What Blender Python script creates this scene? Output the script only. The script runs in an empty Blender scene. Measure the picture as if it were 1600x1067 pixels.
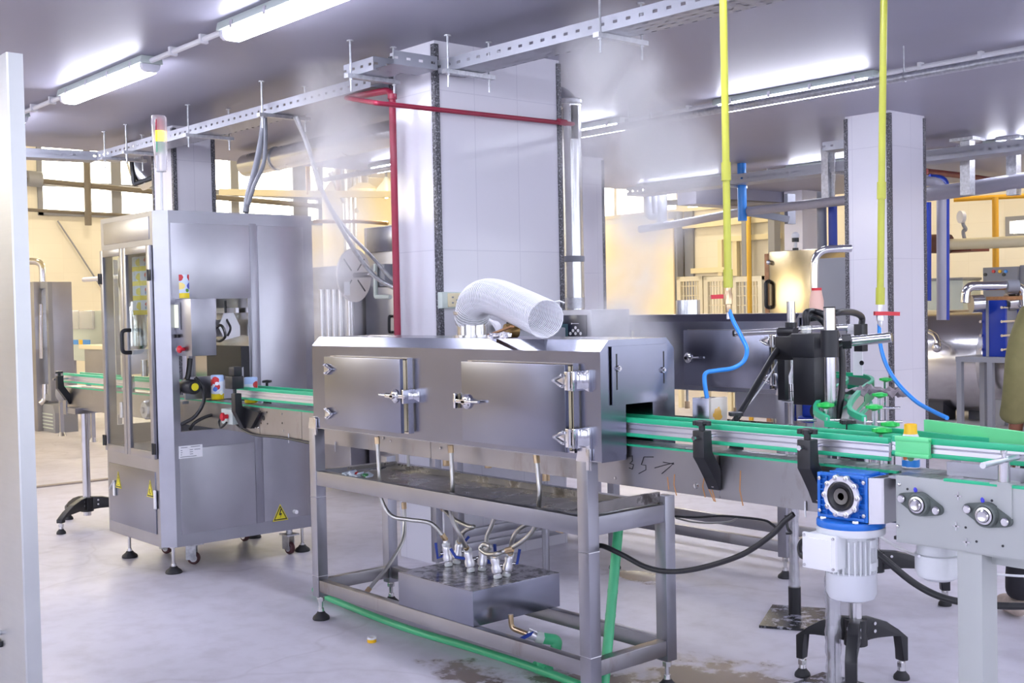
import bpy, bmesh, math, random
from mathutils import Vector as V, Matrix
from math import pi, sin, cos, radians, hypot
random.seed(7)
SC = bpy.context.scene
COL = SC.collection
# ---------------------------------------------------------------- camera (solved from the vanishing lines of the machines)
FPX, YAW, PIT, ROL, EYE = 1847.44, -0.859217, 0.0288473, -0.0197475, 1.5
CF = V((sin(YAW)*cos(PIT), cos(YAW)*cos(PIT), -sin(PIT)))
_r = V((cos(YAW), -sin(YAW), 0)); _u = _r.cross(CF)
CR = _r*cos(ROL) + _u*sin(ROL)
CU = -_r*sin(ROL) + _u*cos(ROL)
CAM = V((0, 0, EYE))

def P(x, y, /, **k):
    """the point of the hall seen at (x, y) on the plane x=, y= or z= ..., or at depth d="""
    d = CF + CR*((x-800)/FPX) - CU*((y-533.5)/FPX)
    (a, v), = k.items()
    if a == 'd':
        return CAM + d*v
    i = 'xyz'.index(a)
    return CAM + d*((v-CAM[i])/d[i])

def srgb(r, g, b):
    return tuple(((c/255)/12.92 if c <= 10 else (((c/255)+.055)/1.055)**2.4) for c in (r, g, b)) + (1,)

# ---------------------------------------------------------------- materials
def newmat(name):
    m = bpy.data.materials.new(name); m.use_nodes = True
    nt = m.node_tree
    return m, nt, nt.nodes['Principled BSDF'], nt.nodes['Material Output']
def N(nt, t, **k):
    n = nt.nodes.new(t)
    for a, v in k.items():
        if a.startswith('i_'):
            n.inputs[int(a[2:]) if a[2:].isdigit() else a[2:]].default_value = v
        else:
            setattr(n, a, v)
    return n
def ramp(nt, fac, stops):
    r = N(nt, 'ShaderNodeValToRGB')
    el = r.color_ramp.elements
    while len(el) < len(stops): el.new(0.5)
    for e, (p, c) in zip(el, stops):
        e.position = p; e.color = c if len(c) == 4 else c+(1,)
    nt.links.new(fac, r.inputs[0])
    return r
def tex(nt, scale=(1, 1, 1), kind='Object', loc=(0, 0, 0)):
    tc = N(nt, 'ShaderNodeTexCoord'); mp = N(nt, 'ShaderNodeMapping')
    mp.inputs['Scale'].default_value = scale; mp.inputs['Location'].default_value = loc
    nt.links.new(tc.outputs[kind], mp.inputs[0])
    return mp.outputs[0]
def noise(nt, vec, scale, detail=4, rough=.55):
    n = N(nt, 'ShaderNodeTexNoise'); n.inputs['Scale'].default_value = scale
    n.inputs['Detail'].default_value = detail; n.inputs['Roughness'].default_value = rough
    nt.links.new(vec, n.inputs['Vector'])
    return n.outputs['Fac']
def plain(name, col, rough=.5, metal=0, var=.0, vs=8, bump=0, spec=None, coat=0):
    m, nt, b, o = newmat(name)
    b.inputs['Base Color'].default_value = col; b.inputs['Roughness'].default_value = rough
    b.inputs['Metallic'].default_value = metal
    if spec is not None: b.inputs['Specular IOR Level'].default_value = spec
    if coat: b.inputs['Coat Weight'].default_value = coat
    if var:
        f = noise(nt, tex(nt), vs)
        lo = tuple(c*(1-var) for c in col[:3]); hi = tuple(min(1, c*(1+var)) for c in col[:3])
        r = ramp(nt, f, [(.3, lo), (.7, hi)])
        nt.links.new(r.outputs[0], b.inputs['Base Color'])
    if bump:
        bp = N(nt, 'ShaderNodeBump'); bp.inputs['Strength'].default_value = bump; bp.inputs['Distance'].default_value = .004
        nt.links.new(noise(nt, tex(nt), vs*4), bp.inputs['Height'])
        nt.links.new(bp.outputs[0], b.inputs['Normal'])
    return m
def steel(name, col, rough, streak=(3, 3, 90), amount=.12, blotch=.1, grime=None):
    m, nt, b, o = newmat(name)
    b.inputs['Metallic'].default_value = 1
    f = noise(nt, tex(nt, streak), 1.0, 3)
    f2 = noise(nt, tex(nt), 2.2, 4)
    ad = N(nt, 'ShaderNodeMath', operation='MULTIPLY_ADD'); ad.inputs[1].default_value = amount; ad.inputs[2].default_value = rough-amount*.5
    nt.links.new(f, ad.inputs[0])
    ad2 = N(nt, 'ShaderNodeMath', operation='MULTIPLY_ADD'); ad2.inputs[1].default_value = blotch
    nt.links.new(f2, ad2.inputs[0]); nt.links.new(ad.outputs[0], ad2.inputs[2])
    nt.links.new(ad2.outputs[0], b.inputs['Roughness'])
    c = col[:3]
    r = ramp(nt, f2, [(.25, tuple(x*.86 for x in c)), (.75, tuple(min(1, x*1.08) for x in c))])
    nt.links.new(r.outputs[0], b.inputs['Base Color'])
    if grime:
        g = noise(nt, tex(nt, (1, 1, .35)), 6, 6, .65)
        rr = ramp(nt, g, [(.58, (0, 0, 0)), (.74, (1, 1, 1))])
        mx = N(nt, 'ShaderNodeMix', data_type='RGBA')
        nt.links.new(rr.outputs[0], mx.inputs['Factor']); nt.links.new(r.outputs[0], mx.inputs['A']); mx.inputs['B'].default_value = grime
        nt.links.new(mx.outputs['Result'], b.inputs['Base Color'])
    return m
def glow(name, col, strength):
    m, nt, b, o = newmat(name)
    e = N(nt, 'ShaderNodeEmission'); e.inputs[0].default_value = col; e.inputs[1].default_value = strength
    nt.links.new(e.outputs[0], o.inputs[0]); return m
def clear(name, tint, mixf=.12, rough=.03, body=0, bodycol=(1, 1, 1, 1)):
    m, nt, b, o = newmat(name)
    t = N(nt, 'ShaderNodeBsdfTransparent'); t.inputs[0].default_value = tint
    g = N(nt, 'ShaderNodeBsdfGlossy'); g.inputs[0].default_value = (1, 1, 1, 1); g.inputs[1].default_value = rough
    f = N(nt, 'ShaderNodeLayerWeight'); f.inputs[0].default_value = .5
    pw = N(nt, 'ShaderNodeMath', operation='POWER'); pw.inputs[1].default_value = 4; nt.links.new(f.outputs['Facing'], pw.inputs[0])
    a = N(nt, 'ShaderNodeMath', operation='MULTIPLY_ADD'); a.inputs[1].default_value = .5; a.inputs[2].default_value = mixf; nt.links.new(pw.outputs[0], a.inputs[0])
    mx = N(nt, 'ShaderNodeMixShader'); nt.links.new(a.outputs[0], mx.inputs[0])
    src = t.outputs[0]
    if body:
        d = N(nt, 'ShaderNodeBsdfDiffuse'); d.inputs[0].default_value = bodycol
        tl = N(nt, 'ShaderNodeBsdfTranslucent'); tl.inputs[0].default_value = bodycol
        m1 = N(nt, 'ShaderNodeMixShader'); m1.inputs[0].default_value = .5
        nt.links.new(d.outputs[0], m1.inputs[1]); nt.links.new(tl.outputs[0], m1.inputs[2])
        m2 = N(nt, 'ShaderNodeMixShader'); m2.inputs[0].default_value = body
        nt.links.new(t.outputs[0], m2.inputs[1]); nt.links.new(m1.outputs[0], m2.inputs[2]); src = m2.outputs[0]
    nt.links.new(src, mx.inputs[1]); nt.links.new(g.outputs[0], mx.inputs[2]); nt.links.new(mx.outputs[0], o.inputs[0])
    return m
def spots(name, base, items, rough=.3):
    """a printed surface: base colour plus shapes given in object space. item: ('ball', centre, radius, col) or ('band', axis, lo, hi, col)"""
    m, nt, b, o = newmat(name); b.inputs['Roughness'].default_value = rough
    tc = N(nt, 'ShaderNodeTexCoord'); wob = N(nt, 'ShaderNodeTexNoise'); wob.inputs['Scale'].default_value = 60
    nt.links.new(tc.outputs['Object'], wob.inputs['Vector'])
    sp = N(nt, 'ShaderNodeSeparateXYZ'); nt.links.new(tc.outputs['Object'], sp.inputs[0])
    cur = None
    for it in items:
        if it[0] == 'ball':
            d = N(nt, 'ShaderNodeVectorMath', operation='DISTANCE'); nt.links.new(tc.outputs['Object'], d.inputs[0]); d.inputs[1].default_value = it[1]
            w = N(nt, 'ShaderNodeMath', operation='MULTIPLY_ADD'); nt.links.new(wob.outputs['Fac'], w.inputs[0]); w.inputs[1].default_value = it[2]*.5; nt.links.new(d.outputs['Value'], w.inputs[2])
            f = N(nt, 'ShaderNodeMath', operation='LESS_THAN'); nt.links.new(w.outputs[0], f.inputs[0]); f.inputs[1].default_value = it[2]*1.25
            fac = f.outputs[0]
        else:
            s_ = sp.outputs['XYZ'.index(it[1].upper())]
            w = N(nt, 'ShaderNodeMath', operation='MULTIPLY_ADD'); nt.links.new(wob.outputs['Fac'], w.inputs[0]); w.inputs[1].default_value = .006; nt.links.new(s_, w.inputs[2])
            f1 = N(nt, 'ShaderNodeMath', operation='GREATER_THAN'); nt.links.new(w.outputs[0], f1.inputs[0]); f1.inputs[1].default_value = it[2]+.003
            f2 = N(nt, 'ShaderNodeMath', operation='LESS_THAN'); nt.links.new(w.outputs[0], f2.inputs[0]); f2.inputs[1].default_value = it[3]+.003
            mm = N(nt, 'ShaderNodeMath', operation='MULTIPLY'); nt.links.new(f1.outputs[0], mm.inputs[0]); nt.links.new(f2.outputs[0], mm.inputs[1]); fac = mm.outputs[0]
        mx = N(nt, 'ShaderNodeMix', data_type='RGBA'); nt.links.new(fac, mx.inputs['Factor'])
        if cur is None: mx.inputs['A'].default_value = base
        else: nt.links.new(cur, mx.inputs['A'])
        mx.inputs['B'].default_value = it[-1]; cur = mx.outputs['Result']
    nt.links.new(cur, b.inputs['Base Color'])
    return m

M = {}
M['steel'] = steel('brushed_steel', (.385, .385, .425, 1), .28)
M['steelh'] = steel('brushed_steel_sheet', (.27, .28, .345, 1), .19, (40, 40, 1.2), .05, .06)
M['steelp'] = steel('brushed_steel_panel', (.50, .50, .54, 1), .27, (40, 40, 1.2), .05)
M['steelx'] = steel('brushed_steel_tube', (.365, .365, .40, 1), .28, (3, 60, 60))
M['steelg'] = steel('stained_steel', (.37, .36, .37, 1), .27, (3, 3, 40), grime=(.25, .22, .19, 1))
M['bright'] = steel('polished_steel', (.64, .63, .64, 1), .14)
M['chrome'] = plain('chrome', (.68, .68, .70, 1), .10, 1)
M['galv'] = plain('galvanised_steel', (.56, .57, .60, 1), .42, .85, .18, 40)
M['alu'] = plain('anodised_aluminium', (.72, .71, .75, 1), .35, .9)
M['duct'] = steel('duct_steel', (.68, .69, .70, 1), .2, (8, 8, 1))
M['greypaint'] = plain('grey_enamel', srgb(176, 179, 177), .38)
M['midgrey'] = plain('grey_paint', srgb(140, 142, 150), .5)
M['whitepaint'] = plain('white_enamel', srgb(222, 224, 226), .35)
M['whiteplastic'] = plain('white_plastic', srgb(235, 235, 238), .4)
M['black'] = plain('black_plastic', (.012, .012, .015, 1), .38)
M['rubber'] = plain('black_rubber', (.016, .016, .019, 1), .6)
M['cable'] = plain('black_cable', (.014, .014, .016, 1), .35)
M['blackgloss'] = plain('black_gloss', (.012, .014, .03, 1), .15)
M['green'] = plain('green_plastic_rail', srgb(44, 190, 138), .4)
M['greenl'] = plain('light_green_plastic', srgb(112, 226, 152), .4)
M['greenk'] = plain('green_knob', srgb(38, 196, 84), .35)
M['greenp'] = plain('green_pipe', srgb(74, 184, 128), .35, var=.06, vs=5)
M['gearblue'] = plain('blue_enamel', srgb(32, 112, 206), .3)
M['deepblue'] = plain('deep_blue_paint', srgb(24, 56, 160), .35)
M['bluehandle'] = plain('blue_handle', srgb(28, 62, 160), .4)
M['bluehose'] = plain('blue_air_hose', srgb(50, 145, 235), .3)
M['yellowpipe'] = plain('yellow_green_pvc', srgb(188, 190, 64), .3, var=.1, vs=3)
M['gaspipe'] = plain('yellow_gas_pipe', srgb(222, 168, 40), .4)
M['red'] = plain('red_plastic', srgb(206, 38, 52), .35)
M['redpipe'] = plain('red_painted_pipe', srgb(150, 34, 62), .4, var=.1, vs=6)
M['darkred'] = plain('dark_red_steel', srgb(110, 34, 30), .5)
M['yellow'] = plain('warning_yellow', srgb(228, 214, 40), .4)
M['orangecap'] = plain('yellow_cap', srgb(250, 196, 20), .35)
M['cream'] = plain('cream_enamel', srgb(226, 214, 178), .5)
M['wood'] = plain('wood_handle', srgb(168, 120, 78), .5, var=.2, vs=20)
M['kraft'] = plain('brown_tin', srgb(150, 120, 70), .3, .6)
M['fabricwhite'] = plain('white_cloth', srgb(228, 226, 232), .8)
M['foil'] = plain('foil', (.85, .85, .9, 1), .2, .9, bump=.6, vs=40)
M['brassy'] = plain('brass_nut', (.62, .46, .28, 1), .3, 1)
M['pale'] = plain('pale_grey_plastic', srgb(198, 208, 202), .4)
M['glass'] = clear('clear_door_glass', (.93, .95, .94, 1), .04)
M['acrylic'] = clear('clear_acrylic', (.9, .92, .9, 1), .1, .05, .12, (.9, .85, .75, 1))
M['film'] = clear('plastic_wrap', (.92, .92, .95, 1), .18, .16, .30, (.85, .85, .9, 1))
M['bag'] = clear('thin_plastic_bag', (.95, .94, .97, 1), .06, .2, .38, (.95, .93, .97, 1))
M['spiral'] = clear('clear_pvc_duct', (.92, .92, .95, 1), .06, .2, .42, (.92, .92, .95, 1))
M['spiralw'] = plain('white_helix', srgb(246, 246, 250), .4)
M['braid'] = steel('braided_hose', (.60, .59, .56, 1), .35, (220, 220, 220), .3)
M['tape'] = plain('white_thread_tape', srgb(238, 240, 240), .6)
M['screen'] = glow('lit_screen', (.72, .76, .68, 1), .9)
M['lampshade'] = plain('clear_lamp_end', srgb(225, 225, 235), .2)
M['lamp'] = glow('lit_tube_diffuser', (.83, .85, 1.0, 1), 30)
M['amberlamp'] = glow('lit_amber_lens', (1, .50, .02, 1), 4)
M['pipegrey'] = plain('lavender_grey_pipe', srgb(158, 156, 168), .45)
M['dimbrown'] = plain('dark_taupe_pipe', srgb(112, 104, 94), .55)
M['redlens'] = plain('red_lens', srgb(200, 70, 90), .2)
M['greenlens'] = plain('green_lens', srgb(70, 170, 130), .2)
M['shirt'] = plain('olive_cotton', srgb(132, 124, 80), .85, var=.1, vs=12, bump=.3)
M['skin'] = plain('skin', srgb(170, 110, 84), .5)
M['trousers'] = plain('dark_trousers', srgb(34, 32, 38), .85)
M['hair'] = plain('black_hair', srgb(24, 20, 18), .6)
M['shoe'] = plain('grey_beige_shoe', srgb(176, 160, 148), .7, var=.15, vs=30)
M['plasticbag'] = plain('crumpled_grey_plastic', srgb(150, 140, 145), .35, bump=.5, vs=20)
def m_window():
    return glow('bright_daylight_pane', (1, .93, .76, 1), 7.0)
M['window'] = m_window()
M['addedwindow'] = glow('added_cool_pane', (.82, .86, 1, 1), 2.6)  # panes of the windows added behind the viewer as extra light

def m_floor():
    m, nt, b, o = newmat('wet_concrete_floor')
    v = tex(nt)
    big = noise(nt, v, .55, 6, .6); fine = noise(nt, v, 7, 6, .6)
    base = ramp(nt, big, [(.3, srgb(190, 186, 194)), (.5, srgb(206, 202, 212)), (.7, srgb(214, 211, 222))])
    fr = ramp(nt, fine, [(.32, (.78, .76, .75)), (.55, (1, 1, 1))])
    mul = N(nt, 'ShaderNodeMix', data_type='RGBA', blend_type='MULTIPLY'); mul.inputs['Factor'].default_value = .55
    nt.links.new(base.outputs[0], mul.inputs['A']); nt.links.new(fr.outputs[0], mul.inputs['B'])
    # cracks / old joints
    vo = N(nt, 'ShaderNodeTexVoronoi', feature='DISTANCE_TO_EDGE'); vo.inputs['Scale'].default_value = .5
    wv = N(nt, 'ShaderNodeVectorMath', operation='ADD'); nz = N(nt, 'ShaderNodeTexNoise'); nz.inputs['Scale'].default_value = 1.6
    nt.links.new(v, nz.inputs['Vector']); sc = N(nt, 'ShaderNodeVectorMath', operation='SCALE'); sc.inputs['Scale'].default_value = .9
    nt.links.new(nz.outputs['Color'], sc.inputs[0]); nt.links.new(v, wv.inputs[0]); nt.links.new(sc.outputs[0], wv.inputs[1]); nt.links.new(wv.outputs[0], vo.inputs['Vector'])
    ck = ramp(nt, vo.outputs['Distance'], [(.0, (.82, .8, .8)), (.012, (1, 1, 1))])
    mul2 = N(nt, 'ShaderNodeMix', data_type='RGBA', blend_type='MULTIPLY'); mul2.inputs['Factor'].default_value = .6
    nt.links.new(mul.outputs['Result'], mul2.inputs['A']); nt.links.new(ck.outputs[0], mul2.inputs['B'])
    cur = mul2.outputs['Result']; wet = None
    # puddles and damp stains that lie where the tunnels drip: (x, y, radius, threshold)
    for (x, y, r, sx, sy) in ((-3.0, 3.62, .62, 1.1, .8), (-3.75, 2.98, .5, 1, .4), (-3.5, 2.72, .33, 1, .6), (-3.35, 3.25, .4, 1, .8), (-4.5, 4.75, .30, 1.4, .7)):
        mp = tex(nt, (1/(r*sx), 1/(r*sy), 1), 'Object', (-x/(r*sx), -y/(r*sy), 0))
        g = N(nt, 'ShaderNodeTexGradient', gradient_type='SPHERICAL'); nt.links.new(mp, g.inputs[0])
        if wet is None: wet = g.outputs['Fac']
        else:
            mxm = N(nt, 'ShaderNodeMath', operation='MAXIMUM'); nt.links.new(wet, mxm.inputs[0]); nt.links.new(g.outputs['Fac'], mxm.inputs[1]); wet = mxm.outputs[0]
    nn = noise(nt, v, 5.5, 6, .6)
    ad = N(nt, 'ShaderNodeMath', operation='MULTIPLY_ADD'); nt.links.new(wet, ad.inputs[0]); ad.inputs[1].default_value = .55; nt.links.new(nn, ad.inputs[2])
    wr = ramp(nt, ad.outputs[0], [(.72, (0, 0, 0)), (.84, (1, 1, 1))])
    gate = N(nt, 'ShaderNodeMath', operation='GREATER_THAN'); nt.links.new(wet, gate.inputs[0]); gate.inputs[1].default_value = .03
    wm = N(nt, 'ShaderNodeMath', operation='MULTIPLY'); nt.links.new(wr.outputs[0], wm.inputs[0]); nt.links.new(gate.outputs[0], wm.inputs[1])
    mx = N(nt, 'ShaderNodeMix', data_type='RGBA'); nt.links.new(wm.outputs[0], mx.inputs['Factor']); nt.links.new(cur, mx.inputs['A'])
    mx.inputs['B'].default_value = srgb(128, 114, 110)
    nt.links.new(mx.outputs['Result'], b.inputs['Base Color'])
    rr = N(nt, 'ShaderNodeMapRange'); rr.inputs['To Min'].default_value = .42; rr.inputs['To Max'].default_value = .22
    nt.links.new(wm.outputs[0], rr.inputs[0]); nt.links.new(rr.outputs[0], b.inputs['Roughness'])
    return m
M['floor'] = m_floor()
M['ceiling'] = plain('grey_ceiling_paint', srgb(154, 153, 169), .45, var=.05, vs=.7)
def m_tiles(name, col, mortar, w, h, rough, off=0):
    m, nt, b, o = newmat(name)
    tc = N(nt, 'ShaderNodeTexCoord'); g = N(nt, 'ShaderNodeNewGeometry')
    sp = N(nt, 'ShaderNodeSeparateXYZ'); nt.links.new(tc.outputs['Object'], sp.inputs[0])
    ad = N(nt, 'ShaderNodeMath', operation='ADD'); nt.links.new(sp.outputs[0], ad.inputs[0]); nt.links.new(sp.outputs[1], ad.inputs[1])
    cb = N(nt, 'ShaderNodeCombineXYZ'); nt.links.new(ad.outputs[0], cb.inputs[0]); nt.links.new(sp.outputs[2], cb.inputs[1])
    br = N(nt, 'ShaderNodeTexBrick', offset=0, squash=1); br.inputs['Scale'].default_value = 1
    br.inputs['Brick Width'].default_value = w; br.inputs['Row Height'].default_value = h; br.inputs['Mortar Size'].default_value = .003
    br.inputs['Color1'].default_value = col; br.inputs['Color2'].default_value = tuple(c*.975 for c in col[:3])+(1,); br.inputs['Mortar'].default_value = mortar
    nt.links.new(cb.outputs[0], br.inputs['Vector']); nt.links.new(br.outputs['Color'], b.inputs['Base Color'])
    b.inputs['Roughness'].default_value = rough
    return m
M['coltile'] = m_tiles('white_column_tiles', srgb(222, 220, 228), srgb(208, 206, 216), .335, .92, .12)
M['walltile'] = m_tiles('cream_wall_tiles', srgb(230, 224, 208), srgb(223, 216, 199), .6, .3, .22)
def m_granite():
    m, nt, b, o = newmat('speckled_granite_strip')
    r = ramp(nt, noise(nt, tex(nt), 90, 3, .7), [(.35, (.02, .02, .025)), (.55, (.10, .10, .12)), (.7, (.45, .45, .5))])
    nt.links.new(r.outputs[0], b.inputs['Base Color']); b.inputs['Roughness'].default_value = .35
    return m
M['granite'] = m_granite()
def m_tray():
    """galvanised cable tray with rows of slots (see-through)"""
    m, nt, b, o = newmat('slotted_tray')
    b.inputs['Metallic'].default_value = .45; b.inputs['Base Color'].default_value = (.40, .41, .46, 1); b.inputs['Roughness'].default_value = .42
    tc = N(nt, 'ShaderNodeTexCoord'); sp = N(nt, 'ShaderNodeSeparateXYZ'); nt.links.new(tc.outputs['UV'], sp.inputs[0])
    fr = N(nt, 'ShaderNodeMath', operation='FRACT'); nt.links.new(sp.outputs[0], fr.inputs[0])
    a = N(nt, 'ShaderNodeMath', operation='LESS_THAN'); nt.links.new(fr.outputs[0], a.inputs[0]); a.inputs[1].default_value = .36
    fr2 = N(nt, 'ShaderNodeMath', operation='FRACT'); nt.links.new(sp.outputs[1], fr2.inputs[0])
    sb = N(nt, 'ShaderNodeMath', operation='SUBTRACT'); nt.links.new(fr2.outputs[0], sb.inputs[0]); sb.inputs[1].default_value = .5
    ab = N(nt, 'ShaderNodeMath', operation='ABSOLUTE'); nt.links.new(sb.outputs[0], ab.inputs[0])
    c = N(nt, 'ShaderNodeMath', operation='LESS_THAN'); nt.links.new(ab.outputs[0], c.inputs[0]); c.inputs[1].default_value = .10
    mm = N(nt, 'ShaderNodeMath', operation='MULTIPLY'); nt.links.new(a.outputs[0], mm.inputs[0]); nt.links.new(c.outputs[0], mm.inputs[1])
    t = N(nt, 'ShaderNodeBsdfTransparent'); mx = N(nt, 'ShaderNodeMixShader')
    nt.links.new(mm.outputs[0], mx.inputs[0]); nt.links.new(b.outputs[0], mx.inputs[1]); nt.links.new(t.outputs[0], mx.inputs[2]); nt.links.new(mx.outputs[0], o.inputs[0])
    return m
M['tray'] = m_tray()
def m_wettray():
    m, nt, b, o = newmat('wet_drip_tray'); b.inputs['Metallic'].default_value = .55
    n1 = noise(nt, tex(nt), 7, 6, .6)
    r = ramp(nt, n1, [(.3, (.25, .235, .225)), (.55, (.30, .28, .265)), (.62, (.10, .088, .08))])
    nt.links.new(r.outputs[0], b.inputs['Base Color'])
    r2 = ramp(nt, n1, [(.45, (.42, .42, .42)), (.62, (.16, .16, .16))]); nt.links.new(r2.outputs[0], b.inputs['Roughness'])
    return m
M['wettray'] = m_wettray()
def m_boxtop():
    m, nt, b, o = newmat('splashed_steel'); b.inputs['Metallic'].default_value = 1
    n1 = noise(nt, tex(nt), 24, 5, .7)
    r = ramp(nt, n1, [(.46, (.50, .49, .51)), (.56, (.07, .065, .065))]); nt.links.new(r.outputs[0], b.inputs['Base Color'])
    b.inputs['Roughness'].default_value = .22
    return m
M['splash'] = m_boxtop()
def m_plate():
    m, nt, b, o = newmat('splashed_black_plate')
    r = ramp(nt, noise(nt, tex(nt), 22, 5, .7), [(.42, (.008, .008, .01)), (.52, (.03, .03, .036)), (.60, (.30, .30, .36))])
    nt.links.new(r.outputs[0], b.inputs['Base Color']); b.inputs['Roughness'].default_value = .25
    return m
M['blackplate'] = m_plate()

# ---------------------------------------------------------------- mesh building
class B:
    def __init__(s): s.bm = bmesh.new(); s.uv = None
    def _add(s, t, mat=None):
        if mat is not None: bmesh.ops.transform(t, matrix=mat, verts=t.verts[:])
        me = bpy.data.meshes.new('t'); t.to_mesh(me); t.free(); s.bm.from_mesh(me); bpy.data.meshes.remove(me)
        return s
    def box(s, a, b, bev=0, mat=None, seg=2):
        a, b = V(a), V(b); t = bmesh.new()
        bmesh.ops.create_cube(t, size=1, matrix=Matrix.Translation((a+b)/2) @ Matrix.Diagonal((*[max(abs(x), 1e-5) for x in (b-a)], 1)))
        if bev: bmesh.ops.bevel(t, geom=t.edges[:], offset=bev, segments=seg, affect='EDGES', profile=.6)
        return s._add(t, mat)
    def obox(s, c, ax, ay, az, bev=0):
        """box about c with half-vectors"""
        ax, ay, az = V(ax), V(ay), V(az)
        m = Matrix.Identity(4)
        for i in range(3): m[i][0], m[i][1], m[i][2], m[i][3] = ax[i]*2, ay[i]*2, az[i]*2, c[i]
        t = bmesh.new(); bmesh.ops.create_cube(t, size=1, matrix=m)
        if bev: bmesh.ops.bevel(t, geom=t.edges[:], offset=bev, segments=2, affect='EDGES', profile=.6)
        return s._add(t)
    def tube(s, pts, r, n=10, caps=True):
        pts = [V(p) for p in pts]; t = bmesh.new(); rings = []
        up = None
        for i, p in enumerate(pts):
            d = (pts[min(i+1, len(pts)-1)] - pts[max(i-1, 0)])
            if d.length < 1e-9: d = V((0, 0, 1))
            d.normalize()
            if up is None: up = d.orthogonal().normalized()
            else:
                up = up - d*up.dot(d)
                up = up.normalized() if up.length > 1e-6 else d.orthogonal().normalized()
            w = d.cross(up); rr = r[i] if isinstance(r, (list, tuple)) else r
            rings.append([t.verts.new(p + (up*cos(2*pi*k/n) + w*sin(2*pi*k/n))*rr) for k in range(n)])
        for a, b in zip(rings, rings[1:]):
            for k in range(n): t.faces.new((a[k], a[(k+1) % n], b[(k+1) % n], b[k]))
        if caps: t.faces.new(rings[0][::-1]); t.faces.new(rings[-1])
        return s._add(t)
    def cyl(s, p0, p1, r, r2=None, n=16):
        return s.tube([p0, p1], [r, r if r2 is None else r2], n)
    def lathe(s, prof, c, axis=(0, 0, 1), n=24):
        t = bmesh.new(); rings = []
        for r, h in prof:
            if r < 1e-6: rings.append([t.verts.new((0, 0, h))])
            else: rings.append([t.verts.new((r*cos(2*pi*k/n), r*sin(2*pi*k/n), h)) for k in range(n)])
        for a, b in zip(rings, rings[1:]):
            for k in range(n):
                q = (a[k % len(a)], a[(k+1) % len(a)], b[(k+1) % len(b)], b[k % len(b)])
                f = []
                for v in q:
                    if v not in f: f.append(v)
                if len(f) > 2: t.faces.new(f)
        for rg, rev in ((rings[0], True), (rings[-1], False)):
            if len(rg) > 2: t.faces.new(rg[::-1] if rev else rg)
        q = V((0, 0, 1)).rotation_difference(V(axis)).to_matrix().to_4x4()
        return s._add(t, Matrix.Translation(V(c)) @ q)
    def prism(s, poly, axis, a0, a1, bev=0):
        t = bmesh.new()
        def pt(q, h): return {'x': (h, q[0], q[1]), 'y': (q[0], h, q[1]), 'z': (q[0], q[1], h)}[axis]
        lo = [t.verts.new(pt(q, a0)) for q in poly]; hi = [t.verts.new(pt(q, a1)) for q in poly]
        n = len(poly)
        t.faces.new(lo[::-1]); t.faces.new(hi)
        for k in range(n): t.faces.new((lo[k], lo[(k+1) % n], hi[(k+1) % n], hi[k]))
        if bev: bmesh.ops.bevel(t, geom=t.edges[:], offset=bev, segments=2, affect='EDGES', profile=.6)
        return s._add(t)
    def ring(s, x0, x1, z0, z1, w, y0, y1, bev=0):
        """rectangular frame in the xz plane, bar width w"""
        s.box((x0, y0, z0), (x0+w, y1, z1), bev); s.box((x1-w, y0, z0), (x1, y1, z1), bev)
        s.box((x0+w, y0, z0), (x1-w, y1, z0+w), bev); s.box((x0+w, y0, z1-w), (x1-w, y1, z1), bev)
        return s
    def sphere(s, c, r, n=12, sc=(1, 1, 1)):
        t = bmesh.new(); bmesh.ops.create_uvsphere(t, u_segments=n, v_segments=max(6, n//2), radius=r)
        return s._add(t, Matrix.Translation(V(c)) @ Matrix.Diagonal((*sc, 1)))
    def ribbon(s, pts, w, h):
        """flat bar of section w (sideways, horizontal) x h (up) along a path"""
        pts = [V(p) for p in pts]; t = bmesh.new(); rings = []
        for i, p in enumerate(pts):
            d = pts[min(i+1, len(pts)-1)] - pts[max(i-1, 0)]; d.normalize()
            sd = d.cross(V((0, 0, 1)))
            sd = sd.normalized() if sd.length > 1e-5 else V((1, 0, 0))
            up = sd.cross(d).normalized()
            rings.append([t.verts.new(p + sd*w/2*a + up*h/2*b) for a, b in ((-1, -1), (1, -1), (1, 1), (-1, 1))])
        for a, b in zip(rings, rings[1:]):
            for k in range(4): t.faces.new((a[k], a[(k+1) % 4], b[(k+1) % 4], b[k]))
        t.faces.new(rings[0][::-1]); t.faces.new(rings[-1])
        return s._add(t)

def spl(pts, k=8):
    pts = [V(p) for p in pts]; out = []
    for i in range(len(pts)-1):
        p0, p1, p2, p3 = pts[max(i-1, 0)], pts[i], pts[i+1], pts[min(i+2, len(pts)-1)]
        for j in range(k):
            t = j/k
            out.append(.5*((2*p1) + (p2-p0)*t + (2*p0-5*p1+4*p2-p3)*t*t + (3*p1-p0-3*p2+p3)*t**3))
    return out + [pts[-1]]

def bend(pts, r, k=6):
    """polyline with rounded corners"""
    pts = [V(p) for p in pts]; out = [pts[0]]
    for a, b, c in zip(pts, pts[1:], pts[2:]):
        u, w = (a-b).normalized(), (c-b).normalized()
        rr = min(r, (a-b).length*.49, (c-b).length*.49)
        for j in range(k+1):
            t = j/k
            out.append((b+u*rr)*(1-t)**2 + b*2*t*(1-t) + (b+w*rr)*t*t)
    return out + [pts[-1]]

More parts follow.
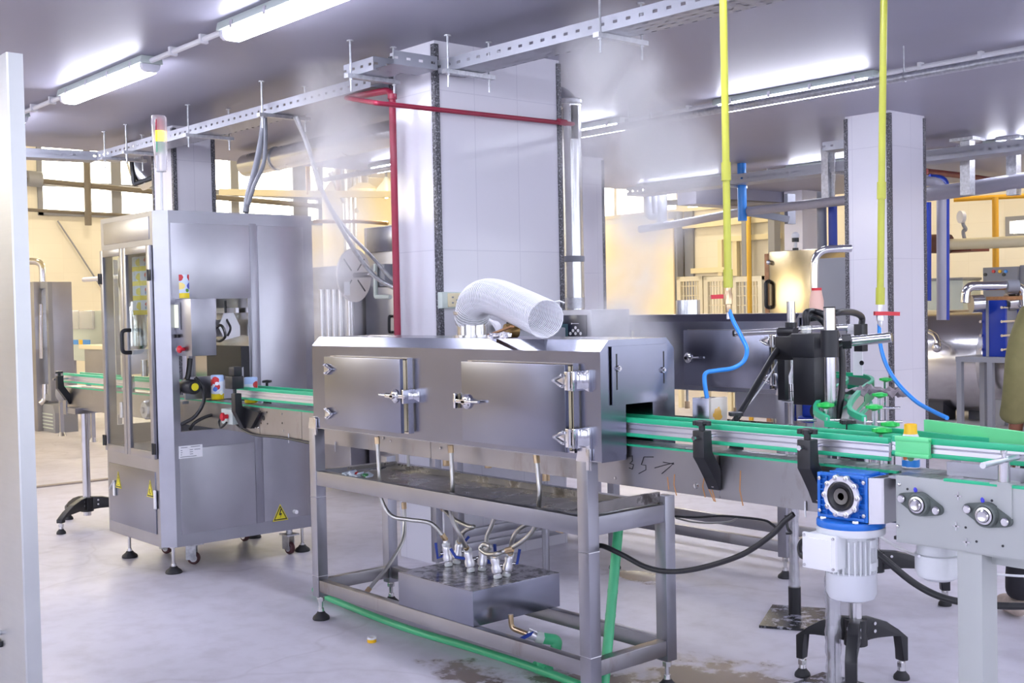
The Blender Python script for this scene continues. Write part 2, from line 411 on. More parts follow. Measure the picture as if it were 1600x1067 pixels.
ORG = {}
def root_of(o):
    while o.parent: o = o.parent
    return o
def tag(o, label=None, cat=None, group=None, kind=None):
    for k, v in (('label', label), ('category', cat), ('group', group), ('kind', kind)):
        if v: o[k] = v
    return o
def thing(name, label, cat, loc=(0, 0, 0), group=None, kind=None):
    o = bpy.data.objects.new(name, None); COL.objects.link(o); o.location = loc
    o.empty_display_size = .1; ORG[o.name] = V(loc)
    return tag(o, label, cat, group, kind)
def mk(name, b, mat, parent=None, loc=None, smooth=38, label=None, kind=None):
    bm = b.bm if isinstance(b, B) else b
    org = V(loc) if loc is not None else (ORG[root_of(parent).name] if parent else V((0, 0, 0)))
    bmesh.ops.recalc_face_normals(bm, faces=bm.faces[:])
    if org.length: bmesh.ops.translate(bm, verts=bm.verts[:], vec=-org)
    me = bpy.data.meshes.new(name); bm.to_mesh(me); bm.free()
    if smooth:
        me.polygons.foreach_set('use_smooth', [True]*len(me.polygons)); me.set_sharp_from_angle(angle=radians(smooth))
    me.materials.append(M[mat] if isinstance(mat, str) else mat)
    o = bpy.data.objects.new(name, me); COL.objects.link(o)
    if parent: o.parent = parent
    else: o.location = org; ORG[o.name] = org
    if label: o['label'] = label
    if kind: o['kind'] = kind
    return o
def solo(name, b, mat, label, cat, loc, group=None, kind=None, smooth=38):
    return tag(mk(name, b, mat, None, loc, smooth), label, cat, group, kind)
def struct(name, b, mat, parent=None, smooth=38):
    o = mk(name, b, mat, parent, None, smooth)
    if not parent: o['kind'] = 'structure'
    return o
def dup(root, loc, label=None, rz=0, group=None):
    def cp(o, par):
        c = o.copy(); COL.objects.link(c)
        if par: c.parent = par
        for ch in list(o.children): cp(ch, c)
        return c
    r = cp(root, None); r.location = loc; r.rotation_euler = (0, 0, rz)
    if label: r['label'] = label
    if group: r['group'] = group
    ORG[r.name] = V(loc)
    return r
def foot(b_stem, b_pad, x, y, z, r=.045):
    """levelling foot: threaded stem from z down to a rubber pad on the floor"""
    b_stem.cyl((x, y, .03), (x, y, z), .010, n=10); b_stem.lathe([(.018, 0), (.018, .018)], (x, y, z-.03), n=6)
    b_stem.lathe([(.016, 0), (.014, .02)], (x, y, .035), n=12)
    b_pad.lathe([(r*.96, 0), (r, .006), (r*.92, .016), (r*.55, .03), (r*.4, .040), (0, .040)], (x, y, 0), n=24)
# ================================================================ THE SETTING
XW, YW, ZC, XE, YE, ZR = -24.6, 18.0, 3.04, -10.95, 14.8, 6.6     # window wall, back wall, ceiling, slab edges, hall roof
X1, Y0 = 4.0, -5.5
struct('floor', B().box((XW-.2, Y0-.2, -.2), (X1+.2, YW+.2, 0)), 'floor')
struct('ceiling', B().box((XE, Y0, ZC), (X1, YE, ZC+.3)), 'ceiling')
struct('ceiling_high_hall', B().box((XW, Y0, ZR), (XE, YW, ZR+.2)).box((XE, YE, ZR), (X1, YW, ZR+.2)), 'cream')
struct('wall_above_slab', B().box((XE, Y0, ZC+.3), (XE+.2, YE, ZR)).box((XE, YE-.2, ZC+.3), (X1, YE, ZR)), 'cream')
# window wall far left
zb, zm0, zm1 = P(110, 338, x=XW).z, P(110, 293, x=XW).z, P(110, 284, x=XW).z
zt = zm1 + .95
ya, yb, yc, yd = P(58, 300, x=XW).y, P(250, 300, x=XW).y, P(357, 300, x=XW).y, P(463, 300, x=XW).y
ye = P(560, 300, x=XW).y
struct('wall_left', B().box((XW-.2, Y0, 0), (XW, YW, zb)).box((XW-.2, Y0, zt), (XW, YW, ZR))
       .box((XW-.2, Y0, zb), (XW, ya, zt)).box((XW-.2, ye, zb), (XW, YW, zt)), 'walltile')
def window_x(n, y0, y1, mull, z0, z1, tr):
    f = struct('window_%d' % n, B().box((XW-.1, y0, z0), (XW+.05, y0+.1, z1)).box((XW-.1, y1-.1, z0), (XW+.05, y1, z1))
               .box((XW-.1, y0, z0), (XW+.05, y1, z0+.1)).box((XW-.1, y0, z1-.08), (XW+.05, y1, z1)).box((XW-.1, y0, tr[0]), (XW+.05, y1, tr[1])), 'midgrey')
    b = B()
    for m, w in mull: b.box((XW-.09, m-w/2, z0), (XW+.04, m+w/2, z1))
    mk('mullion', b, 'midgrey', f)
    mk('pane', B().box((XW-.14, y0+.02, z0+.02), (XW-.1, y1-.02, z1-.02)), 'window', f)
window_x(1, ya, yb, [(P(138, 300, x=XW).y, .1), (P(181, 300, x=XW).y, .22)], zb, zt, (zm0, zm1))
window_x(2, yb, yd, [(P(300, 300, x=XW).y, .12), (P(366, 300, x=XW).y, .2)], zb, zt, (zm0, zm1))
window_x(3, yd, ye, [(P(468, 300, x=XW).y, .4), (P(500, 300, x=XW).y, .15), (P(530, 300, x=XW).y, .18)], zb, zt, (zm0, zm1))
# back wall with its strip of high windows
wz0, wz1 = P(1040, 334, y=YW).z, P(1040, 334, y=YW).z + .95
wxa, wxb = P(920, 320, y=YW).x, P(1221, 320, y=YW).x
sx0, sx1 = P(1572, 350, y=YW).x, P(1640, 350, y=YW).x
sz0, sz1 = P(1585, 372, y=YW).z, P(1585, 338, y=YW).z
struct('wall_back', B().box((XW, YW, 0), (sx0, YW+.2, wz0)).box((sx1, YW, 0), (X1, YW+.2, wz0)).box((sx0, YW, 0), (sx1, YW+.2, sz0)).box((sx0, YW, sz1), (sx1, YW+.2, wz0))
       .box((XW, YW, wz1), (X1, YW+.2, ZR)).box((XW, YW, wz0), (wxa, YW+.2, wz1)).box((wxb, YW, wz0), (X1, YW+.2, wz1)), 'walltile')
f = struct('window_4', B().box((wxa, YW-.04, wz0), (wxb, YW+.1, wz0+.07)).box((wxa, YW-.04, wz1-.07), (wxb, YW+.1, wz1)), 'cream')
b = B()
for px, w in ((963, .08), (1011, .16), (1028, .35), (1067, .3), (1115, .25), (1135, .3), (1193, .3)):
    x = P(px, 320, y=YW).x; b.box((x-w/2, YW-.03, wz0), (x+w/2, YW+.09, wz1))
mk('mullion', b, 'cream', f)
mk('pane', B().box((wxa, YW+.1, wz0), (wxb, YW+.14, wz1)), 'window', f)
f = struct('window_5', B().ring(sx0, sx1, sz0, sz1, .07, YW-.03, YW+.1), 'midgrey')
mk('pane', B().box((sx0, YW+.1, sz0), (sx1, YW+.14, sz1)), 'window', f)
# walls behind the viewer, with unseen daylight windows added to light the hall
struct('wall_right', B().box((X1, Y0, 0), (X1+.2, YW, .95)).box((X1, Y0, 2.75), (X1+.2, YW, ZR)).box((X1, Y0, .95), (X1+.2, -4.5, 2.75)).box((X1, 13.5, .95), (X1+.2, YW, 2.75)), 'coltile')
struct('wall_front', B().box((XW, Y0-.2, 0), (X1, Y0, .95)).box((-11.5, Y0-.2, 2.75), (X1, Y0, ZR)).box((XW, Y0-.2, 2.75), (-11.5, Y0, 3.3)).box((XW, Y0-.2, 4.9), (-11.5, Y0, ZR)).box((XW, Y0-.2, 3.3), (-23, Y0, 4.9)).box((XW, Y0-.2, .95), (-9.5, Y0, 2.75)).box((3.0, Y0-.2, .95), (X1, Y0, 2.75)), 'coltile')
f = struct('window_8', B().box((-23, Y0-.12, 3.3), (-11.5, Y0+.02, 3.4)).box((-23, Y0-.12, 4.8), (-11.5, Y0+.02, 4.9)), 'cream')  # added unseen window, set high for the labelling machine's panel to reflect
mk('pane', B().box((-23, Y0-.16, 3.3), (-11.5, Y0-.12, 4.9)), 'window', f)
f = struct('window_6', B().box((X1-.02, -4.5, .95), (X1+.12, 13.5, 1.03)).box((X1-.02, -4.5, 2.67), (X1+.12, 13.5, 2.75)), 'pale')  # added unseen window that brightens the hall
b = B()
for i in range(10): y = -4.5+i*2; b.box((X1-.02, y-.05, .95), (X1+.11, y+.05, 2.75))
mk('mullion', b, 'pale', f); mk('pane', B().box((X1+.12, -4.5, .95), (X1+.16, 13.5, 2.75)), 'addedwindow', f)
f = struct('window_7', B().box((-9.5, Y0-.12, .95), (3.0, Y0+.02, 1.03)).box((-9.5, Y0-.12, 2.67), (3.0, Y0+.02, 2.75)), 'pale')  # added unseen window for light from the front
b = B()
for i in range(7): x = -9.5+i*12.5/6; b.box((x-.05, Y0-.11, .95), (x+.05, Y0+.02, 2.75))
mk('mullion', b, 'pale', f); mk('pane', B().box((-9.5, Y0-.16, .95), (3.0, Y0-.12, 2.75)), 'addedwindow', f)
# panelled bay of the back wall: steel posts, sheet panels
px0 = P(1062, 400, y=YW).x
struct('wall_panel', B().box((P(930, 400, y=YW-.3).x, YW-.34, 0), (P(1054, 400, y=YW-.3).x, YW-.3, P(1000, 347, y=YW-.3).z)), plain('glossy_cream_panel', srgb(246, 230, 194), .15))
b = B()
for px, w in ((1066, .22), (1220, .14), (1177, .1)):
    x = P(px, 400, y=YW).x; b.box((x-w/2, YW-.28, 0), (x+w/2, YW-.1, wz0))
struct('trim_1', b, 'midgrey')
b = B()
for py, xa, xb in ((348, 1054, 1222), (374, 1140, 1222), (421, 1085, 1140)):
    z = P(1140, py, y=YW).z; b.box((P(xa, 400, y=YW).x, YW-.12, z-.05), (P(xb, 400, y=YW).x, YW-.01, z+.05))
for px in (1130, 1153): 
    x = P(px, 400, y=YW).x; b.box((x-.05, YW-.1, 0), (x+.05, YW-.01, P(1140, 374, y=YW).z))
struct('trim_2', b, 'cream')
# flat grey strip drawn for the dark recess behind the posts
struct('trim_3', B().box((P(1073, 400, y=YW).x, YW-.06, 0), (P(1086, 400, y=YW).x, YW-.01, wz0)), 'midgrey')
# floor channel at the end of the low ceiling
struct('trim_4', B().box((-10.62, -4, 0), (-10.54, 6.4, .012)), plain('drain_cover', srgb(160, 148, 136), .6))

def column(x0, x1, y0, y1, strips=True, top=ZC, low=0):
    c = struct('column', B().box((x0, y0, 0), (x1, y1, top)), 'coltile')
    if strips:
        s = .026
        for (x, y, sx, sy) in ((x0, y0, 1, 1), (x1, y0, -1, 1), (x1, y1, -1, -1), (x0, y1, 1, -1)):
            e = .008
            b = B().prism([(x-sx*e, y-sy*e), (x+sx*s, y-sy*e), (x+sx*s, y+sy*.002), (x+sx*.002, y+sy*s), (x-sx*e, y+sy*s)], 'z', low, top-.02)
            o = mk('corner_trim', b, 'granite', c)
    return c
column(-5.88, -5.44, 4.145, 5.124, True, ZC, .95)
column(-5.70, -5.285, 8.65, 9.19)
column(-9.53, -9.13, 4.26, 4.62)
column(-9.25, -8.77, 8.35, 8.87)
column(-10.05, -9.75, 13.74, 14.3, False)
struct('trim_5', B().box((-10.4, 11.9, 2.80), (-10.08, YE, ZC)), 'ceiling')

# ---------------------------------------------------------------- lights of the low ceiling
lt = thing('fluorescent_light', 'white twin-tube ceiling light', 'ceiling light', (0, 0, 0))
L = .685
mk('housing', B().prism([(-.064, 0), (.064, 0), (.074, -.046), (-.074, -.046)], 'x', -L, L, .006), 'pale', lt)
mk('diffuser', B().prism([(-.060, -.047), (.060, -.047), (.054, -.084), (.036, -.100), (-.036, -.100), (-.054, -.084)], 'x', -L+.05, L-.05, .006), 'lamp', lt)
for s in (-1, 1):
    mk('end_cap', B().prism([(-.060, -.047), (.060, -.047), (.052, -.080), (.034, -.094), (-.034, -.094), (-.052, -.080)], 'x', s*(L-.05), s*(L-.006), .004), 'lampshade', lt)
for i in range(4):
    for s in (-1, 1): mk('clip', B().box((-L+.16+i*.35, s*.070-.006, -.06), (-L+.185+i*.35, s*.070+.006, -.02)), 'alu', lt)
XS = (-9.74, -7.435, -5.10, -2.70, -.4, 1.9)
NAMES = {(-9.74, 3.03): 'ceiling light whose end shows beside the polished post, farthest of the front row',
         (-7.435, 3.03): 'lit ceiling light above the labelling machine, white diffuser',
         (-5.10, 3.03): 'lit ceiling light cut by the top of the picture, nearest of the front row',
         (-9.74, 7.1): 'lit ceiling light peeping out left of the big tiled column',
         (-7.435, 7.1): 'lit ceiling light right of the steel exhaust duct',
         (-5.10, 7.1): 'lit ceiling light between the two yellow pipes, seen along its edge',
         (-2.70, 7.1): 'ceiling light end at the right edge of the picture',
         (-7.435, 11.2): 'small distant ceiling light left of the right-hand column',
         (-5.10, 11.2): 'small distant ceiling light beyond the right-hand column',
         (-9.74, 11.2): 'faint distant ceiling light behind the steam'}
first = True
for y in (3.03, 7.1, 11.2, -1.2, -4.2):
    for x in XS:
        lab = NAMES.get((x, y), 'unseen white twin-tube ceiling light added out of the picture')  # fixtures not listed above are unseen, added for brightness
        if first: lt.location = (x, y, ZC); lt['label'] = lab; lt['group'] = 'ceiling lights'; first = False
        else: dup(lt, (x, y, ZC), lab, group='ceiling lights')
for i, y in enumerate((3.03, 7.1, 11.2)):
    t = thing('conduit', ('white conduit run between the front row of ceiling lights', 'white conduit run passing right of the steel duct to the second row of lights', 'white conduit run along the most distant ceiling lights')[i], 'conduit', (-5, y, ZC), 'lighting conduits')
    for xa, xb in zip(XS, XS[1:]):
        mk('pipe', B().tube([(xa+L-.02, y, ZC-.028), (xb-L+.02, y, ZC-.028)], .016, 8), 'whiteplastic', t)
        for k in (.3, .7):
            xm = xa+L+(xb-xa-2*L)*k; mk('clip', B().box((xm-.012, y-.024, ZC-.05), (xm+.012, y+.024, ZC)), 'whiteplastic', t)

# ---------------------------------------------------------------- cable trays
def tray_bm(p0, p1, w, h, side=1):
    """slotted channel; p0-p1 is the near bottom edge, it extends w to the left of travel (side=1)"""
    p0, p1 = V(p0), V(p1); d = p1-p0; L_ = d.length; d.normalize()
    n = V((0, 0, 1)).cross(d)*side; up = V((0, 0, 1))
    bm = bmesh.new(); uv = bm.loops.layers.uv.new('UVMap')
    def quad(a, b, c, e, u1, v1):
        vs = [bm.verts.new(q) for q in (a, b, c, e)]; f = bm.faces.new(vs)
        for l, q in zip(f.loops, ((0, 0), (u1, 0), (u1, v1), (0, v1))): l[uv].uv = q
    u = L_/.085; t = .004
    for o in (0, t):
        quad(p0+up*o, p1+up*o, p1+n*w+up*o, p0+n*w+up*o, u, w/.055)
        quad(p0+n*o, p1+n*o, p1+n*o+up*h, p0+n*o+up*h, u, 1)
        quad(p0+n*(w-o), p1+n*(w-o), p1+n*(w-o)+up*h, p0+n*(w-o)+up*h, u, 1)
    for s in (0, w): 
        k = .012 if s == 0 else -.012
        quad(p0+n*s+up*h, p1+n*s+up*h, p1+n*(s+k)+up*h, p0+n*(s+k)+up*h, .0, .0)
    return bm
def hanger(par, x, y0, y1, z, top=ZC, along='y'):
    for y in (y0, y1):
        r = B()
        q = (x, y) if along == 'y' else (y, x)
        r.cyl((q[0], q[1], z-.10), (q[0], q[1], top), .006, n=8)
        r.lathe([(.012, 0), (.012, .012)], (q[0], q[1], z-.035), n=6); r.lathe([(.02, 0), (.02, .006)], (q[0], q[1], top-.006), n=8)
        mk('threaded_rod', r, 'galv', par)
    a, b_ = min(y0, y1)-.03, max(y0, y1)+.03
    mk('cross_bar', B().box((x-.02, a, z-.026), (x+.02, b_, z-.002)) if along == 'y' else B().box((a, x-.02, z-.026), (b_, x+.02, z-.002)), 'galv', par)
TZ = 2.85
# low tray above the labeller
q0, q1, q2 = P(38, 252, z=TZ-.02), P(158, 251, z=TZ-.02), P(555, 139, z=TZ-.02)
t = thing('cable_tray', 'long slotted cable tray hung over the labelling machine, bending at the far left', 'cable tray', q1, 'slotted cable trays')
mk('channel', tray_bm((q1.x, 3.98, q1.z), (q0.x-.02, 1.2, q0.z), .2, .075, -1), 'tray', t)
mk('channel', tray_bm((q1.x-.05, 3.98, q1.z), (q2.x+.1, 4.02, q1.z), .2, .075), 'tray', t)
for px in (205, 302, 418):
    x = P(px, 230-(px-205)*.28, y=3.98).x
    hanger(t, x, 3.94, 4.27, q1.z)
hanger(t, -9.75, 3.94, 4.27, q1.z)
# upper tray past the column
a0, a1, a2, a3 = P(534, 122, z=TZ), P(641, 103, z=TZ), P(703, 110, z=TZ), P(1200, 8, z=TZ)
t = thing('cable_tray', 'slotted cable tray stepping around the big column corner and running to the top edge', 'cable tray', a1, 'slotted cable trays')
mk('channel', tray_bm((a0.x, 3.80, TZ), (a1.x-.204, 3.80, TZ), .2, .075), 'tray', t)
mk('channel', tray_bm((a1.x-.003, 3.80, TZ), (a1.x-.003, 4.10, TZ), .2, .075), 'tray', t)
mk('channel', tray_bm((a1.x-.17, 4.16, TZ), (1.5, 4.38, TZ), .2, .075), 'tray', t)
for x, y in ((P(568, 118, z=TZ).x, 3.9), (P(716, 110, z=TZ).x, 4.27), (P(985, 60, z=TZ).x, 4.34)):
    hanger(t, x, y-.14, y+.16, TZ)
# distant trays on the right
def far_tray(lab, x0, x1, y, z, hx):
    t = thing('cable_tray', lab, 'cable tray', (x0, y, z), 'slotted cable trays')
    mk('channel', tray_bm((x0, y, z), (x1, y, z), .3, .1), 'tray', t)
    for x in hx: hanger(t, x, y-.02, y+.32, z)
far_tray('dark slotted tray under the ceiling beyond the right-hand column', -9.8, 2, 10.3, 2.80, (-8.3, -6.9, -4.9, -4.2))
t = thing('cable_tray', 'short slotted tray end sticking out left of the right-hand column', 'cable tray', (-6.2, 8.4, 2.7), 'slotted cable trays')
mk('channel', tray_bm((P(1285, 236, y=9.3).x, 9.3, P(1285, 236, y=9.3).z), (-5.7, 9.3, P(1285, 236, y=9.3).z), .2, .08), 'tray', t)
hanger(t, -6.0, 9.28, 9.52, P(1285, 236, y=9.3).z)
# grey pipe slung under the second row of lights
zq = P(1262, 147, y=6.55).z
t = thing('grey_pipe', 'thin grey pipe slung just below the second row of ceiling lights', 'pipe', (-5, 6.55, zq))
mk('pipe', B().cyl((-10.5, 6.55, zq), (2.5, 6.55, zq), .026, n=12), 'galv', t)
for x in (-8.6, -6.2, -3.9, -1.6): mk('pipe_hanger', B().cyl((x, 6.55, zq), (x, 6.55, ZC), .005, n=6).lathe([(.03, -.01), (.03, .01)], (x, 6.55, zq), (1, 0, 0), 14), 'galv', t)
# ---------------------------------------------------------------- red pipe around the column
yr = 4.06
rx = P(613, 160, y=yr).x
zc_ = P(606, 142, y=yr).z
xt = P(546, 152, y=yr).x
zt2 = P(546, 152, y=yr).z
b = B().tube(bend([(rx, yr, 1.2), (rx, yr, zc_), (xt, yr, zt2-.02), (xt+.03, yr+.02, zt2-.05)], .07), .020, 12)
t = thing('red_pipe', 'dark red painted pipe up the big column then across it', 'pipe', (rx, yr, 0))
mk('riser', B().tube(bend([(rx, yr, 1.0), (rx, yr, zc_), (xt, yr, zt2)], .07), .021, 12), 'redpipe', t)
pe = P(896, 194, x=-5.39)
mk('cross_run', B().tube(bend([(xt, yr, zt2), (xt+.02, yr-.04, zt2-.01), (-5.39, 3.70, P(580, 160, x=-5.39).z), (-5.39, pe.y, pe.z)], .03), .014, 12), 'redpipe', t)
mk('coupling', B().lathe([(.028, 0), (.028, .03)], (rx, yr, P(613, 155, y=yr).z), n=16), 'redpipe', t)
mk('coupling', B().cyl(P(872, 190, x=-5.39), P(884, 192, x=-5.39), .02), 'redpipe', t)
mk('hanger_strap', B().box((-5.40, pe.y-.01, pe.z-.09), (-5.38, pe.y+.03, pe.z+.12)), 'black', t)
# ---------------------------------------------------------------- exhaust duct: up from the rear tunnel, then along the ceiling
yd_ = 5.42
xd = P(896, 400, y=yd_).x
zb_ = P(893, 482, y=yd_).z
zel = P(890, 160, y=yd_).z
t = thing('exhaust_duct', 'shiny round steel exhaust duct rising beside the big column and running under the ceiling', 'duct', (xd, yd_, zb_))
rd = .068
mk('riser', B().tube([(xd, yd_, zb_+.0), (xd, yd_, zel)], rd, 28), 'duct', t)
mk('joint_band', B().lathe([(rd+.002, -.02), (rd+.006, -.015), (rd+.006, .015), (rd+.002, .02)], (xd, yd_, P(893, 405, y=yd_).z), n=28), 'midgrey', t)
mk('joint_band', B().lathe([(rd+.001, -.02), (rd+.008, -.012), (rd+.008, .012), (rd+.001, .02)], (xd, yd_, zel), n=28), 'galv', t)
mk('joint_band', B().lathe([(rd+.003, 0), (rd+.003, .07)], (xd, yd_, zb_), n=28), 'galv', t)
zz = 2.90
el = bend([(xd, yd_, zel), (xd, yd_, zz-.1), (xd-.10, yd_, zz), (xd-.4, yd_, zz)], .09, 4)
mk('elbow', B().tube(el, rd+.002, 28), 'duct', t)
mk('ceiling_run', B().tube([(xd-.4, yd_, zz), (-7.2, yd_, zz)], rd+.004, 28), 'duct', t)
mk('ceiling_run', B().tube([(-7.2, 5.45, 2.90), (-10.2, 5.5, 2.90)], .105, 28), 'duct', t)
for x in (-8.4, -9.6): mk('joint_band', B().lathe([(.108, 0), (.112, .01), (.108, .03)], (x, 5.48, 2.90), (1, 0, 0), 28), 'galv', t)
# second duct end at the far left with its black frame
t = thing('exhaust_duct', 'short steel duct elbow hanging in a black frame beside the far left column', 'duct', P(222, 262, d=10.6))
c0, c1, c2 = P(216, 244, d=10.6), P(222, 268, d=10.6), P(236, 284, d=10.6)
mk('elbow', B().tube(spl([c0+V((0, 0, .1)), c0, c1, c2], 6), .11, 20), 'duct', t)
mk('frame', B().tube(bend([P(205, 240, d=10.5), P(209, 288, d=10.5), P(240, 277, d=10.5)], .02), .022, 6), 'black', t)
# ================================================================ STEAM TUNNELS
def hinge_leaf(b, x, z, y, s):
    """triangular hinge leaf on a door face, knuckle towards s (+1 right, -1 left)"""
    b.prism([(x-s*.062, z-.003), (x-s*.062, z+.006), (x-s*.012, z+.026), (x, z+.026), (x, z-.026), (x-s*.02, z-.026)], 'y', y-.008, y, .002)
    b.tube([(x-s*.058, y-.012, z+.002), (x-s*.004, y-.012, z+.020)], .005, 8)
    b.tube([(x-s*.058, y-.012, z), (x-s*.006, y-.012, z-.018)], .004, 8)
    for q in ((-.05, .002), (-.012, .02), (-.015, -.018)): b.sphere((x+s*q[0], y-.012, z+q[1]), .006, 8)
def make_tunnel(dx, dy, dz, label, n):
    XL, XR, YF, YB, ZB, ZCH, ZT = -4.945, -2.988, 2.99, 3.385, .937, 1.335, 1.376
    t = thing('steam_tunnel', label, 'steam tunnel', (0, 0, 0))
    YD = 2.945
    prof = [(YF, ZB), (3.118, ZB), (3.118, 1.147), (3.262, 1.147), (3.262, ZB), (YB, ZB), (YB, ZCH), (YB-.043, ZT), (YF+.043, ZT), (YF, ZCH)]
    mk('hood', B().prism([(y, z+dz) for y, z in prof], 'x', XL, XR), 'steelh', t)
    # folded lips of the hood ends and the seam along the chamfer
    mk('edge_fold', B().prism([(y, z+dz) for y, z in ((YF-.002, ZB), (3.118, ZB), (3.118, ZB+.004), (YF-.002, ZB+.004))], 'x', XL, XR-.001), 'steel', t)
    # doors
    for (x0, x1, z0, z1, hs) in ((P(507, 600, y=2.94).x, P(625, 600, y=2.94).x, .968, 1.287, -1), (P(721, 600, y=2.94).x, P(883, 620, y=2.94).x, .968, 1.287, 1)):
        z0 += dz; z1 += dz
        d = mk('door', B().box((x0, YD-.005, z0), (x1, YD, z1), .002).box((x0, YD, z0), (x0+.004, YD+.012, z1)).box((x1-.004, YD, z0), (x1, YD+.012, z1)).box((x0, YD, z0), (x1, YD+.012, z0+.004)).box((x0, YD, z1-.004), (x1, YD+.012, z1)), 'steelh', t)
        mk('gasket', B().ring(x0+.004, x1-.005, z0+.006, z1-.006, .016, YD+.012, YF-.012, .004), 'cream', d)
        mk('lip', B().ring(x0-.002, x1+.006, z0-.004, z1+.004, .006, YF-.014, YF+.001), 'bright', d)
        xh = x0 if hs < 0 else x1
        for zf in (.82, .17):
            z = z0+(z1-z0)*zf
            b = B()
            if hs > 0:
                hinge_leaf(b, xh+.004, z, YD-.005, 1)
                b.prism([(xh+.004, z-.034), (xh+.045, z-.034), (xh+.045, z-.022), (xh+.016, z-.022), (xh+.016, z+.022), (xh+.045, z+.022), (xh+.045, z+.034), (xh+.004, z+.034)], 'y', YD-.012, YD+.002, .002)
                b.box((xh+.04, YD-.012, z-.036), (xh+.050, YF, z+.036), .002)
                b.prism([(xh+.045, z-.028), (xh+.085, z-.040), (xh+.085, z+.040), (xh+.045, z+.028)], 'y', YF-.010, YF, .002)
                b.cyl((xh+.025, YD-.008, z-.034), (xh+.025, YD-.008, z+.034), .008)
            else:
                hinge_leaf(b, xh+.01, z, YD-.005, -1)
            mk('hinge', b, 'chrome', d)
        # latch in the middle of the free side
        s = -hs; xl = x1 if s > 0 else x0
        z = z0+(z1-z0)*.5
        b = B()
        b.lathe([(.030, 0), (.030, .006), (.022, .012), (.010, .014), (0, .014)], (xl-s*.035, YD-.005, z), (0, -1, 0), 20)
        b.box((xl-s*.085, YD-.030, z-.008), (xl-s*.02, YD-.016, z+.008), .004)
        b.cyl((xl-s*.13, YD-.024, z+.004), (xl-s*.08, YD-.024, z+.002), .006, n=10)
        b.cyl((xl-s*.035, YD-.03, z), (xl-s*.035, YD, z), .012, n=12)
        if n == 1:
            b.box((xl-s*.02, YD-.016, z-.007), (xl+s*.045, YD-.008, z+.007), .002)
            b.box((xl+s*.028, YD-.018, z-.030), (xl+s*.040, YF, z+.030), .003)
            b.prism([(xl+s*.040, z-.012), (xl+s*.080, z-.022), (xl+s*.080, z+.022), (xl+s*.040, z+.012)], 'y', YF-.010, YF, .002)
        mk('latch', b, 'chrome', d)
    # sliding flap over the outlet
    xf = XR+.006
    fl = mk('end_flap', B().box((xf, 3.040, 1.140+dz), (xf+.004, 3.335, 1.352+dz)), 'steelh', t)
    mk('slot', B().box((xf+.0035, 3.060, 1.195+dz), (xf+.0046, 3.067, 1.325+dz)), 'black', fl); mk('slot', B().box((xf+.0035, 3.312, 1.205+dz), (xf+.0046, 3.318, 1.325+dz)), 'black', fl)
    for y, z in ((3.070, 1.272), (3.308, 1.255)):
        b = B().cyl((XR, y, z+dz), (xf+.018, y, z+dz), .006, n=8); b.lathe([(.011, 0), (.011, .008)], (xf+.004, y, z+dz), (1, 0, 0), 6)
        mk('bolt', b, 'bright', fl)
    # stand
    LX = ((-4.985, -4.930), (-3.115, -3.058)); LY = ((2.985, 3.04), (3.400, 3.455))
    for i, (xa, xb) in enumerate(LX):
        for j, (ya_, yb_) in enumerate(LY):
            top = .955 if j == 0 else .78
            lg = mk('leg', B().box((xa, ya_, .115), (xb, yb_, top+dz-.02), .003), 'steel', t)
            st, pd = B(), B()
            foot(st, pd, (xa+xb)/2, (ya_+yb_)/2, .12, .042)
            mk('foot_stem', st, 'bright', lg); mk('foot_pad', pd, 'rubber', lg)
            if n == 1:
                tb = B()
                for z in (.60, .215):
                    tb.ring(xa-.001, xb+.001, z, z+.002, .002, ya_-.001, ya_+.0005); tb.box((xa-.001, ya_-.001, z), (xb+.001, ya_, z+.003)); tb.box((xb, ya_, z), (xb+.001, yb_, z+.003))
                if j == 0: mk('cable_tie', tb, 'whiteplastic', lg)
            if j == 0:   # clamp bracket between leg and hood
                c = B().prism([(xa+.002, top-.02), (xb-.002, top-.02), (xb+.012, top+.035), (xa+.016, top+.035)], 'y', ya_-.004, ya_)
                c.box((xa+.012, ya_-.004, top+.033+dz*0), (xb+.012, YF, top+.037))
                c.box((xb, YF-.012, top-.05), (xb+.022, YF-.002, top+.03), .002)
                bmesh.ops.translate(c.bm, verts=c.bm.verts[:], vec=(0, 0, dz))
                mk('clamp_bracket', c, 'bright', t)
    def rails(z0, z1, mat, nm):
        b = B()
        b.box((LX[0][1], 2.988, z0), (LX[1][0], 3.028, z1), .002); b.box((LX[0][1], 3.412, z0), (LX[1][0], 3.452, z1), .002)
        b.box((LX[0][0]+.008, LY[0][1], z0), (LX[0][1]-.008, LY[1][0], z1), .002); b.box((LX[1][0]+.008, LY[0][1], z0), (LX[1][1]-.004, LY[1][0], z1), .002)
        mk(nm, b, mat, t)
    rails(.660+dz, .729+dz, 'steelx', 'upper_rail'); rails(.140, .198, 'steelg', 'lower_rail')
    tr = B().box((-4.92, 3.03, .705+dz), (-3.07, 3.41, .709+dz))
    tr.box((-4.92, 3.385, .709+dz), (-3.07, 3.40, .735+dz)); tr.box((-4.86, 3.12, .726+dz), (-4.84, 3.40, .742+dz)).box((-3.10, 3.05, .735+dz), (-3.085, 3.40, .775+dz))
    mk('drip_tray', tr, 'wettray', t)
    # nozzle drops under the hood
    for x, y, z0 in ((-4.66, 3.34, .74), (-4.36, 3.34, .80), (-4.04, 3.33, .82), (-3.66, 3.33, .80), (-3.36, 3.30, .74)):
        sp_ = mk('drain_spout', B().cyl((x, y, z0+dz), (x, y, ZB+dz+.005), .008, n=10), 'braid', t)
        if z0 > .75: mk('spout_nut', B().cyl((x, y, z0-.03+dz), (x, y, z0+.015+dz), .016, n=14), 'brassy', sp_)
    return t

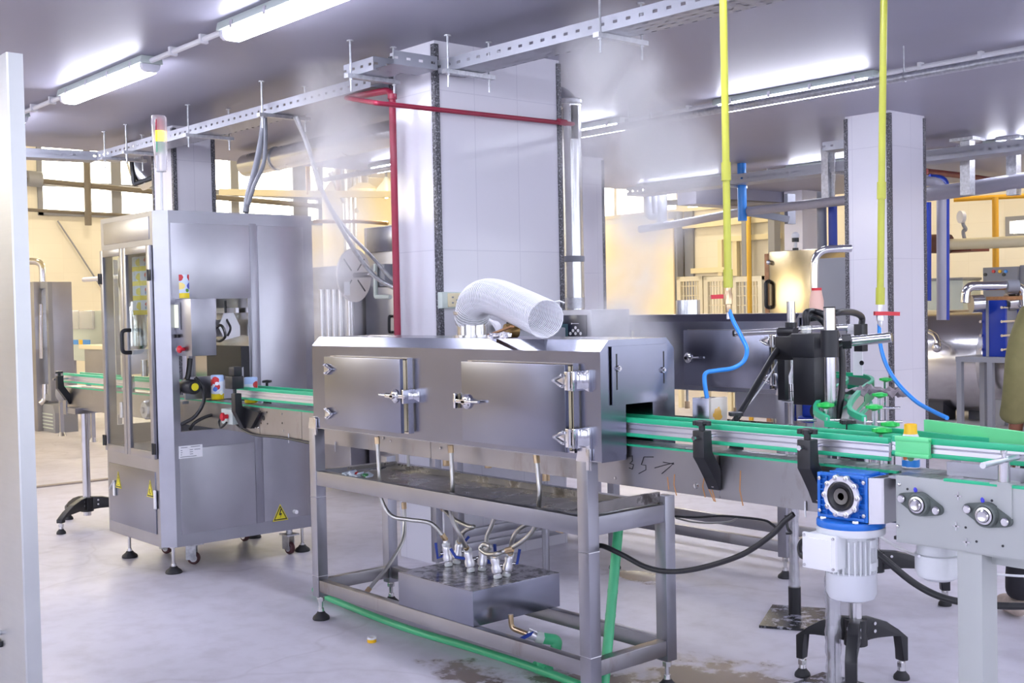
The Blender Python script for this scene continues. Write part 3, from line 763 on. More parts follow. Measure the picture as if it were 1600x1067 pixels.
t1 = make_tunnel(0, 0, 0, 'steel steam tunnel on a square-tube stand with two latched doors, in the centre foreground', 1)
b = B(); pc = P(738, 523, y=3.19)
mk('exhaust_collar', b.lathe([(.082, 0), (.082, .01), (.067, .01), (.067, .075)], (pc.x, 3.19, 1.375), n=32), 'bright', t1)
t2 = make_tunnel(0, 0, .062, 'dark steel steam tunnel of the rear line, behind the sensor poles', 2)
T2 = V((-.80, 2.27, 0)); t2.location = T2; ORG[t2.name] = T2
mk('exhaust_collar', B().lathe([(.10, 0), (.10, .012), (.066, .012), (.066, .06)], (xd, yd_, 1.438), n=28), 'duct', t2)
pc2 = P(1075, 488, y=5.46)
mk('inlet_collar', B().lathe([(.072, 0), (.072, .085), (.068, .085), (.068, .01), (0, .01)], (pc2.x, 5.46, 1.438), n=28), 'duct', t2)

# ---------------------------------------------------------------- manifold box on the lower rails
t = thing('steam_manifold', 'steel box with six valves sitting on the lower rails of the stand', 'manifold', (-4.0, 3.23, .198))
mk('box_body', B().box((-4.266, 2.989, .199), (-3.742, 3.472, .345), .002), 'steelh', t)
mk('top_plate', B().box((-4.264, 2.991, .3452), (-3.744, 3.470, .3465)), 'splash', t)
VPOS = []
for i, (bx, by, tx, ty) in enumerate(((701, 884, 696, 843), (713, 880, 718, 847), (736, 893, 731, 861), (753, 891, 755, 862), (778, 903, 772, 867), (791, 900, 797, 866))):
    p0 = P(bx, by, z=.347); d_ = (p0-CAM).dot(CF)
    p1 = P(tx, ty, d=d_)
    ax = (p1-p0).normalized(); VPOS.append(p1)
    v = mk('valve', B().lathe([(.014, 0), (.014, .02), (.021, .025), (.023, .045), (.017, .06), (.021, .075), (.017, .09), (.014, .095), (.011, (p1-p0).length)], p0, ax, 14), 'alu', t)
    mk('thread_tape', B().lathe([(.017, 0), (.019, .006), (.017, .014)], p0, ax, 12), 'tape', v); mk('thread_tape', B().lathe([(.016, 0), (.019, .004), (.019, .016), (.015, .02)], p0+ax*.085, ax, 12), 'tape', v)
    hx = (-.055, .0, .0, -.01, .0, .07)[i]
    h0 = P(*((684, 872), (712, 862), (712, 870), (770, 880), (775, 885), (808, 880))[i], d=d_)
    h1 = P(*((681, 848), (733, 838), (704, 857), (757, 878), (773, 850), (812, 858))[i], d=d_)
    mk('lever', B().ribbon([p0+ax*.055, h0, h1], .007, .012), 'bluehandle', v)
    mk('lever_pin', B().cyl(p0+ax*.055, p0+ax*.055+CR*(.03 if hx >= 0 else -.03), .007, n=10), 'bright', v)
o0 = P(798, 968, z=.17)
dv = mk('drain_valve', B().tube(bend([P(798, 960, d=4.85)+V((0, 0, .0)), P(799, 981, d=4.85), P(838, 996, d=4.80)], .02), .011, 12), 'brassy', t)
mk('lever', B().ribbon([P(833, 988, d=4.79), P(822, 994, d=4.77), P(811, 1000, d=4.75)], .010, .012), 'bluehandle', dv)
mk('valve_body', B().cyl(P(824, 988, d=4.8), P(842, 996, d=4.8), .020, n=16), 'alu', dv)
mk('white_elbow', B().cyl(P(838, 994, d=4.8), P(850, 998, d=4.8), .024, n=16), 'pale', dv)
mk('green_elbow', B().tube(bend([P(848, 997, d=4.8), P(871, 1000, d=4.8), P(868, 1014, d=4.8)], .03), .023, 14), 'greenp', dv)

# ---------------------------------------------------------------- braided hoses
def hose(lab, pts, r=.0095, mat='braid', k=8, name='braided_hose', cat='hose', grp='braided steam hoses', ends=True):
    p = spl(pts, k); t = thing(name, lab, cat, pts[0], grp)
    mk('hose_body', B().tube(p, r, 10), mat, t)
    if ends:
        for a, c in ((p[0], p[1]), (p[-1], p[-2])):
            d = (c-a).normalized(); mk('ferrule', B().cyl(a-d*.004, a+d*.028, r*1.35, n=8), 'brassy', t)
    return t
ht = lambda px, py: P(px, py, y=3.055)
hose('braided hose dropping at the left end, curling over to the first valve', [ht(589, 684), ht(591, 715), ht(593, 745), P(596, 780, y=3.07), P(612, 806, y=3.09), P(640, 812, y=3.12), P(672, 817, y=3.16), P(689, 833, y=3.19), VPOS[0]])
hose('braided hose dropping under the middle door gap to the third valve', [ht(704, 697), ht(706, 730), ht(707, 765), P(704, 795, y=3.10), P(708, 815, y=3.12), P(720, 838, y=3.15), VPOS[2]])
hose('braided hose from the hidden side ending in a small loop at the second valve', [P(690, 792, y=3.25), P(708, 810, y=3.22), P(732, 822, y=3.2), P(740, 823, y=3.2), P(728, 828, y=3.21), P(719, 838, y=3.22), VPOS[1]])
hose('braided hose dropping at the right door and sweeping back to the coil', [ht(838, 712), ht(841, 745), ht(843, 775), P(836, 822, y=3.09), P(815, 846, y=3.10), P(785, 862, y=3.11), P(764, 866, y=3.12), P(751, 858, y=3.13), P(756, 850, y=3.14), P(766, 855, y=3.14), VPOS[3]])
hose('short braided hose with a black end rising from the coil of hoses', [P(773, 808, y=3.18), P(768, 822, y=3.18), P(761, 838, y=3.18), P(760, 852, y=3.18)], ends=False)
hose('braided hose arching to the rightmost valve', [P(878, 828, y=3.12), P(850, 822, y=3.13), P(826, 818, y=3.15), P(808, 830, y=3.16), P(800, 846, y=3.17), VPOS[5]])
hose('long braided hose hanging behind the left back leg to the lower rail', [P(631, 786, y=3.36), P(632, 815, y=3.36), P(629, 845, y=3.32), P(606, 885, y=3.22), P(585, 910, y=3.14), P(572, 926, y=3.09)])
hose('braided hose tail lying back to the fifth valve', [P(800, 858, y=3.10), P(785, 862, y=3.08), P(776, 866, y=3.07), VPOS[4]])

# ---------------------------------------------------------------- clear spiral duct on the tunnel
pth = [V((pc.x, 3.19, 1.452)), P(737, 498, y=3.19), P(742, 475, y=3.17), P(757, 464, y=3.15), P(780, 466, y=3.13), P(815, 481, y=3.08), P(853, 499, y=3.02)]
path = spl(pth, 16)
t = thing('flexible_duct', 'clear ribbed plastic duct bent off the tunnel top, open end to the right', 'flexible duct', (pc.x, 3.19, 1.45))
NR = 24; RD = .072
bm = bmesh.new(); rings = []; up = None; rib = []
cum = [0]
for a, c in zip(path, path[1:]): cum.append(cum[-1]+(c-a).length)
for i, p in enumerate(path):
    d = (path[min(i+1, len(path)-1)]-path[max(i-1, 0)]).normalized()
    up = d.orthogonal().normalized() if up is None else (up-d*up.dot(d)).normalized()
    w = d.cross(up); rings.append((p, up.copy(), w.copy()))
vr = [[bm.verts.new(p+(u*cos(2*pi*k/NR)+w*sin(2*pi*k/NR))*RD) for k in range(NR)] for p, u, w in rings]
for a, c in zip(vr, vr[1:]):
    for k in range(NR): bm.faces.new((a[k], a[(k+1) % NR], c[(k+1) % NR], c[k]))
mk('duct_wall', bm, 'spiral', t)
pitch = .0135; turns = cum[-1]/pitch; hel = []
steps = int(turns*20); j = 0
for q in range(steps+1):
    s = cum[-1]*q/steps
    while j < len(cum)-2 and cum[j+1] < s: j += 1
    f_ = (s-cum[j])/(cum[j+1]-cum[j]); a, c = rings[j], rings[j+1]
    p = a[0].lerp(c[0], f_); u = a[1].lerp(c[1], f_); w = a[2].lerp(c[2], f_); th = 2*pi*s/pitch
    hel.append(p+(u*cos(th)+w*sin(th))*(RD+.001))
tl = hel[-1]; hel += [tl+CR*.02+CU*.004, tl+CR*.04-CU*.004]
mk('helix_rib', B().tube(hel, .0031, 5), 'spiralw', t)
mk('hose_clamp', B().lathe([(RD+.003, 0), (RD+.005, .002), (RD+.005, .013), (RD+.003, .015)], V((pc.x, 3.185, 1.475)), (.05, -.05, 1), 32), 'bright', t)

# ---------------------------------------------------------------- bits left on the tunnel roof
zr = 1.377
p = P(775, 526, z=zr)
q0, q1 = P(764, 524, z=zr+.012), P(800, 510, z=zr+.05)
t = thing('paint_tin', 'dented brown tin lying on the tunnel roof under the clear duct', 'tin', P(797, 523, z=zr))
c0 = P(789, 517, z=zr+.030); ax_ = (CR*1+CF*.4); ax_.z = 0; ax_.normalize()
mk('tin_body', B().lathe([(.0, 0), (.027, 0), (.029, .004), (.029, .05), (.027, .054), (.024, .054), (.024, .05), (0, .05)], c0, ax_, 20), 'kraft', t)
solo('wooden_stick', B().ribbon([q0, q0.lerp(q1, .5), q1], .016, .007), 'wood', 'flat wooden stick leaning against the brown tin on the tunnel roof', 'stick', q0)
c = P(783, 527, z=zr+.012)
b = B(); 
for i in range(10):
    a = c + V((random.uniform(-.045, .045), random.uniform(-.02, .02), random.uniform(-.008, .014)))
    b.obox(a, V((random.uniform(.008, .022), random.uniform(-.01, .01), random.uniform(-.006, .01))), V((random.uniform(-.006, .006), random.uniform(.006, .012), random.uniform(-.004, .004))), V((0, .002, random.uniform(.004, .009))), .002)
solo('foil_scrap', b, 'foil', 'crumpled silver foil on the front edge of the tunnel roof', 'foil', c)
c = P(767, 512, y=3.30)
bm = bmesh.new(); bmesh.ops.create_icosphere(bm, subdivisions=3, radius=.05)
for v in bm.verts: v.co = V((v.co.x*1.1, v.co.y*.6, max(-.03, v.co.z*.75)))*(1+.22*sin(v.co.x*90+v.co.z*60)*cos(v.co.y*80)) + V((c.x, c.y, zr+.034))
solo('rag', bm, 'fabricwhite', 'white rag bunched on the tunnel roof behind the brown tin', 'rag', (c.x, c.y, zr))
c = P(560, 742, z=.712+.018); b = B()
for i in range(9):
    a = c+V((random.uniform(-.07, .07), random.uniform(-.025, .025), random.uniform(-.004, .012)))
    b.obox(a, V((.022, random.uniform(-.01, .01), random.uniform(-.006, .006))), V((random.uniform(-.006, .006), .016, .002)), V((0, .001, .004)), .001)
solo('crushed_carton', b, spots('crumpled_print', srgb(214, 224, 236), [('ball', (.0, 0, 0), .02, srgb(200, 50, 50)), ('ball', (.05, 0, .01), .02, srgb(60, 150, 90)), ('ball', (-.05, 0, .01), .015, srgb(70, 120, 200))]), 'crushed printed sleeve lying on the left end of the drip tray', 'litter', c)
# ---------------------------------------------------------------- socket box on the column
cx = -5.44
p0, p1 = P(684, 482, x=cx), P(742, 456, x=cx)
t = thing('socket_box', 'grey trunking box with a pale socket plate on the big column', 'socket', (cx, p0.y, p0.z))
mk('back_box', B().box((cx, p0.y, p0.z), (cx+.045, p1.y, p1.z), .004), 'pale', t)
s0, s1 = P(692, 480, x=cx), P(719, 458, x=cx)
pl = mk('socket_plate', B().box((cx+.045, s0.y, s0.z), (cx+.053, s1.y, s1.z), .003), 'cream', t)
bb = B()
for fy, fz in ((.25, .3), (.25, .7), (.5, .5), (.62, .3), (.62, .75), (.8, .5)):
    y, z = s0.y+(s1.y-s0.y)*fy, s0.z+(s1.z-s0.z)*fz; bb.box((cx+.053, y-.007, z-.004), (cx+.0545, y+.007, z+.004))
mk('pin_hole', bb, 'midgrey', pl)
mk('switch_cover', B().box((cx+.045, s1.y+.02, p0.z+.02), (cx+.055, p1.y-.005, p1.z-.01), .003), 'blackgloss', t)
# ================================================================ LABELLING MACHINE
xs, yf, cc, xl, yb, zt_, zb_ = -6.36, 2.86, .065, P(157, 345, y=2.86).x, 3.865, 2.09, .165
t = thing('labelling_machine', 'tall steel sleeve labelling machine with glazed doors and a side opening, left of the tunnel', 'labelling machine', (xl/2+xs/2, 3.36, 0))
LM = t
hexp = [(xl, yf), (xs-cc, yf), (xs, yf+cc), (xs, yb), (xl, yb)]
zo0, zo1 = .825, 1.585              # opening in the outlet side
zd0, zd1 = .70, 1.885               # glazed zone
yo0, yo1 = 2.968, 3.43
b = B().prism(hexp, 'z', zb_, zd0).prism(hexp, 'z', zd1, zt_)
b.prism([(xl, yo1), (xs, yo1), (xs, yb), (xl, yb)], 'z', zd0, zd1)
b.prism([(xs-.13, yf), (xs-cc, yf), (xs, yf+cc), (xs, yo0), (xs-.03, yo0), (xs-.03, yf+cc+.01), (xs-cc-.01, yf+.03), (xs-.13, yf+.03)], 'z', zd0, zd1)
b.box((xl, yf, zd0), (xl+.03, yo1, zd0+.12)).box((xl, yf, zd0+.12), (xl+.045, yf+.05, zd1)).box((xl, yo1-.03, zd0+.12), (xl+.03, yo1, zd1))
b.box((xs-.02, yo0, zo1), (xs, yo1, zd1)).box((xs-.02, yo0, zd0), (xs, yo1, zo0))
mk('cabinet', b, 'steel', t)
mk('side_glass', B().box((xl+.01, yf+.05, 1.25), (xl+.016, yo1-.03, zd1)), 'glass', t)
# raised sheet panels of the outlet side and the front
X = xs+.004
def panel(y0, y1, z0, z1, nm='side_panel', mat='steelp', th=.005):
    return mk(nm, B().box((xs-.001, y0, z0), (xs+th, y1, z1), .002), mat, t)
panel(2.935, 3.43, zo1+.002, 2.018)
panel(3.485, 3.80, .24, 2.018)
panel(2.955, 3.43, .235, .725)
panel(3.435, 3.48, .235, 2.03, 'side_strip', 'steel', .003)
mk('front_panel', B().box((xl+.05, yf-.004, 1.93), (xs-.11, yf+.001, zt_-.03), .002), 'steelp', t)
ap = mk('access_door', B().box((xl+.03, yf-.006, zb_+.07), (xs-.115, yf+.001, .595), .003), 'steelh', t)
mk('latch_handle', B().box((P(181, 760, y=yf).x-.012, yf-.016, P(181, 774, y=yf).z), (P(181, 760, y=yf).x+.012, yf-.006, P(181, 750, y=yf).z), .004), 'whiteplastic', ap)
mk('latch_handle', B().box((P(245, 780, y=yf).x-.012, yf-.016, P(245, 795, y=yf).z), (P(245, 780, y=yf).x+.012, yf-.006, P(245, 766, y=yf).z), .004), 'whiteplastic', ap)
mk('key_tag', B().ribbon([P(178, 752, y=yf-.018), P(174, 758, y=yf-.018), P(172, 764, y=yf-.018)], .012, .003), 'whiteplastic', ap)
def warn(par, px, py, w, h, plane, v, kind):
    """yellow triangle sticker with black border"""
    c = P(px, py, **{plane: v})
    def tri(s, d):
        pts = [(-w*s/2, -h*s*.36), (w*s/2, -h*s*.36), (0, h*s*.64)]
        if plane == 'y': return B().prism([(c.x+a, c.z+q) for a, q in pts], 'y', v-d, v)
        return B().prism([(c.y+a, c.z+q) for a, q in pts], 'x', v, v+d)
    s_ = mk('warning_sticker', tri(1.15, .0012), 'yellow', par)
    mk('black_triangle', tri(1.0, .0016), 'black', s_); mk('yellow_field', tri(.78, .0020), 'yellow', s_)
    b = B(); d = .0024
    if kind == 'bolt': pts = [(.006, .40), (-.12, -.02), (.02, -.02), (-.03, -.26), (.12, .10), (.0, .10), (.10, .40)]
    elif kind == 'bang': pts = [(-.045, .36), (.045, .36), (.02, -.06), (-.02, -.06)]
    else: pts = [(-.14, .05), (-.06, .16), (.04, .12), (-.04, .04), (-.02, -.1), (.12, -.2), (.0, -.22), (-.12, -.12)]
    if plane == 'y': b.prism([(c.x+a*w, c.z+q*h) for a, q in pts], 'y', v-d, v)
    else: b.prism([(c.y+a*w, c.z+q*h) for a, q in pts], 'x', v, v+d)
    if kind == 'bang': b.box((c.x-.05*w, v-d, c.z-.22*h), (c.x+.05*w, v, c.z-.12*h))
    mk('black_symbol', b, 'black', s_)
warn(ap, 185, 753, .075, .088, 'y', yf-.006, 'bang'); warn(ap, 235, 767, .085, .088, 'y', yf-.006, 'hand')
warn(t, 438, 804, .093, .088, 'x', xs+.005, 'bolt')
kn = P(459, 799, x=xs)
mk('cable_gland', B().cyl((xs, kn.y, kn.z), (xs+.035, kn.y, kn.z), .012, n=12), 'whiteplastic', t)
# rating plate
r0, r1 = P(280, 717, x=xs+.006), P(316, 694, x=xs+.006)
rp = mk('rating_plate', B().box((xs, r0.y, r0.z), (xs+.007, r1.y, r1.z)), 'whiteplastic', t)
b = B(); W, H = r1.y-r0.y, r1.z-r0.z
for fy, fz, fw in ((.08, .84, .28), (.5, .86, .4), (.06, .62, .08), (.45, .62, .14), (.06, .45, .08), (.45, .45, .14), (.65, .62, .25), (.06, .28, .06), (.45, .28, .14), (.04, .1, .7)):
    b.box((xs, r0.y+W*fy, r0.z+H*fz), (xs+.0076, r0.y+W*(fy+fw), r0.z+H*(fz+.055)))
mk('print_line', b, 'midgrey', rp)
# glazed doors
def gdoor(x0, x1, z0, z1, hs):
    d = mk('glazed_door', B().ring(x0, x1, z0, z1, .042, yf-.022, yf-.002, .003), 'steel', t)
    mk('glass_pane', B().box((x0+.04, yf-.014, z0+.04), (x1-.04, yf-.010, z1-.04)), 'glass', d)
    for f in (.86, .05):
        z = z0+(z1-z0)*f; x = x0 if hs < 0 else x1
        mk('hinge', B().box((x-.022, yf-.030, z-.032), (x+.022, yf-.020, z+.032), .003).cyl((x, yf-.030, z-.032), (x, yf-.030, z+.032), .007), 'black', d)
    return d
dx0, dxm, dx1 = P(164, 500, y=yf).x, P(199, 500, y=yf).x, P(241, 500, y=yf).x
gdoor(dx0, dxm-.003, .672, 1.895, -1)
gd = gdoor(dxm+.003, dx1, .672, 1.895, 1)
hx, hz0, hz1 = P(197, 533, y=yf-.05).x, P(197, 551, y=yf-.05).z, P(197, 516, y=yf-.05).z
mk('door_handle', B().tube(bend([(hx, yf-.02, hz0), (hx, yf-.075, hz0), (hx, yf-.075, hz1), (hx, yf-.02, hz1)], .03), .012, 10), 'black', gd)
# back wall inside
mk('inner_panel', B().box((xl+.03, yo1-.006, zd0), (xs-.02, yo1-.001, zd1)), 'bright', t)
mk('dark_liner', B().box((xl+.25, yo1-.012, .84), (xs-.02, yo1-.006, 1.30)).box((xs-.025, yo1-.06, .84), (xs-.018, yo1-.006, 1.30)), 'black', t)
# control box with its slanted screen side
bx1 = -6.165
y0_, y1_ = 2.955, 3.105
cb_ = mk('control_box', B().box((xs, y0_, 1.262), (bx1, y1_, 1.583), .003), 'steel', t)
def cpt(px, py): return P(px, py, y=y0_-.003)
s0, s1 = cpt(265, 512), cpt(279, 476)
mk('screen_bezel', B().box((s0.x-.02, y0_-.006, s0.z-.012), (s1.x+.02, y0_, s1.z+.012), .002), 'midgrey', cb_)
mk('lit_screen', B().box((s0.x, y0_-.008, s0.z), (s1.x, y0_-.005, s1.z)), 'screen', cb_)
for px in (265, 270, 275, 280):
    c = cpt(px, 525); mk('push_button', B().cyl((c.x, y0_-.015, c.z), (c.x, y0_, c.z), .010, n=12), 'black', cb_)
c = P(275, 546, y=y0_-.05)
mk('emergency_stop', B().lathe([(.010, 0), (.010, .02), (.020, .022), (.022, .032), (.015, .040), (0, .041)], (c.x, y0_, c.z), (0, -1, 0), 18), 'red', cb_)
c = P(265, 547, y=y0_-.03); mk('rotary_switch', B().lathe([(.012, 0), (.012, .035), (0, .036)], (c.x, y0_, c.z), (0, -1, 0), 14), 'black', cb_)
c = cpt(280, 546); mk('push_button', B().lathe([(.010, 0), (.010, .02), (0, .021)], (c.x, y0_, c.z), (0, -1, 0), 14), 'chrome', cb_)
# signal tower in its plastic bag
sp = P(253, 327, y=2.95); sx, sy = sp.x, 2.95
zA = P(254, 268, y=sy).z
st_ = mk('signal_tower', B().cyl((sx, sy, zt_), (sx, sy, zA+.01), .009, n=12).lathe([(.02, 0), (.026, .004), (.026, .09), (.024, .095)], (sx, sy, zA), n=20), 'whiteplastic', t)
zs = [P(254, q, y=sy).z for q in (237, 220, 203, 186)]
mk('green_lens', B().lathe([(.024, 0), (.024, zs[1]-zs[0])], (sx, sy, zs[0]), n=20), 'greenlens', st_)
mk('amber_lens', B().lathe([(.024, 0), (.024, zs[2]-zs[1])], (sx, sy, zs[1]), n=20), 'amberlamp', st_)
mk('red_lens', B().lathe([(.024, 0), (.024, zs[3]-zs[2]), (.015, zs[3]-zs[2]+.012), (0, zs[3]-zs[2]+.014)], (sx, sy, zs[2]), n=20), 'redlens', st_)
wv = lambda px, py, d=0: P(px, py, y=sy+d)
bm = bmesh.new()
loops = []
for (pl_, pr_, py) in ((247, 260, 268), (243, 261.5, 262), (240, 261.5, 240), (238, 261, 215), (236, 260.5, 192), (236, 260, 184), (237, 258, 181)):
    a, c = wv(pl_, py), wv(pr_, py); ctr = (a+c)/2; hw = (c-a)/2; dp = CF*.034
    loops.append([bm.verts.new(ctr + hw*cos(2*pi*k/14) + dp*sin(2*pi*k/14)) for k in range(14)])
for a, c in zip(loops, loops[1:]):
    for k in range(14): bm.faces.new((a[k], a[(k+1) % 14], c[(k+1) % 14], c[k]))
mk('plastic_bag', bm, 'bag', st_)
# reel disc and spindle sticking out on the infeed side
rc = P(150, 437, y=3.25)
mk('reel_disc', B().lathe([(.24, -.004), (.24, .004)], (xl-.05, 3.22, rc.z-.03), (1, 0, 0), 40), 'steel', t)
e = P(131, 437, y=3.22)
mk('spindle', B().cyl((xl, 3.22, e.z), (e.x, 3.22, e.z), .016), 'alu', t)
# inside: mandrel, drives
mx_ = P(214, 500, y=3.10).x
mk('mandrel', B().lathe([(.045, 0), (.062, .02), (.062, .22), (.05, .26), (.05, .3)], (mx_, 3.10, P(214, 545, y=3.1).z), n=24), 'bright', t)
mk('guide_post', B().box((P(187, 450, y=3.2).x-.02, 3.2, zd0), (P(187, 450, y=3.2).x+.02, 3.24, zd1)).box((P(178, 450, y=3.3).x-.05, 3.3, zd0), (P(178, 450, y=3.3).x+.0, 3.34, zd1)), 'alu', t)
wh = P(232, 640, y=3.0)
mk('drive_wheel', B().lathe([(.0, -.03), (.05, -.03), (.06, -.015), (.06, .015), (.05, .03), (.02, .032), (.02, .045), (0, .045)], wh, (0, -1, 0), 24), 'alu', t)
for px, py in ((226, 575), (236, 560), (205, 600), (192, 640)):
    q = P(px, py, y=3.05); mk('drive_roller', B().lathe([(0, -.05), (.022, -.05), (.022, .05), (0, .05)], q, (0, 0, 1), 14), 'bright', t)
q0 = P(286, 603, y=3.02)
mo = mk('drive_motor', B().lathe([(0, -.13), (.036, -.13), (.043, -.10), (.043, 0), (.036, .012), (0, .012)], (P(303, 599, y=3.02).x, 3.02, q0.z), (1, 0, 0), 22), 'black', t)
mk('yellow_disc', B().lathe([(0, .012), (.022, .012), (.022, .0135), (0, .0135)], (P(303, 599, y=3.02).x, 3.02, q0.z), (1, 0, 0), 18), 'yellow', mo)
mk('drive_bracket', B().box((-6.62, 3.0, .98), (-6.40, 3.04, .995)).box((-6.46, 3.04, 1.0), (-6.44, 3.3, 1.13)).prism([(3.22, 1.0), (3.36, 1.0), (3.36, 1.18), (3.22, 1.10)], 'x', -6.34, -6.334), 'steel', t)
mk('heater_block', B().box((-6.75, 3.2, 1.36), (-6.50, 3.36, 1.46), .004).box((-6.66, 3.30, 1.46), (-6.62, 3.34, 1.85)).box((-6.8, 3.38, 1.5), (-6.45, 3.40, 1.53)).box((-6.8, 3.38, 1.62), (-6.45, 3.40, 1.65)), 'alu', t)
mk('guard_tab', B().prism([(3.26, 1.42), (3.30, 1.5), (3.36, 1.5), (3.40, 1.42), (3.40, 1.36), (3.30, 1.34)], 'x', -6.45, -6.44), 'whiteplastic', t)
cbl = B()
cbl.tube(spl([P(330, 520, y=3.2), P(345, 508, y=3.2), P(352, 525, y=3.2), P(342, 533, y=3.2), P(330, 528, y=3.2)], 6), .008, 8)
cbl.tube(spl([P(352, 470, y=3.32), P(353, 495, y=3.32), P(360, 512, y=3.3), P(356, 524, y=3.3)], 6), .007, 8)
cbl.tube(spl([P(297, 560, y=3.06), P(293, 590, y=3.04), P(283, 605, y=3.0), P(277, 615, y=2.98)], 6), .016, 8)
mk('inner_cable', cbl, 'cable', t)
cbl = B()
cbl.tube(spl([P(305, 590, x=xs+.03), P(317, 606, x=xs+.06), P(318, 628, x=xs+.06), P(305, 650, x=xs+.04), P(285, 662, x=xs-.0), P(277, 665, x=xs-.05)], 8), .011, 10)
cbl.tube(spl([P(350, 645, x=xs+.05), P(325, 650, x=xs+.05), P(305, 660, x=xs+.03), P(297, 670, x=xs-.02)], 8), .010, 10)
mk('drive_cable', cbl, 'cable', t)
# feet and castors
st, pd = B(), B()
for x, y in ((-6.457, 2.945), (-7.08, 2.945), (-6.457, 3.80), (-7.08, 3.80)):
    foot(st, pd, x, y, zb_+.01, .048)
    mk('foot_pad', pd, 'rubber', t); mk('foot_stem', st, 'bright', t); st, pd = B(), B()
for (x, y, a) in ((-6.60, 3.14, .9), (-7.02, 3.16, .4), (-6.44, 3.70, .2), (-7.02, 3.70, .2)):
    d = V((cos(a), sin(a), 0)); n_ = V((-sin(a), cos(a), 0))
    c = mk('castor_wheel', B().lathe([(0, -.016), (.030, -.016), (.037, -.010), (.037, .010), (.030, .016), (0, .016)], V((x, y, .037)), n_, 24), plain('dark_red_tyre', srgb(74, 40, 44), .5) if 'dark_red_tyre' not in bpy.data.materials else bpy.data.materials['dark_red_tyre'], t)
    mk('castor_hub', B().lathe([(0, -.018), (.022, -.018), (.022, .018), (0, .018)], V((x, y, .037)), n_, 16), 'alu', c)
    f_ = B()
    for s in (-1, 1):
        q = V((x, y, 0))+n_*s*.022
        f_.obox(q+V((0, 0, .075))-d*.012, d*.03, n_*.002, V((0, 0, .045))); f_.obox(q+V((0, 0, .05)), d*.014, n_*.002, V((0, 0, .022)))
    f_.box((x-.045, y-.045, .118), (x+.045, y+.045, .126)); f_.cyl((x, y, .12), (x, y, zb_), .02)
    mk('castor_fork', f_, 'galv', c)

# printed label film hanging inside behind the right-hand pane
f0, f1, f2, f3 = P(206, 402, y=3.02), P(237, 400, y=3.02), P(237, 490, y=3.02), P(210, 492, y=3.02)
zf0, zf1 = f3.z, f0.z
items = []
nrep = 4; hh = (zf1-zf0)/nrep
for i in range(nrep):
    z = (i+.5)*hh - (zf1-zf0)/2
    items += [('band', 'z', z-.5*hh, z-.18*hh, srgb(226, 214, 60)), ('ball', (.055, 0, z+.22*hh), .028, srgb(196, 44, 44)), ('ball', (.05, 0, z-.02*hh), .022, srgb(70, 130, 180)), ('ball', (-.05, 0, z+.1*hh), .025, srgb(226, 218, 90)), ('ball', (-.1, 0, z+.3*hh), .02, srgb(96, 170, 110))]
fm = spots('printed_film', srgb(206, 222, 232), items, .25)
xm_ = (f0.x+f1.x)/2; hw = (f1.x-f0.x)/2
bm = bmesh.new(); prev = None
for i in range(21):
    x = xm_-hw+2*hw*i/20; y = 3.02+.012*sin(i*1.1)
    cur = [bm.verts.new((x, y, zf0)), bm.verts.new((x, y, zf1))]
    if prev: bm.faces.new((prev[0], cur[0], cur[1], prev[1]))
    prev = cur
o = solo('label_film', bm, fm, 'printed yellow and blue sleeve film hanging behind the glazed door', 'label film', (xm_, 3.02, (zf0+zf1)/2))
so = o.modifiers.new('thickness', 'SOLIDIFY'); so.thickness = .002

# printed sleeves and cans
def can_mat(n, yoff=0, flip=1):
    return spots(n, srgb(224, 230, 242), [('band', 'z', .135*.78, .2, srgb(176, 204, 242)), ('ball', (.022, -.028, .112), .022, srgb(206, 40, 44)), ('ball', (.028, -.018, .074), .016, srgb(204, 48, 52)), ('ball', (.03, -.022, .094), .011, srgb(240, 240, 250)), ('ball', (.022, -.030, .062), .014, srgb(80, 120, 210)), ('band', 'z', -1, .034, srgb(240, 214, 30)), ('ball', (.036, .002, .04), .012, srgb(246, 246, 240)), ('ball', (-.01, -.034, .10), .02, srgb(180, 36, 40))])
cm = can_mat('printed_can')
def can(lab, x, y, z, rz, h=.142, r=.037):
    o = solo('printed_can', B().lathe([(0, 0), (r-.003, 0), (r, .004), (r, h-.004), (r-.003, h), (r-.008, h-.002), (0, h-.002)], (x, y, z), n=32), cm, lab, 'can', (x, y, z), 'printed sleeves and cans')
    o.rotation_euler = (0, 0, rz); return o
q = P(340, 615, y=3.19)
can('printed can with a yellow foot standing at the outlet of the labelling machine', q.x, 3.19, .998, .1)
q2 = P(388, 600, y=3.30)
can('printed can half hidden by the black bracket at the start of the green rail', P(392, 600, y=3.19).x, 3.19, .998, 2.2)
# flat sleeve stuck on the upper panel
e0, e1 = P(281, 466, x=xs+.012), P(296, 429, x=xs+.012)
sm = spots('printed_sleeve', srgb(206, 220, 244), [('ball', (0, -.03, .12), .022, srgb(196, 40, 48)), ('ball', (0, .04, .125), .026, srgb(196, 40, 48)), ('ball', (0, .03, .07), .02, srgb(80, 90, 190)), ('ball', (0, -.02, .07), .022, srgb(246, 226, 140)), ('band', 'z', -1, .03, srgb(240, 214, 30)), ('ball', (0, .012, .045), .014, srgb(96, 150, 60))])
solo('printed_sleeve', B().prism([(xs+.005, e0.y), (xs+.013, e0.y+.008), (xs+.016, (e0.y+e1.y)/2), (xs+.013, e1.y-.008), (xs+.005, e1.y)], 'z', e0.z, e1.z), sm, 'printed sleeve stuck upright on the upper steel panel, above the control box', 'label sleeve', (xs+.005, (e0.y+e1.y)/2, e0.z), 'printed sleeves and cans')
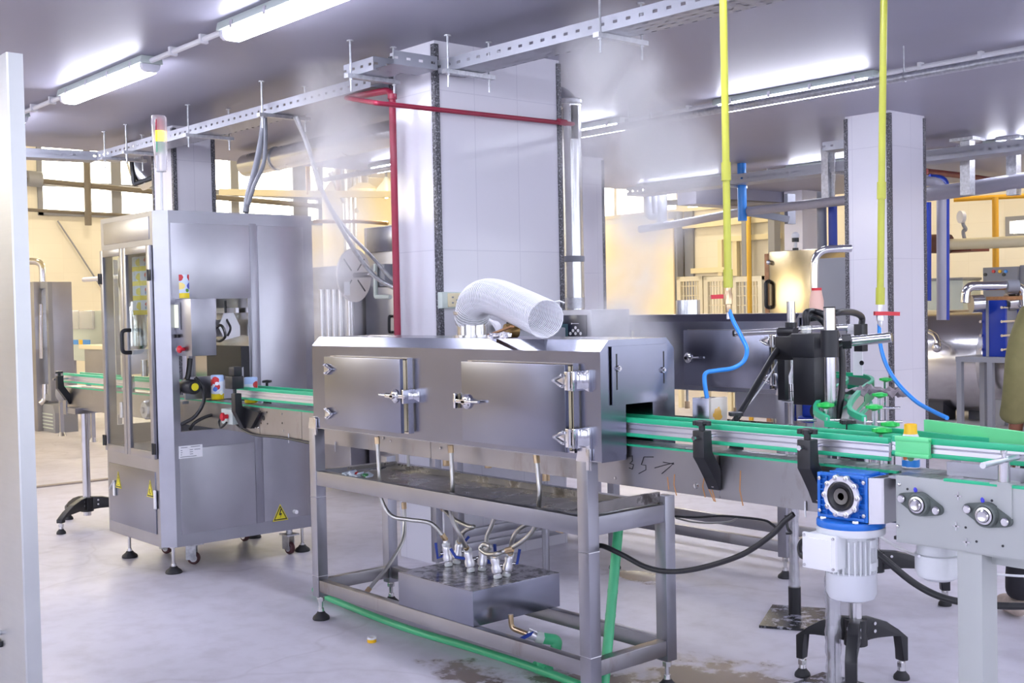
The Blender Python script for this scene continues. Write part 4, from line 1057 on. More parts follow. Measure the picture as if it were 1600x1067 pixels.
# cables from the tray down to the machine top
t = thing('cable', 'pair of grey cables dropping from the tray to the labelling machine top', 'cable', P(386, 330, y=3.75))
b = B()
b.tube(spl([P(413, 178, y=4.0), P(409, 215, y=3.95), P(400, 260, y=3.85), P(388, 305, y=3.75), P(384, 332, y=3.72)], 8), .022, 10)
b.tube(spl([P(414, 178, y=4.0), P(415, 215, y=3.95), P(412, 255, y=3.85), P(397, 290, y=3.75), P(388, 320, y=3.72)], 8), .014, 10)
mk('cable_sheath', b, 'midgrey', t)
t = thing('cable', 'pair of grey cables swinging down to the right behind the tunnel', 'cable', P(616, 450, y=4.6))
b = B()
b.tube(spl([P(461, 182, y=4.1), P(480, 225, y=4.2), P(500, 290, y=4.3), P(527, 345, y=4.4), P(560, 400, y=4.6), P(590, 435, y=4.7), P(640, 460, y=4.8)], 8), .016, 10)
b.tube(spl([P(464, 182, y=4.1), P(486, 245, y=4.2), P(510, 312, y=4.3), P(542, 360, y=4.5), P(580, 400, y=4.7), P(612, 435, y=4.8), P(640, 450, y=4.85)], 8), .013, 10)
mk('cable_sheath', b, 'galv', t)
# ================================================================ MAIN CONVEYOR
YC0, YC1 = 3.132, 3.250
XA, XB = -8.62, -1.80
t = thing('conveyor', 'long steel conveyor with green guide rails running through the labelling machine and the front tunnel', 'conveyor', (-5, 3.19, 0))
CV = t
b = B()
for xa, xb in ((XA, -5.74), (-5.736, -5.30), (-5.296, -4.2), (-4.196, -2.57), (-2.566, -1.86)):
    b.box((xa, YC0, .838), (xb, YC0+.004, .986)).box((xa, YC0+.001, .838), (xb, YC0+.03, .841))
mk('side_plate', b, 'steelg', t)
mk('side_plate', B().box((XA, YC1-.004, .838), (XB, YC1, .986)), 'steel', t)
mk('cross_tie', B().box((XA+.02, YC0+.004, .87), (XA+.025, YC1-.004, .98)).box((-7.9, YC0+.004, .86), (-7.87, YC1-.004, .9)).box((-5.4, YC0+.004, .86), (-5.37, YC1-.004, .9)).box((-2.4, YC0+.004, .86), (-2.37, YC1-.004, .9)), 'steel', t)
b = B(); x = XA
ch = bmesh.new()
while x < XB:
    b.box((x, YC0+.012, .984), (x+.0355, YC1-.012, .9945)); x += .038
mk('chain', b, plain('steel_slats', (.42, .41, .42, 1), .32, .9), t)
mk('wear_strip', B().box((XA, YC0-.003, .986), (-1.9, YC0+.011, .993)), 'green', t)
mk('wear_strip', B().box((XA, YC1-.011, .986), (-1.9, YC1+.003, .993)), 'green', t)
def rail(par, x0, x1, y, s, z0=1.021, z1=1.090):
    """guide rail: ribbed aluminium profile with green strips, inner side towards s"""
    r = mk('guide_rail', B().prism([(y, z0+.010), (y+s*.006, z0+.013), (y+s*.006, z0+.025), (y+s*.002, z0+.028), (y+s*.006, z0+.031), (y+s*.006, z0+.043), (y+s*.002, z0+.046), (y+s*.006, z0+.049), (y+s*.005, z1-.012), (y-s*.006, z1-.012), (y-s*.006, z0+.010)], 'x', x0, x1), 'alu', par)
    mk('green_strip', B().box((x0, y-.010, z1-.018), (x1, y+.010, z1), .003), 'green', r)
    mk('green_strip', B().box((x0, y-.010, z0), (x1, y+.010, z0+.013), .003), 'green', r)
    return r
rail(t, XA, -6.9, YC0+.004, -1); rail(t, XA+.03, -6.9, YC1-.004, 1)
rail(t, -6.02, -1.925, YC0+.004, -1); rail(t, -6.06, -1.95, YC1-.004, 1)
def guide_bracket(par, x, sensor=False):
    g = mk('guide_bracket', B().prism([(3.042, 1.075), (3.084, 1.075), (3.084, 1.0), (3.131, .94), (3.131, .868), (3.118, .868), (3.100, .91), (3.042, .985)], 'x', x-.024, x+.024, .003), 'black', par)
    b = B().cyl((x, 3.063, 1.075), (x, 3.063, 1.098), .011, n=12)
    b.lathe([(.012, 0), (.022, .006), (.022, .014), (.012, .018), (0, .018)], (x, 3.063, 1.092), n=16)
    for k in range(4): b.lathe([(0, 0), (.011, .001), (.011, .015), (0, .018)], (x+.021*cos(k*pi/2+.4), 3.063+.021*sin(k*pi/2+.4), 1.091), n=10)
    mk('clamp_knob', b, 'black', g)
    mk('rail_rod', B().cyl((x, 3.025, 1.052), (x, 3.134, 1.052), .0065, n=10).cyl((x, 3.018, 1.052), (x, 3.03, 1.052), .0085, n=6), 'chrome', g)
    mk('bracket_bolt', B().lathe([(.008, 0), (.008, .006), (0, .006)], (x, 3.118, .885), (0, -1, -.2), 6), 'bright', g)
    return g
for x in (-8.52, -2.585, -2.165): guide_bracket(t, x)
# paddle bracket with the black sensor block by the labelling machine
g = mk('guide_bracket', B().prism([(3.05, 1.06), (3.09, 1.06), (3.09, .99), (3.131, .94), (3.131, .866), (3.10, .866), (3.05, .96)], 'x', -5.900, -5.855, .003).prism([(-5.895, .985), (-5.700, .96), (-5.800, .868), (-5.860, .868)], 'y', 3.108, 3.131), 'black', t)
mk('sensor_block', B().box((-5.930, 3.03, 1.085), (-5.845, 3.10, 1.155), .004).box((-5.920, 3.05, 1.155), (-5.860, 3.10, 1.205), .004).cyl((-5.885, 3.065, 1.05), (-5.885, 3.065, 1.09), .010, n=10), 'black', g)
mk('sensor_bracket', B().prism([(-6.050, 1.08), (-5.940, 1.10), (-5.940, 1.165), (-5.980, 1.165)], 'y', 3.105, 3.109), 'bright', g)
# rear knobs that stick up behind the rails
def rear_knob(par, x, y, z, mat='black', h=.05):
    b = B().cyl((x, y, z-h), (x, y, z), .008, n=10).lathe([(.010, 0), (.022, .004), (.022, .012), (.010, .016), (0, .016)], (x, y, z), n=16)
    for k in range(4): b.lathe([(0, 0), (.010, .001), (.010, .013), (0, .015)], (x+.02*cos(k*pi/2), y+.02*sin(k*pi/2), z), n=8)
    return mk('clamp_knob', b, mat, par)
for x, px in ((-8.15, None), (P(417, 596, y=3.32).x, 1), (P(1150, 655, y=3.32).x, 1), (P(1325, 664, y=3.32).x, 1)):
    rear_knob(t, x, 3.32, 1.10); mk('rear_bracket', B().prism([(3.305, 1.06), (3.335, 1.06), (3.335, .98), (3.27, .90), (3.25, .90), (3.25, .94), (3.305, .99)], 'x', x-.02, x+.02), 'black', t)
# bolts and holes on the plate
bolt = lambda px, py, r=.006: mk('bolt', B().lathe([(r, 0), (r*.8, .005), (0, .006)], (P(px, py, y=YC0).x, YC0, P(px, py, y=YC0).z), (0, -1, 0), 10), 'bright', t)
hole = lambda px, py, r=.005: mk('hole', B().lathe([(0, 0), (r, 0), (r, .0012), (0, .0012)], (P(px, py, y=YC0).x, YC0, P(px, py, y=YC0).z), (0, -1, 0), 12), 'black', t)
for q in ((396, 641), (402, 642), (398, 669), (404, 668), (383, 665), (441, 647), (443, 673), (592, 683), (600, 684), (611, 689), (1088, 759), (689, 700)): bolt(*q)
bolt(1088, 759, .011); bolt(962, 747, .006)
for q in ((407, 643), (417, 644), (408, 661), (418, 662), (441, 661)): hole(*q)
hole(412, 653, .014)
def scrawl(par, strokes, y, r=.0016):
    b = B()
    for s in strokes: b.tube([P(px, py, y=y) for px, py in s], r, 5)
    return mk('marker_numerals', b, 'black', par)
scrawl(t, [[(983, 713), (988, 712), (988, 720), (984, 724), (990, 726), (988, 733), (983, 731)], [(1021, 714), (1006, 714), (1002, 726), (1009, 727), (1009, 734), (998, 740)], [(1023, 731), (1037, 727), (1053, 723), (1046, 730), (1034, 740)], [(1036, 722), (1053, 725)]], YC0-.001)
rust_ = plain('rust', srgb(196, 142, 88), .6)
for pts in (((1054, 741), (1053, 757), (1057, 774)), ((1101, 742), (1098, 760), (1102, 777)), ((1104, 750), (1108, 765), (1116, 783)), ((1113, 748), (1112, 762), (1118, 784)), ((1157, 735), (1156, 766), (1161, 790)), ((1043, 745), (1045, 765))):
    mk('rust_run', B().tube([P(px, py, y=YC0-.0004) for px, py in pts], .0020, 5), rust_, t)
for px, py in ((1258, 783), (451, 677), (524, 690)):
    p = P(px, py, y=YC0-.004); mk('cable_tie', B().tube([p, p+V((.001, -.002, -.03)), p+V((.004, -.003, -.05))], .0028, 6), 'whiteplastic', t)
# e-stop box on the plate
e0, e1 = P(351, 661, y=3.09), P(368, 640, y=3.09)
eb = mk('switch_box', B().box((e0.x, 3.07, e0.z), (e1.x, YC0, e1.z), .004), 'pale', t)
mk('emergency_stop', B().lathe([(.012, 0), (.012, .02), (.022, .022), (.024, .034), (.016, .042), (0, .043)], (P(351, 651, y=3.05).x, 3.07, P(351, 651, y=3.05).z), (-.25, -1, 0), 18), 'red', eb)
mk('switch_cable', B().tube(spl([P(354, 660, y=3.06), P(345, 668, y=3.06), P(342, 658, y=3.07), P(350, 652, y=3.09)], 6), .006, 8).tube(spl([P(368, 661, y=3.11), P(380, 672, y=3.12), P(400, 680, y=3.12), P(440, 684, y=3.12), P(486, 693, y=3.12)], 6), .006, 8), 'cable', eb)
# infeed support: pole on a black three-legged base
px_, py_ = -8.40, 3.19
lg = mk('support_pole', B().cyl((px_, py_, .07), (px_, py_, .83), .028, n=20), 'bright', t)
mk('pole_saddle', B().prism([(-8.50, .81), (-8.28, .81), (-8.28, .85), (-8.50, .85)], 'y', 3.08, 3.28).box((-8.50, 3.075, .80), (-8.44, 3.085, .90)), 'steel', lg)
def tripod(par, x, y, angs, reach=.40, hub=.15, mat='black'):
    bs = mk('tripod_hub', B().cyl((x, y, hub-.07), (x, y, hub+.03), .045, n=20), mat, par)
    for a in angs:
        d = V((cos(a), sin(a), 0)); n_ = V((-sin(a), cos(a), 0)); o = V((x, y, 0))
        prof = [(.03, hub+.035), (.12, hub+.030), (.24, hub+.005), (.33, hub-.03), (.42, hub-.07), (.42, .075), (.37, .075), (.365, hub-.055), (.28, hub-.055), (.16, hub-.045), (.03, hub-.06)]
        prof = [(q*reach/.40, z) for q, z in prof]
        bm = bmesh.new()
        lo = [bm.verts.new(o+d*q+n_*-.022+V((0, 0, z))) for q, z in prof]; hi = [bm.verts.new(o+d*q+n_*.022+V((0, 0, z))) for q, z in prof]
        bm.faces.new(lo[::-1]); bm.faces.new(hi)
        for k in range(len(prof)): bm.faces.new((lo[k], lo[(k+1) % len(prof)], hi[(k+1) % len(prof)], hi[k]))
        bmesh.ops.bevel(bm, geom=bm.edges[:], offset=.006, segments=2, affect='EDGES', profile=.6)
        lg = mk('tripod_leg', bm, mat, bs)
        st, pd = B(), B(); f = o+d*(reach-.005); foot(st, pd, f.x, f.y, .08, .032); 
        for s_ in (-1, 1):
            for zz_ in (-.012, .018): mk('bolt', B().lathe([(.007, 0), (.007, .004), (0, .005)], o+d*.075+n_*s_*.0225+V((0, 0, hub-.0+zz_-.01)), n_*s_, 8), 'bright', bs)
        mk('foot_stem', st, 'bright', bs); mk('foot_pad', pd, 'rubber', bs)
    return bs
tripod(t, px_, py_, (radians(182), radians(-52), radians(72)), reach=.34, hub=.17)
# ---------------------------------------------------------------- gearmotor on the main conveyor
gx0, gx1, gy, gz0, gz1 = P(1277, 770, y=3.0).x, P(1355, 770, y=3.0).x, 3.0, P(1316, 812, y=3.0).z, P(1316, 741, y=3.0).z
gcx = (gx0+gx1)/2-.003; gcz = (gz0+gz1)/2
t = thing('gearmotor', 'blue worm gearbox with a white electric motor hanging below it', 'gearmotor', (gcx, 3.05, gz0))
b = B().box((gx0+.006, gy+.010, gz0+.006), (gx1-.006, gy+.105, gz1-.006), .006).ring(gx0, gx1, gz0, gz1, .010, gy, gy+.018, .002).ring(gx0, gx1, gz0, gz1, .010, gy+.097, gy+.115, .002).box((gx0+.03, gy+.02, gz1-.006), (gx1-.02, gy+.10, gz1+.004), .002)
for i in range(7):
    z = gz0+.02+i*(gz1-gz0-.04)/6; b.box((gx0+.008, gy+.003, z-.002), (gx0+.03, gy+.014, z+.002)); b.box((gx1-.03, gy+.003, z-.002), (gx1-.008, gy+.014, z+.002))
for i in range(5):
    x = gx0+.03+i*(gx1-gx0-.06)/4; b.box((x-.002, gy+.003, gz0+.008), (x+.002, gy+.012, gz0+.024)); b.box((x-.002, gy+.003, gz1-.024), (x+.002, gy+.012, gz1-.008))
bod = mk('gearbox', b, 'gearblue', t)
FC = V((gcx+.010, gy, gcz+.004))
mk('flange_boss', B().lathe([(.056, -.03), (.056, .004), (.050, .008), (.036, .008), (.036, 0)], FC, (0, -1, 0), 36), 'gearblue', bod)
fl = B().lathe([(.045, 0), (.058, 0), (.060, .004), (.058, .012), (.046, .012), (.045, .006)], FC+V((0, -.006, 0)), (0, -1, 0), 40)
for k in range(10):
    a = 2*pi*k/10; fl.lathe([(.009, 0), (.009, .012), (.006, .013), (0, .013)], FC+V((.056*cos(a), -.006, .056*sin(a))), (0, -1, 0), 14)
mk('bolt_flange', fl, 'alu', bod)
b = B()
for k in range(10):
    a = 2*pi*k/10; b.lathe([(.006, 0), (.005, .004), (0, .005)], FC+V((.056*cos(a), -.0185, .056*sin(a))), (0, -1, 0), 8)
for sx_, sz_ in ((gx0+.010, gz1-.018), (gx0+.010, gz0+.02), (gx1-.010, gz1-.018), (gx1-.010, gz0+.02)): b.lathe([(.007, 0), (.006, .005), (0, .006)], (sx_, gy, sz_), (0, -1, 0), 6)
mk('bolt_ring', b, 'bright', bod)
mk('oil_seal', B().lathe([(.025, 0), (.043, 0), (.043, .012), (.038, .014), (.028, .010), (.025, .006)], FC+V((0, -.006, 0)), (0, -1, 0), 36), 'black', bod)
mk('hollow_shaft', B().lathe([(.011, -.03), (.011, .010), (.024, .011), (.026, .006), (.026, -.01)], FC+V((0, -.006, 0)), (0, -1, 0), 28).box(FC+V((.004, -.012, .006)), FC+V((.012, -.002, .014))), plain('dark_machined_steel', (.16, .15, .14, 1), .35, .8), bod)
MC = V((gcx-.004, gy+.055, 0)); fz = P(1312, 818, y=gy).z
mk('motor_flange', B().lathe([(0, -.012), (.098, -.012), (.100, -.009), (.100, .004), (.098, .008), (.05, .012), (0, .012)], MC+V((0, 0, fz)), n=48), 'gearblue', t)
mk('flange_ring', B().lathe([(.098, -.034), (.100, -.031), (.100, -.012), (0, -.012), (0, -.034)], MC+V((0, 0, fz)), n=48), 'whitepaint', t)
b = B()
for k in range(4): b.lathe([(.010, 0), (.009, .007), (0, .008)], MC+V((.080*cos(k*pi/2+.75), .080*sin(k*pi/2+.75), fz+.008)), n=6)
mk('flange_bolt', b, 'bright', t)
mz1, mz2, mz3 = fz-.034, P(1312, 900, y=gy).z, P(1312, 941, y=gy).z
mb = B().lathe([(.060, mz2), (.060, mz1)], MC, n=32)
for k in range(28):
    a = 2*pi*k/28+.05; d = V((cos(a), sin(a), 0)); n_ = V((-sin(a), cos(a), 0))
    mb.obox(MC+d*.063+V((0, 0, (mz1+mz2)/2-.004)), d*.012, n_*.0022, V((0, 0, (mz1-mz2)/2-.012)))
for a in (.0, .9, 1.8, -2.6): 
    d = V((cos(a), sin(a), 0)); n_ = V((-sin(a), cos(a), 0))
    for f in (.25, .8): mb.obox(MC+d*.064+V((0, 0, mz2+(mz1-mz2)*f)), d*.014, n_*.012, V((0, 0, .012)), .002)
mo = mk('motor_body', mb, 'whitepaint', t)
mk('fan_cover', B().lathe([(0, mz3), (.045, mz3), (.066, mz3+.008), (.074, mz3+.024), (.074, mz2+.006), (.070, mz2+.010), (0, mz2+.010)], MC, n=40), plain('pale_grey_enamel', srgb(206, 208, 214), .35), mo)
j0, j1 = P(1259, 884, y=2.94), P(1307, 840, y=2.94)
tb = mk('terminal_box', B().box((j0.x-.004, 2.945, j0.z), (j1.x-.004, 3.02, j1.z), .005), 'whitepaint', mo)
mk('box_lid', B().box((j0.x-.008, 2.934, j0.z-.004), (j1.x, 2.946, j1.z+.004), .004).box((j0.x+.006, 2.930, j0.z+.010), (j1.x-.014, 2.936, j1.z-.010), .003), 'whiteplastic', tb)
b = B()
for x in (j0.x, j1.x-.008):
    for z in (j0.z+.005, j1.z-.005): b.lathe([(.005, 0), (.004, .004), (0, .004)], (x, 2.934, z), (0, -1, 0), 10)
mk('lid_screw', b, 'bright', tb)
mk('motor_cable', B().tube(spl([P(1262, 872, y=2.99), P(1252, 868, y=3.0), P(1249, 855, y=3.01), P(1254, 845, y=3.02), P(1262, 846, y=3.02)], 6), .008, 8), 'cable', tb)
# steel torque bracket between gearbox and the grey conveyor
mk('torque_bracket', B().prism([(gx1-.002, gz0-.004), (gx1+.05, gz0+.004), (gx1+.05, gz1), (gx1-.002, gz1-.004)], 'y', gy+.004, gy+.009).box((gx1-.002, gy+.004, gz0-.004), (gx1+.002, gy+.11, gz1-.004)).box((gx1+.046, gy+.004, gz0+.004), (gx1+.052, 3.13, gz1)), 'alu', t)

# ================================================================ GREY OUTFEED CONVEYOR
GY = 3.03
ga = P(1400, 790, y=GY).x
t = thing('conveyor', 'grey enamelled conveyor with two oval bearing flanges, at the right edge', 'conveyor', (ga, GY, 0))
zp0, zp1 = .806, .9985
mk('side_plate', B().box((ga, GY, zp0), (-.70, GY+.006, zp1), .001).box((ga, GY, zp0), (-.7, GY+.05, zp0+.004)), 'greypaint', t)
mk('side_plate', B().box((ga+.09, 3.243, zp0), (-.70, 3.249, zp1)), 'greypaint', t)
b = B(); x = ga+.02
while x < -.7:
    b.box((x, GY+.02, .986), (x+.0355, 3.125, .9965)); x += .038
mk('chain', b, bpy.data.materials['steel_slats'], t)
mk('end_roller', B().cyl((ga+.03, GY+.02, .965), (ga+.03, 3.125, .965), .028, n=20), plain('worn_roller', (.05, .045, .045, 1), .6), t)
mk('wear_strip', B().box((P(1475, 750, y=GY).x, GY-.003, zp1-.003), (-.7, GY+.012, zp1+.005), .001), 'green', t)
mk('back_guard', B().box((P(1480, 730, y=3.13).x, 3.128, .998), (-.7, 3.132, 1.036)).box((P(1480, 730, y=3.13).x, 3.128, .998), (P(1480, 730, y=3.13).x+.003, 3.20, 1.036)), 'steel', t)
mk('transfer_plate', B().box((ga-.03, GY+.01, .985), (P(1482, 734, y=3.24).x, 3.245, .9935)), 'steel', t)
# guide rail over it with the light green joint piece
r = rail(t, P(1396, 700, y=3.125).x, -.7, 3.125, -1, z0=1.044, z1=1.100)
j0_, j1_ = P(1401, 700, y=3.11).x, P(1454, 700, y=3.11).x
mk('joint_plate', B().box((j0_, 3.102, 1.046), (j1_, 3.114, 1.098), .003).box((j0_, 3.098, 1.088), (j1_, 3.118, 1.102), .003).box((j0_, 3.098, 1.042), (j1_, 3.118, 1.054), .003), 'greenl', r)
fr0, fr1 = P(1447, 668, z=1.10), P(1640, 694, z=1.10)
rr = mk('far_guide_rail', B().ribbon([fr0, fr1, V((-.75, fr1.y-.02, 1.1))], .016, .05), 'greenl', t)
f2a, f2b = P(1330, 662, y=3.30), P(1640, 702, y=3.29)
mk('far_guide_rail', B().ribbon([P(1290, 662, y=3.33), P(1400, 674, y=3.30), P(1500, 686, y=3.27), V((-.75, 3.27, 1.095))], .014, .02), 'green', t)
b = B()
for px, py, pb in ((1530, 668, 692), (1418, 690, 700)):
    p = P(px, py, y=3.30); q = P(px, pb, y=3.30); b.cyl(q, p, .003, n=8); b.lathe([(.006, 0), (.009, .004), (0, .005)], p, n=10)
mk('rail_screw', b, 'bright', t)
# bearings
for px, py in ((1440, 787), (1545, 804)):
    c = V((P(px, py, y=GY).x, GY, P(px, py, y=GY).z))
    out = []
    for k in range(48):
        a = 2*pi*k/48
        R1, D, R2 = .034, .054, .015
        # hull of three circles
        best = max(((x0+rr_*cos(a))*cos(a)+(rr_*sin(a))*sin(a), x0, rr_) for x0, rr_ in ((0, R1), (D, R2), (-D, R2)))
        out.append((c.x+best[1]+best[2]*cos(a), c.z+best[2]*sin(a)))
    oo = [out[0]]
    for q in out[1:]:
        if hypot(q[0]-oo[-1][0], q[1]-oo[-1][1]) > 1e-4: oo.append(q)
    tilt = .20
    oo = [(c.x+(x-c.x)*cos(tilt)+(z-c.z)*sin(tilt)*1, c.z-(x-c.x)*sin(tilt)+(z-c.z)*cos(tilt)) for x, z in oo]
    be = mk('bearing_flange', B().prism(oo, 'y', GY-.012, GY, .002).lathe([(.034, 0), (.031, .014), (.026, .016), (.024, .010)], c+V((0, -.012, 0)), (0, -1, 0), 32), plain('dark_green_cast_iron', (.12, .14, .13, 1), .5, .3, .2, 40) if 'dark_green_cast_iron' not in bpy.data.materials else bpy.data.materials['dark_green_cast_iron'], t)
    mk('shaft_end', B().lathe([(.004, .024), (.013, .026), (.0165, .022), (.0165, -.01)], c+V((0, -.012, 0)), (0, -1, 0), 24).lathe([(.0235, .004), (.0235, .018), (.018, .019), (.017, .004)], c+V((0, -.012, 0)), (0, -1, 0), 28), 'bright', be)
    for s in (-1, 1): mk('flange_bolt', B().lathe([(.011, 0), (.0115, .003), (.0115, .009), (.009, .011), (0, .011)], c+V((s*.054*cos(tilt), -.012, -s*.054*sin(tilt))), (0, -1, 0), 16), 'bright', be)
    mk('grease_nipple', B().lathe([(.005, 0), (.005, .008), (.003, .012), (0, .012)], c+V((-.008, -.016, .036)), (0, -.5, 1), 10), plain('blue_violet_cap', srgb(70, 70, 210), .4) if 'blue_violet_cap' not in bpy.data.materials else bpy.data.materials['blue_violet_cap'], be)
# punched crosses, screws and holes
b, k_ = B(), B()
for px, py in ((1497, 775), (1494, 822), (1510, 847)):
    c = P(px, py, y=GY-.001); b.box((c.x-.010, GY-.002, c.z-.002), (c.x+.010, GY, c.z+.002)); b.box((c.x-.002, GY-.002, c.z-.011), (c.x+.002, GY, c.z+.011))
for px, py in ((1405, 757), (1403, 822), (1575, 774)): b.lathe([(.006, 0), (.004, .004), (0, .005)], (P(px, py, y=GY).x, GY, P(px, py, y=GY).z), (0, -1, 0), 10)
for px, py in ((1550, 782), (1526, 846), (1567, 853), (1549, 822), (1418, 764), (1509, 824)): k_.lathe([(0, 0), (.0035, 0), (.0035, .0012), (0, .0012)], (P(px, py, y=GY).x, GY, P(px, py, y=GY).z), (0, -1, 0), 12)
mk('screw', b, 'bright', t); mk('hole', k_, 'black', t)
# rail clamp post at the right
cx_ = P(1563, 740, y=3.02).x
cp = mk('clamp_bracket', B().box((cx_-.012, GY-.006, .90), (cx_+.028, GY, 1.005), .001).box((cx_-.03, GY-.01, 1.003), (cx_+.028, GY+.045, 1.008)), 'greypaint', t)
mk('clamp_post', B().lathe([(.016, .008), (.016, .062), (.012, .064), (.006, .064), (.006, .085), (.009, .086), (.009, .092), (0, .093)], (cx_-.002, GY+.015, 1.0), n=20).lathe([(.007, 0), (.007, .014)], (cx_-.002, GY+.015, .99), n=8), 'bright', cp)
rz = P(1563, 718, y=3.04).z
mk('clamp_rod', B().cyl((cx_-.002, GY-.10, rz-.004), (cx_-.002, 3.12, rz), .0085, n=14), 'alu', cp)
# leg and second motor
l0, l1 = P(1495, 900, y=GY+.004).x, P(1534, 900, y=GY+.004).x
lg = mk('leg', B().box((l0, GY+.006, .0), (l1, GY+.09, zp0), .003), 'greypaint', t)
mk('leg_gusset', B().box((l1, GY+.06, zp0-.035), (l1+.12, GY+.066, zp0), .001).box((l1, GY+.02, zp0-.006), (l1+.12, GY+.066, zp0-.001)), 'greypaint', lg)
m0 = P(1466, 870, y=3.2)
m2c = V((m0.x, 3.2, 0)); mzt, mzb = zp0+.02, P(1466, 905, y=3.2).z
mo = mk('motor', B().lathe([(0, mzb), (.04, mzb), (.058, mzb+.01), (.066, mzb+.03), (.066, mzb+.075), (.06, mzb+.078), (.06, mzt), (0, mzt)], m2c, n=32), 'whitepaint', t)
mk('motor_plate', B().box((m2c.x-.09, 3.11, zp0-.012), (m2c.x+.09, 3.26, zp0-.002)), 'black', mo)
# ---------------------------------------------------------------- bottle with the yellow neck
bx = P(1425, 731, z=.995)
t = thing('drink_bottle', 'small bottle with a yellow neck behind the green joint of the guide rail', 'bottle', (bx.x, 3.205, .995))
bmat = spots('bottle_print', srgb(232, 232, 236), [('band', 'z', .006, .026, srgb(36, 130, 214)), ('ball', (-.005, -.024, .036), .010, srgb(220, 120, 60)), ('ball', (.012, -.022, .034), .010, srgb(90, 140, 90)), ('ball', (-.016, -.018, .03), .007, srgb(240, 240, 245))])
o = mk('bottle_body', B().lathe([(0, 0), (.023, 0), (.026, .003), (.026, .085), (.023, .098), (.019, .106), (0, .106)], (bx.x, 3.205, .995), n=32), bmat, t)
mk('yellow_neck', B().lathe([(.021, .100), (.020, .106), (.019, .112), (.0185, .132), (.016, .133), (.016, .118), (0, .118)], (bx.x, 3.205, .995), n=28), 'orangecap', t)
# ---------------------------------------------------------------- polished box that the blue hose feeds
b0, b1 = P(1082, 640, y=3.37), P(1109, 640, y=3.37)
zt_b = P(1096, 622, y=3.37).z
t = thing('air_box', 'small steel box with a rust-streaked clear end, fed by the nearer blue hose', 'air box', (b0.x, 3.37, .86))
mk('box_shell', B().box((b0.x, 3.37, .86), (b1.x, 3.45, zt_b), .002), 'bright', t)
mk('clear_end', B().box((b1.x, 3.365, .86), (b1.x+.012, 3.455, zt_b+.002), .001), spots('rusty_acrylic', srgb(196, 188, 176), [('ball', (.07, .03, zt_b-.92), .035, srgb(206, 160, 70)), ('ball', (.07, .05, zt_b-.96), .03, srgb(206, 160, 70))], .15), t)
mk('mounting_arm', B().box((b0.x+.01, YC1, .87), (b0.x+.05, 3.38, .90)), 'steel', t)
# ================================================================ SENSOR POLES BEHIND THE CONVEYOR
p2 = P(1242, 962, z=0)
t = thing('sensor_stand', 'plastic-wrapped steel pole on a splashed black floor plate, carrying black print heads', 'sensor stand', p2)
e1 = (P(1289, 989, z=0)-P(1186, 981, z=0)); e2 = (P(1207, 948, z=0)-P(1186, 981, z=0))
o_ = P(1186, 981, z=0)
u1, u2 = e1*1.0, e2*1.0
bm = bmesh.new()
cs = [o_, o_+u1, o_+u1+u2, o_+u2]
lo = [bm.verts.new(q+V((0, 0, .001))) for q in cs]; hi = [bm.verts.new(q+V((0, 0, .012))) for q in cs]
bm.faces.new(lo[::-1]); bm.faces.new(hi)
for k in range(4): bm.faces.new((lo[k], lo[(k+1) % 4], hi[(k+1) % 4], hi[k]))
mk('base_plate', bm, 'blackplate', t)
mk('pole_socket', B().cyl((p2.x, p2.y, .012), (p2.x, p2.y, .14), .030, n=20), 'black', t)
d2 = (p2-CAM).dot(CF)
zt2_ = P(1239, 472, d=d2-.02).z
mk('pole', B().cyl((p2.x, p2.y, .05), (p2.x, p2.y, zt2_), .020, n=20).cyl((p2.x, p2.y, zt2_), (p2.x, p2.y, zt2_+.004), .0205, n=20), 'bright', t)
def wrap(par, x, y, z0, z1, r, nm='plastic_wrap'):
    b = B(); pts = []; rs = []
    n = int((z1-z0)/.02)
    for i in range(n+1):
        pts.append((x, y, z0+(z1-z0)*i/n)); rs.append(r*(1+.08*sin(i*1.9)+.06*sin(i*.7+1)))
    b.tube(pts, rs, 14, False); return mk(nm, b, 'film', par)
wrap(t, p2.x, p2.y, .14, .92, .025)
zr1 = P(1239, 518, d=d2).z
mk('cross_clamp', B().cyl((p2.x, p2.y, zr1-.035), (p2.x, p2.y, zr1+.045), .028, n=20).cyl((p2.x-.045, p2.y-.03, zr1), (p2.x+.045, p2.y-.03, zr1), .023, n=20), 'black', t)
ra, rb = P(1147, 521, d=d2+.12), P(1330, 511, d=d2-.15)
mk('cross_rod', B().cyl(ra, rb, .0145, n=20), 'bright', t)
mk('rod_cap', B().cyl(ra-(rb-ra).normalized()*.004, ra+(rb-ra).normalized()*.006, .0155, n=16), 'black', t)
# print heads hung from the rod
def hb(px0, px1, py0, py1, d, thick):
    """a box with its long side along x and thickness along y, covering the given window at depth d"""
    a, c = P(px0, py1, d=d), P(px1, py0, d=d)
    xc, yc_ = (a.x+c.x)/2, (a.y+c.y)/2
    w = (c-a).dot(CR)
    return xc, yc_, a.z, c.z, w
dB = 4.62
c = P(1264, 575, d=dB); zb0, zbm, zb1 = P(1262, 632, d=dB).z, P(1262, 558, d=dB).z, P(1262, 521, d=dB).z
ph = mk('print_head', B().box((c.x-.050, c.y-.036, zb0), (c.x+.050, c.y+.036, zbm+.004), .003), 'black', t)
mk('head_housing', B().box((c.x-.054, c.y-.042, zbm), (c.x+.054, c.y+.042, zb1), .004), 'black', ph)
mk('connector', B().cyl((c.x-.01, c.y+.0, zb1), (c.x-.01, c.y+.0, zb1+.032), .022, n=8), 'acrylic', ph)
HB = V((c.x-.01, c.y, zb1+.03))
dA = 4.82
c = P(1225, 580, d=dA)
za0, za1 = P(1225, 625, d=dA).z, P(1225, 528, d=dA).z
pa = mk('print_head', B().box((c.x-.018, c.y-.02, za0), (c.x+.018, c.y+.02, za1), .003), 'black', t)
m_ = P(1250, 543, d=4.73)
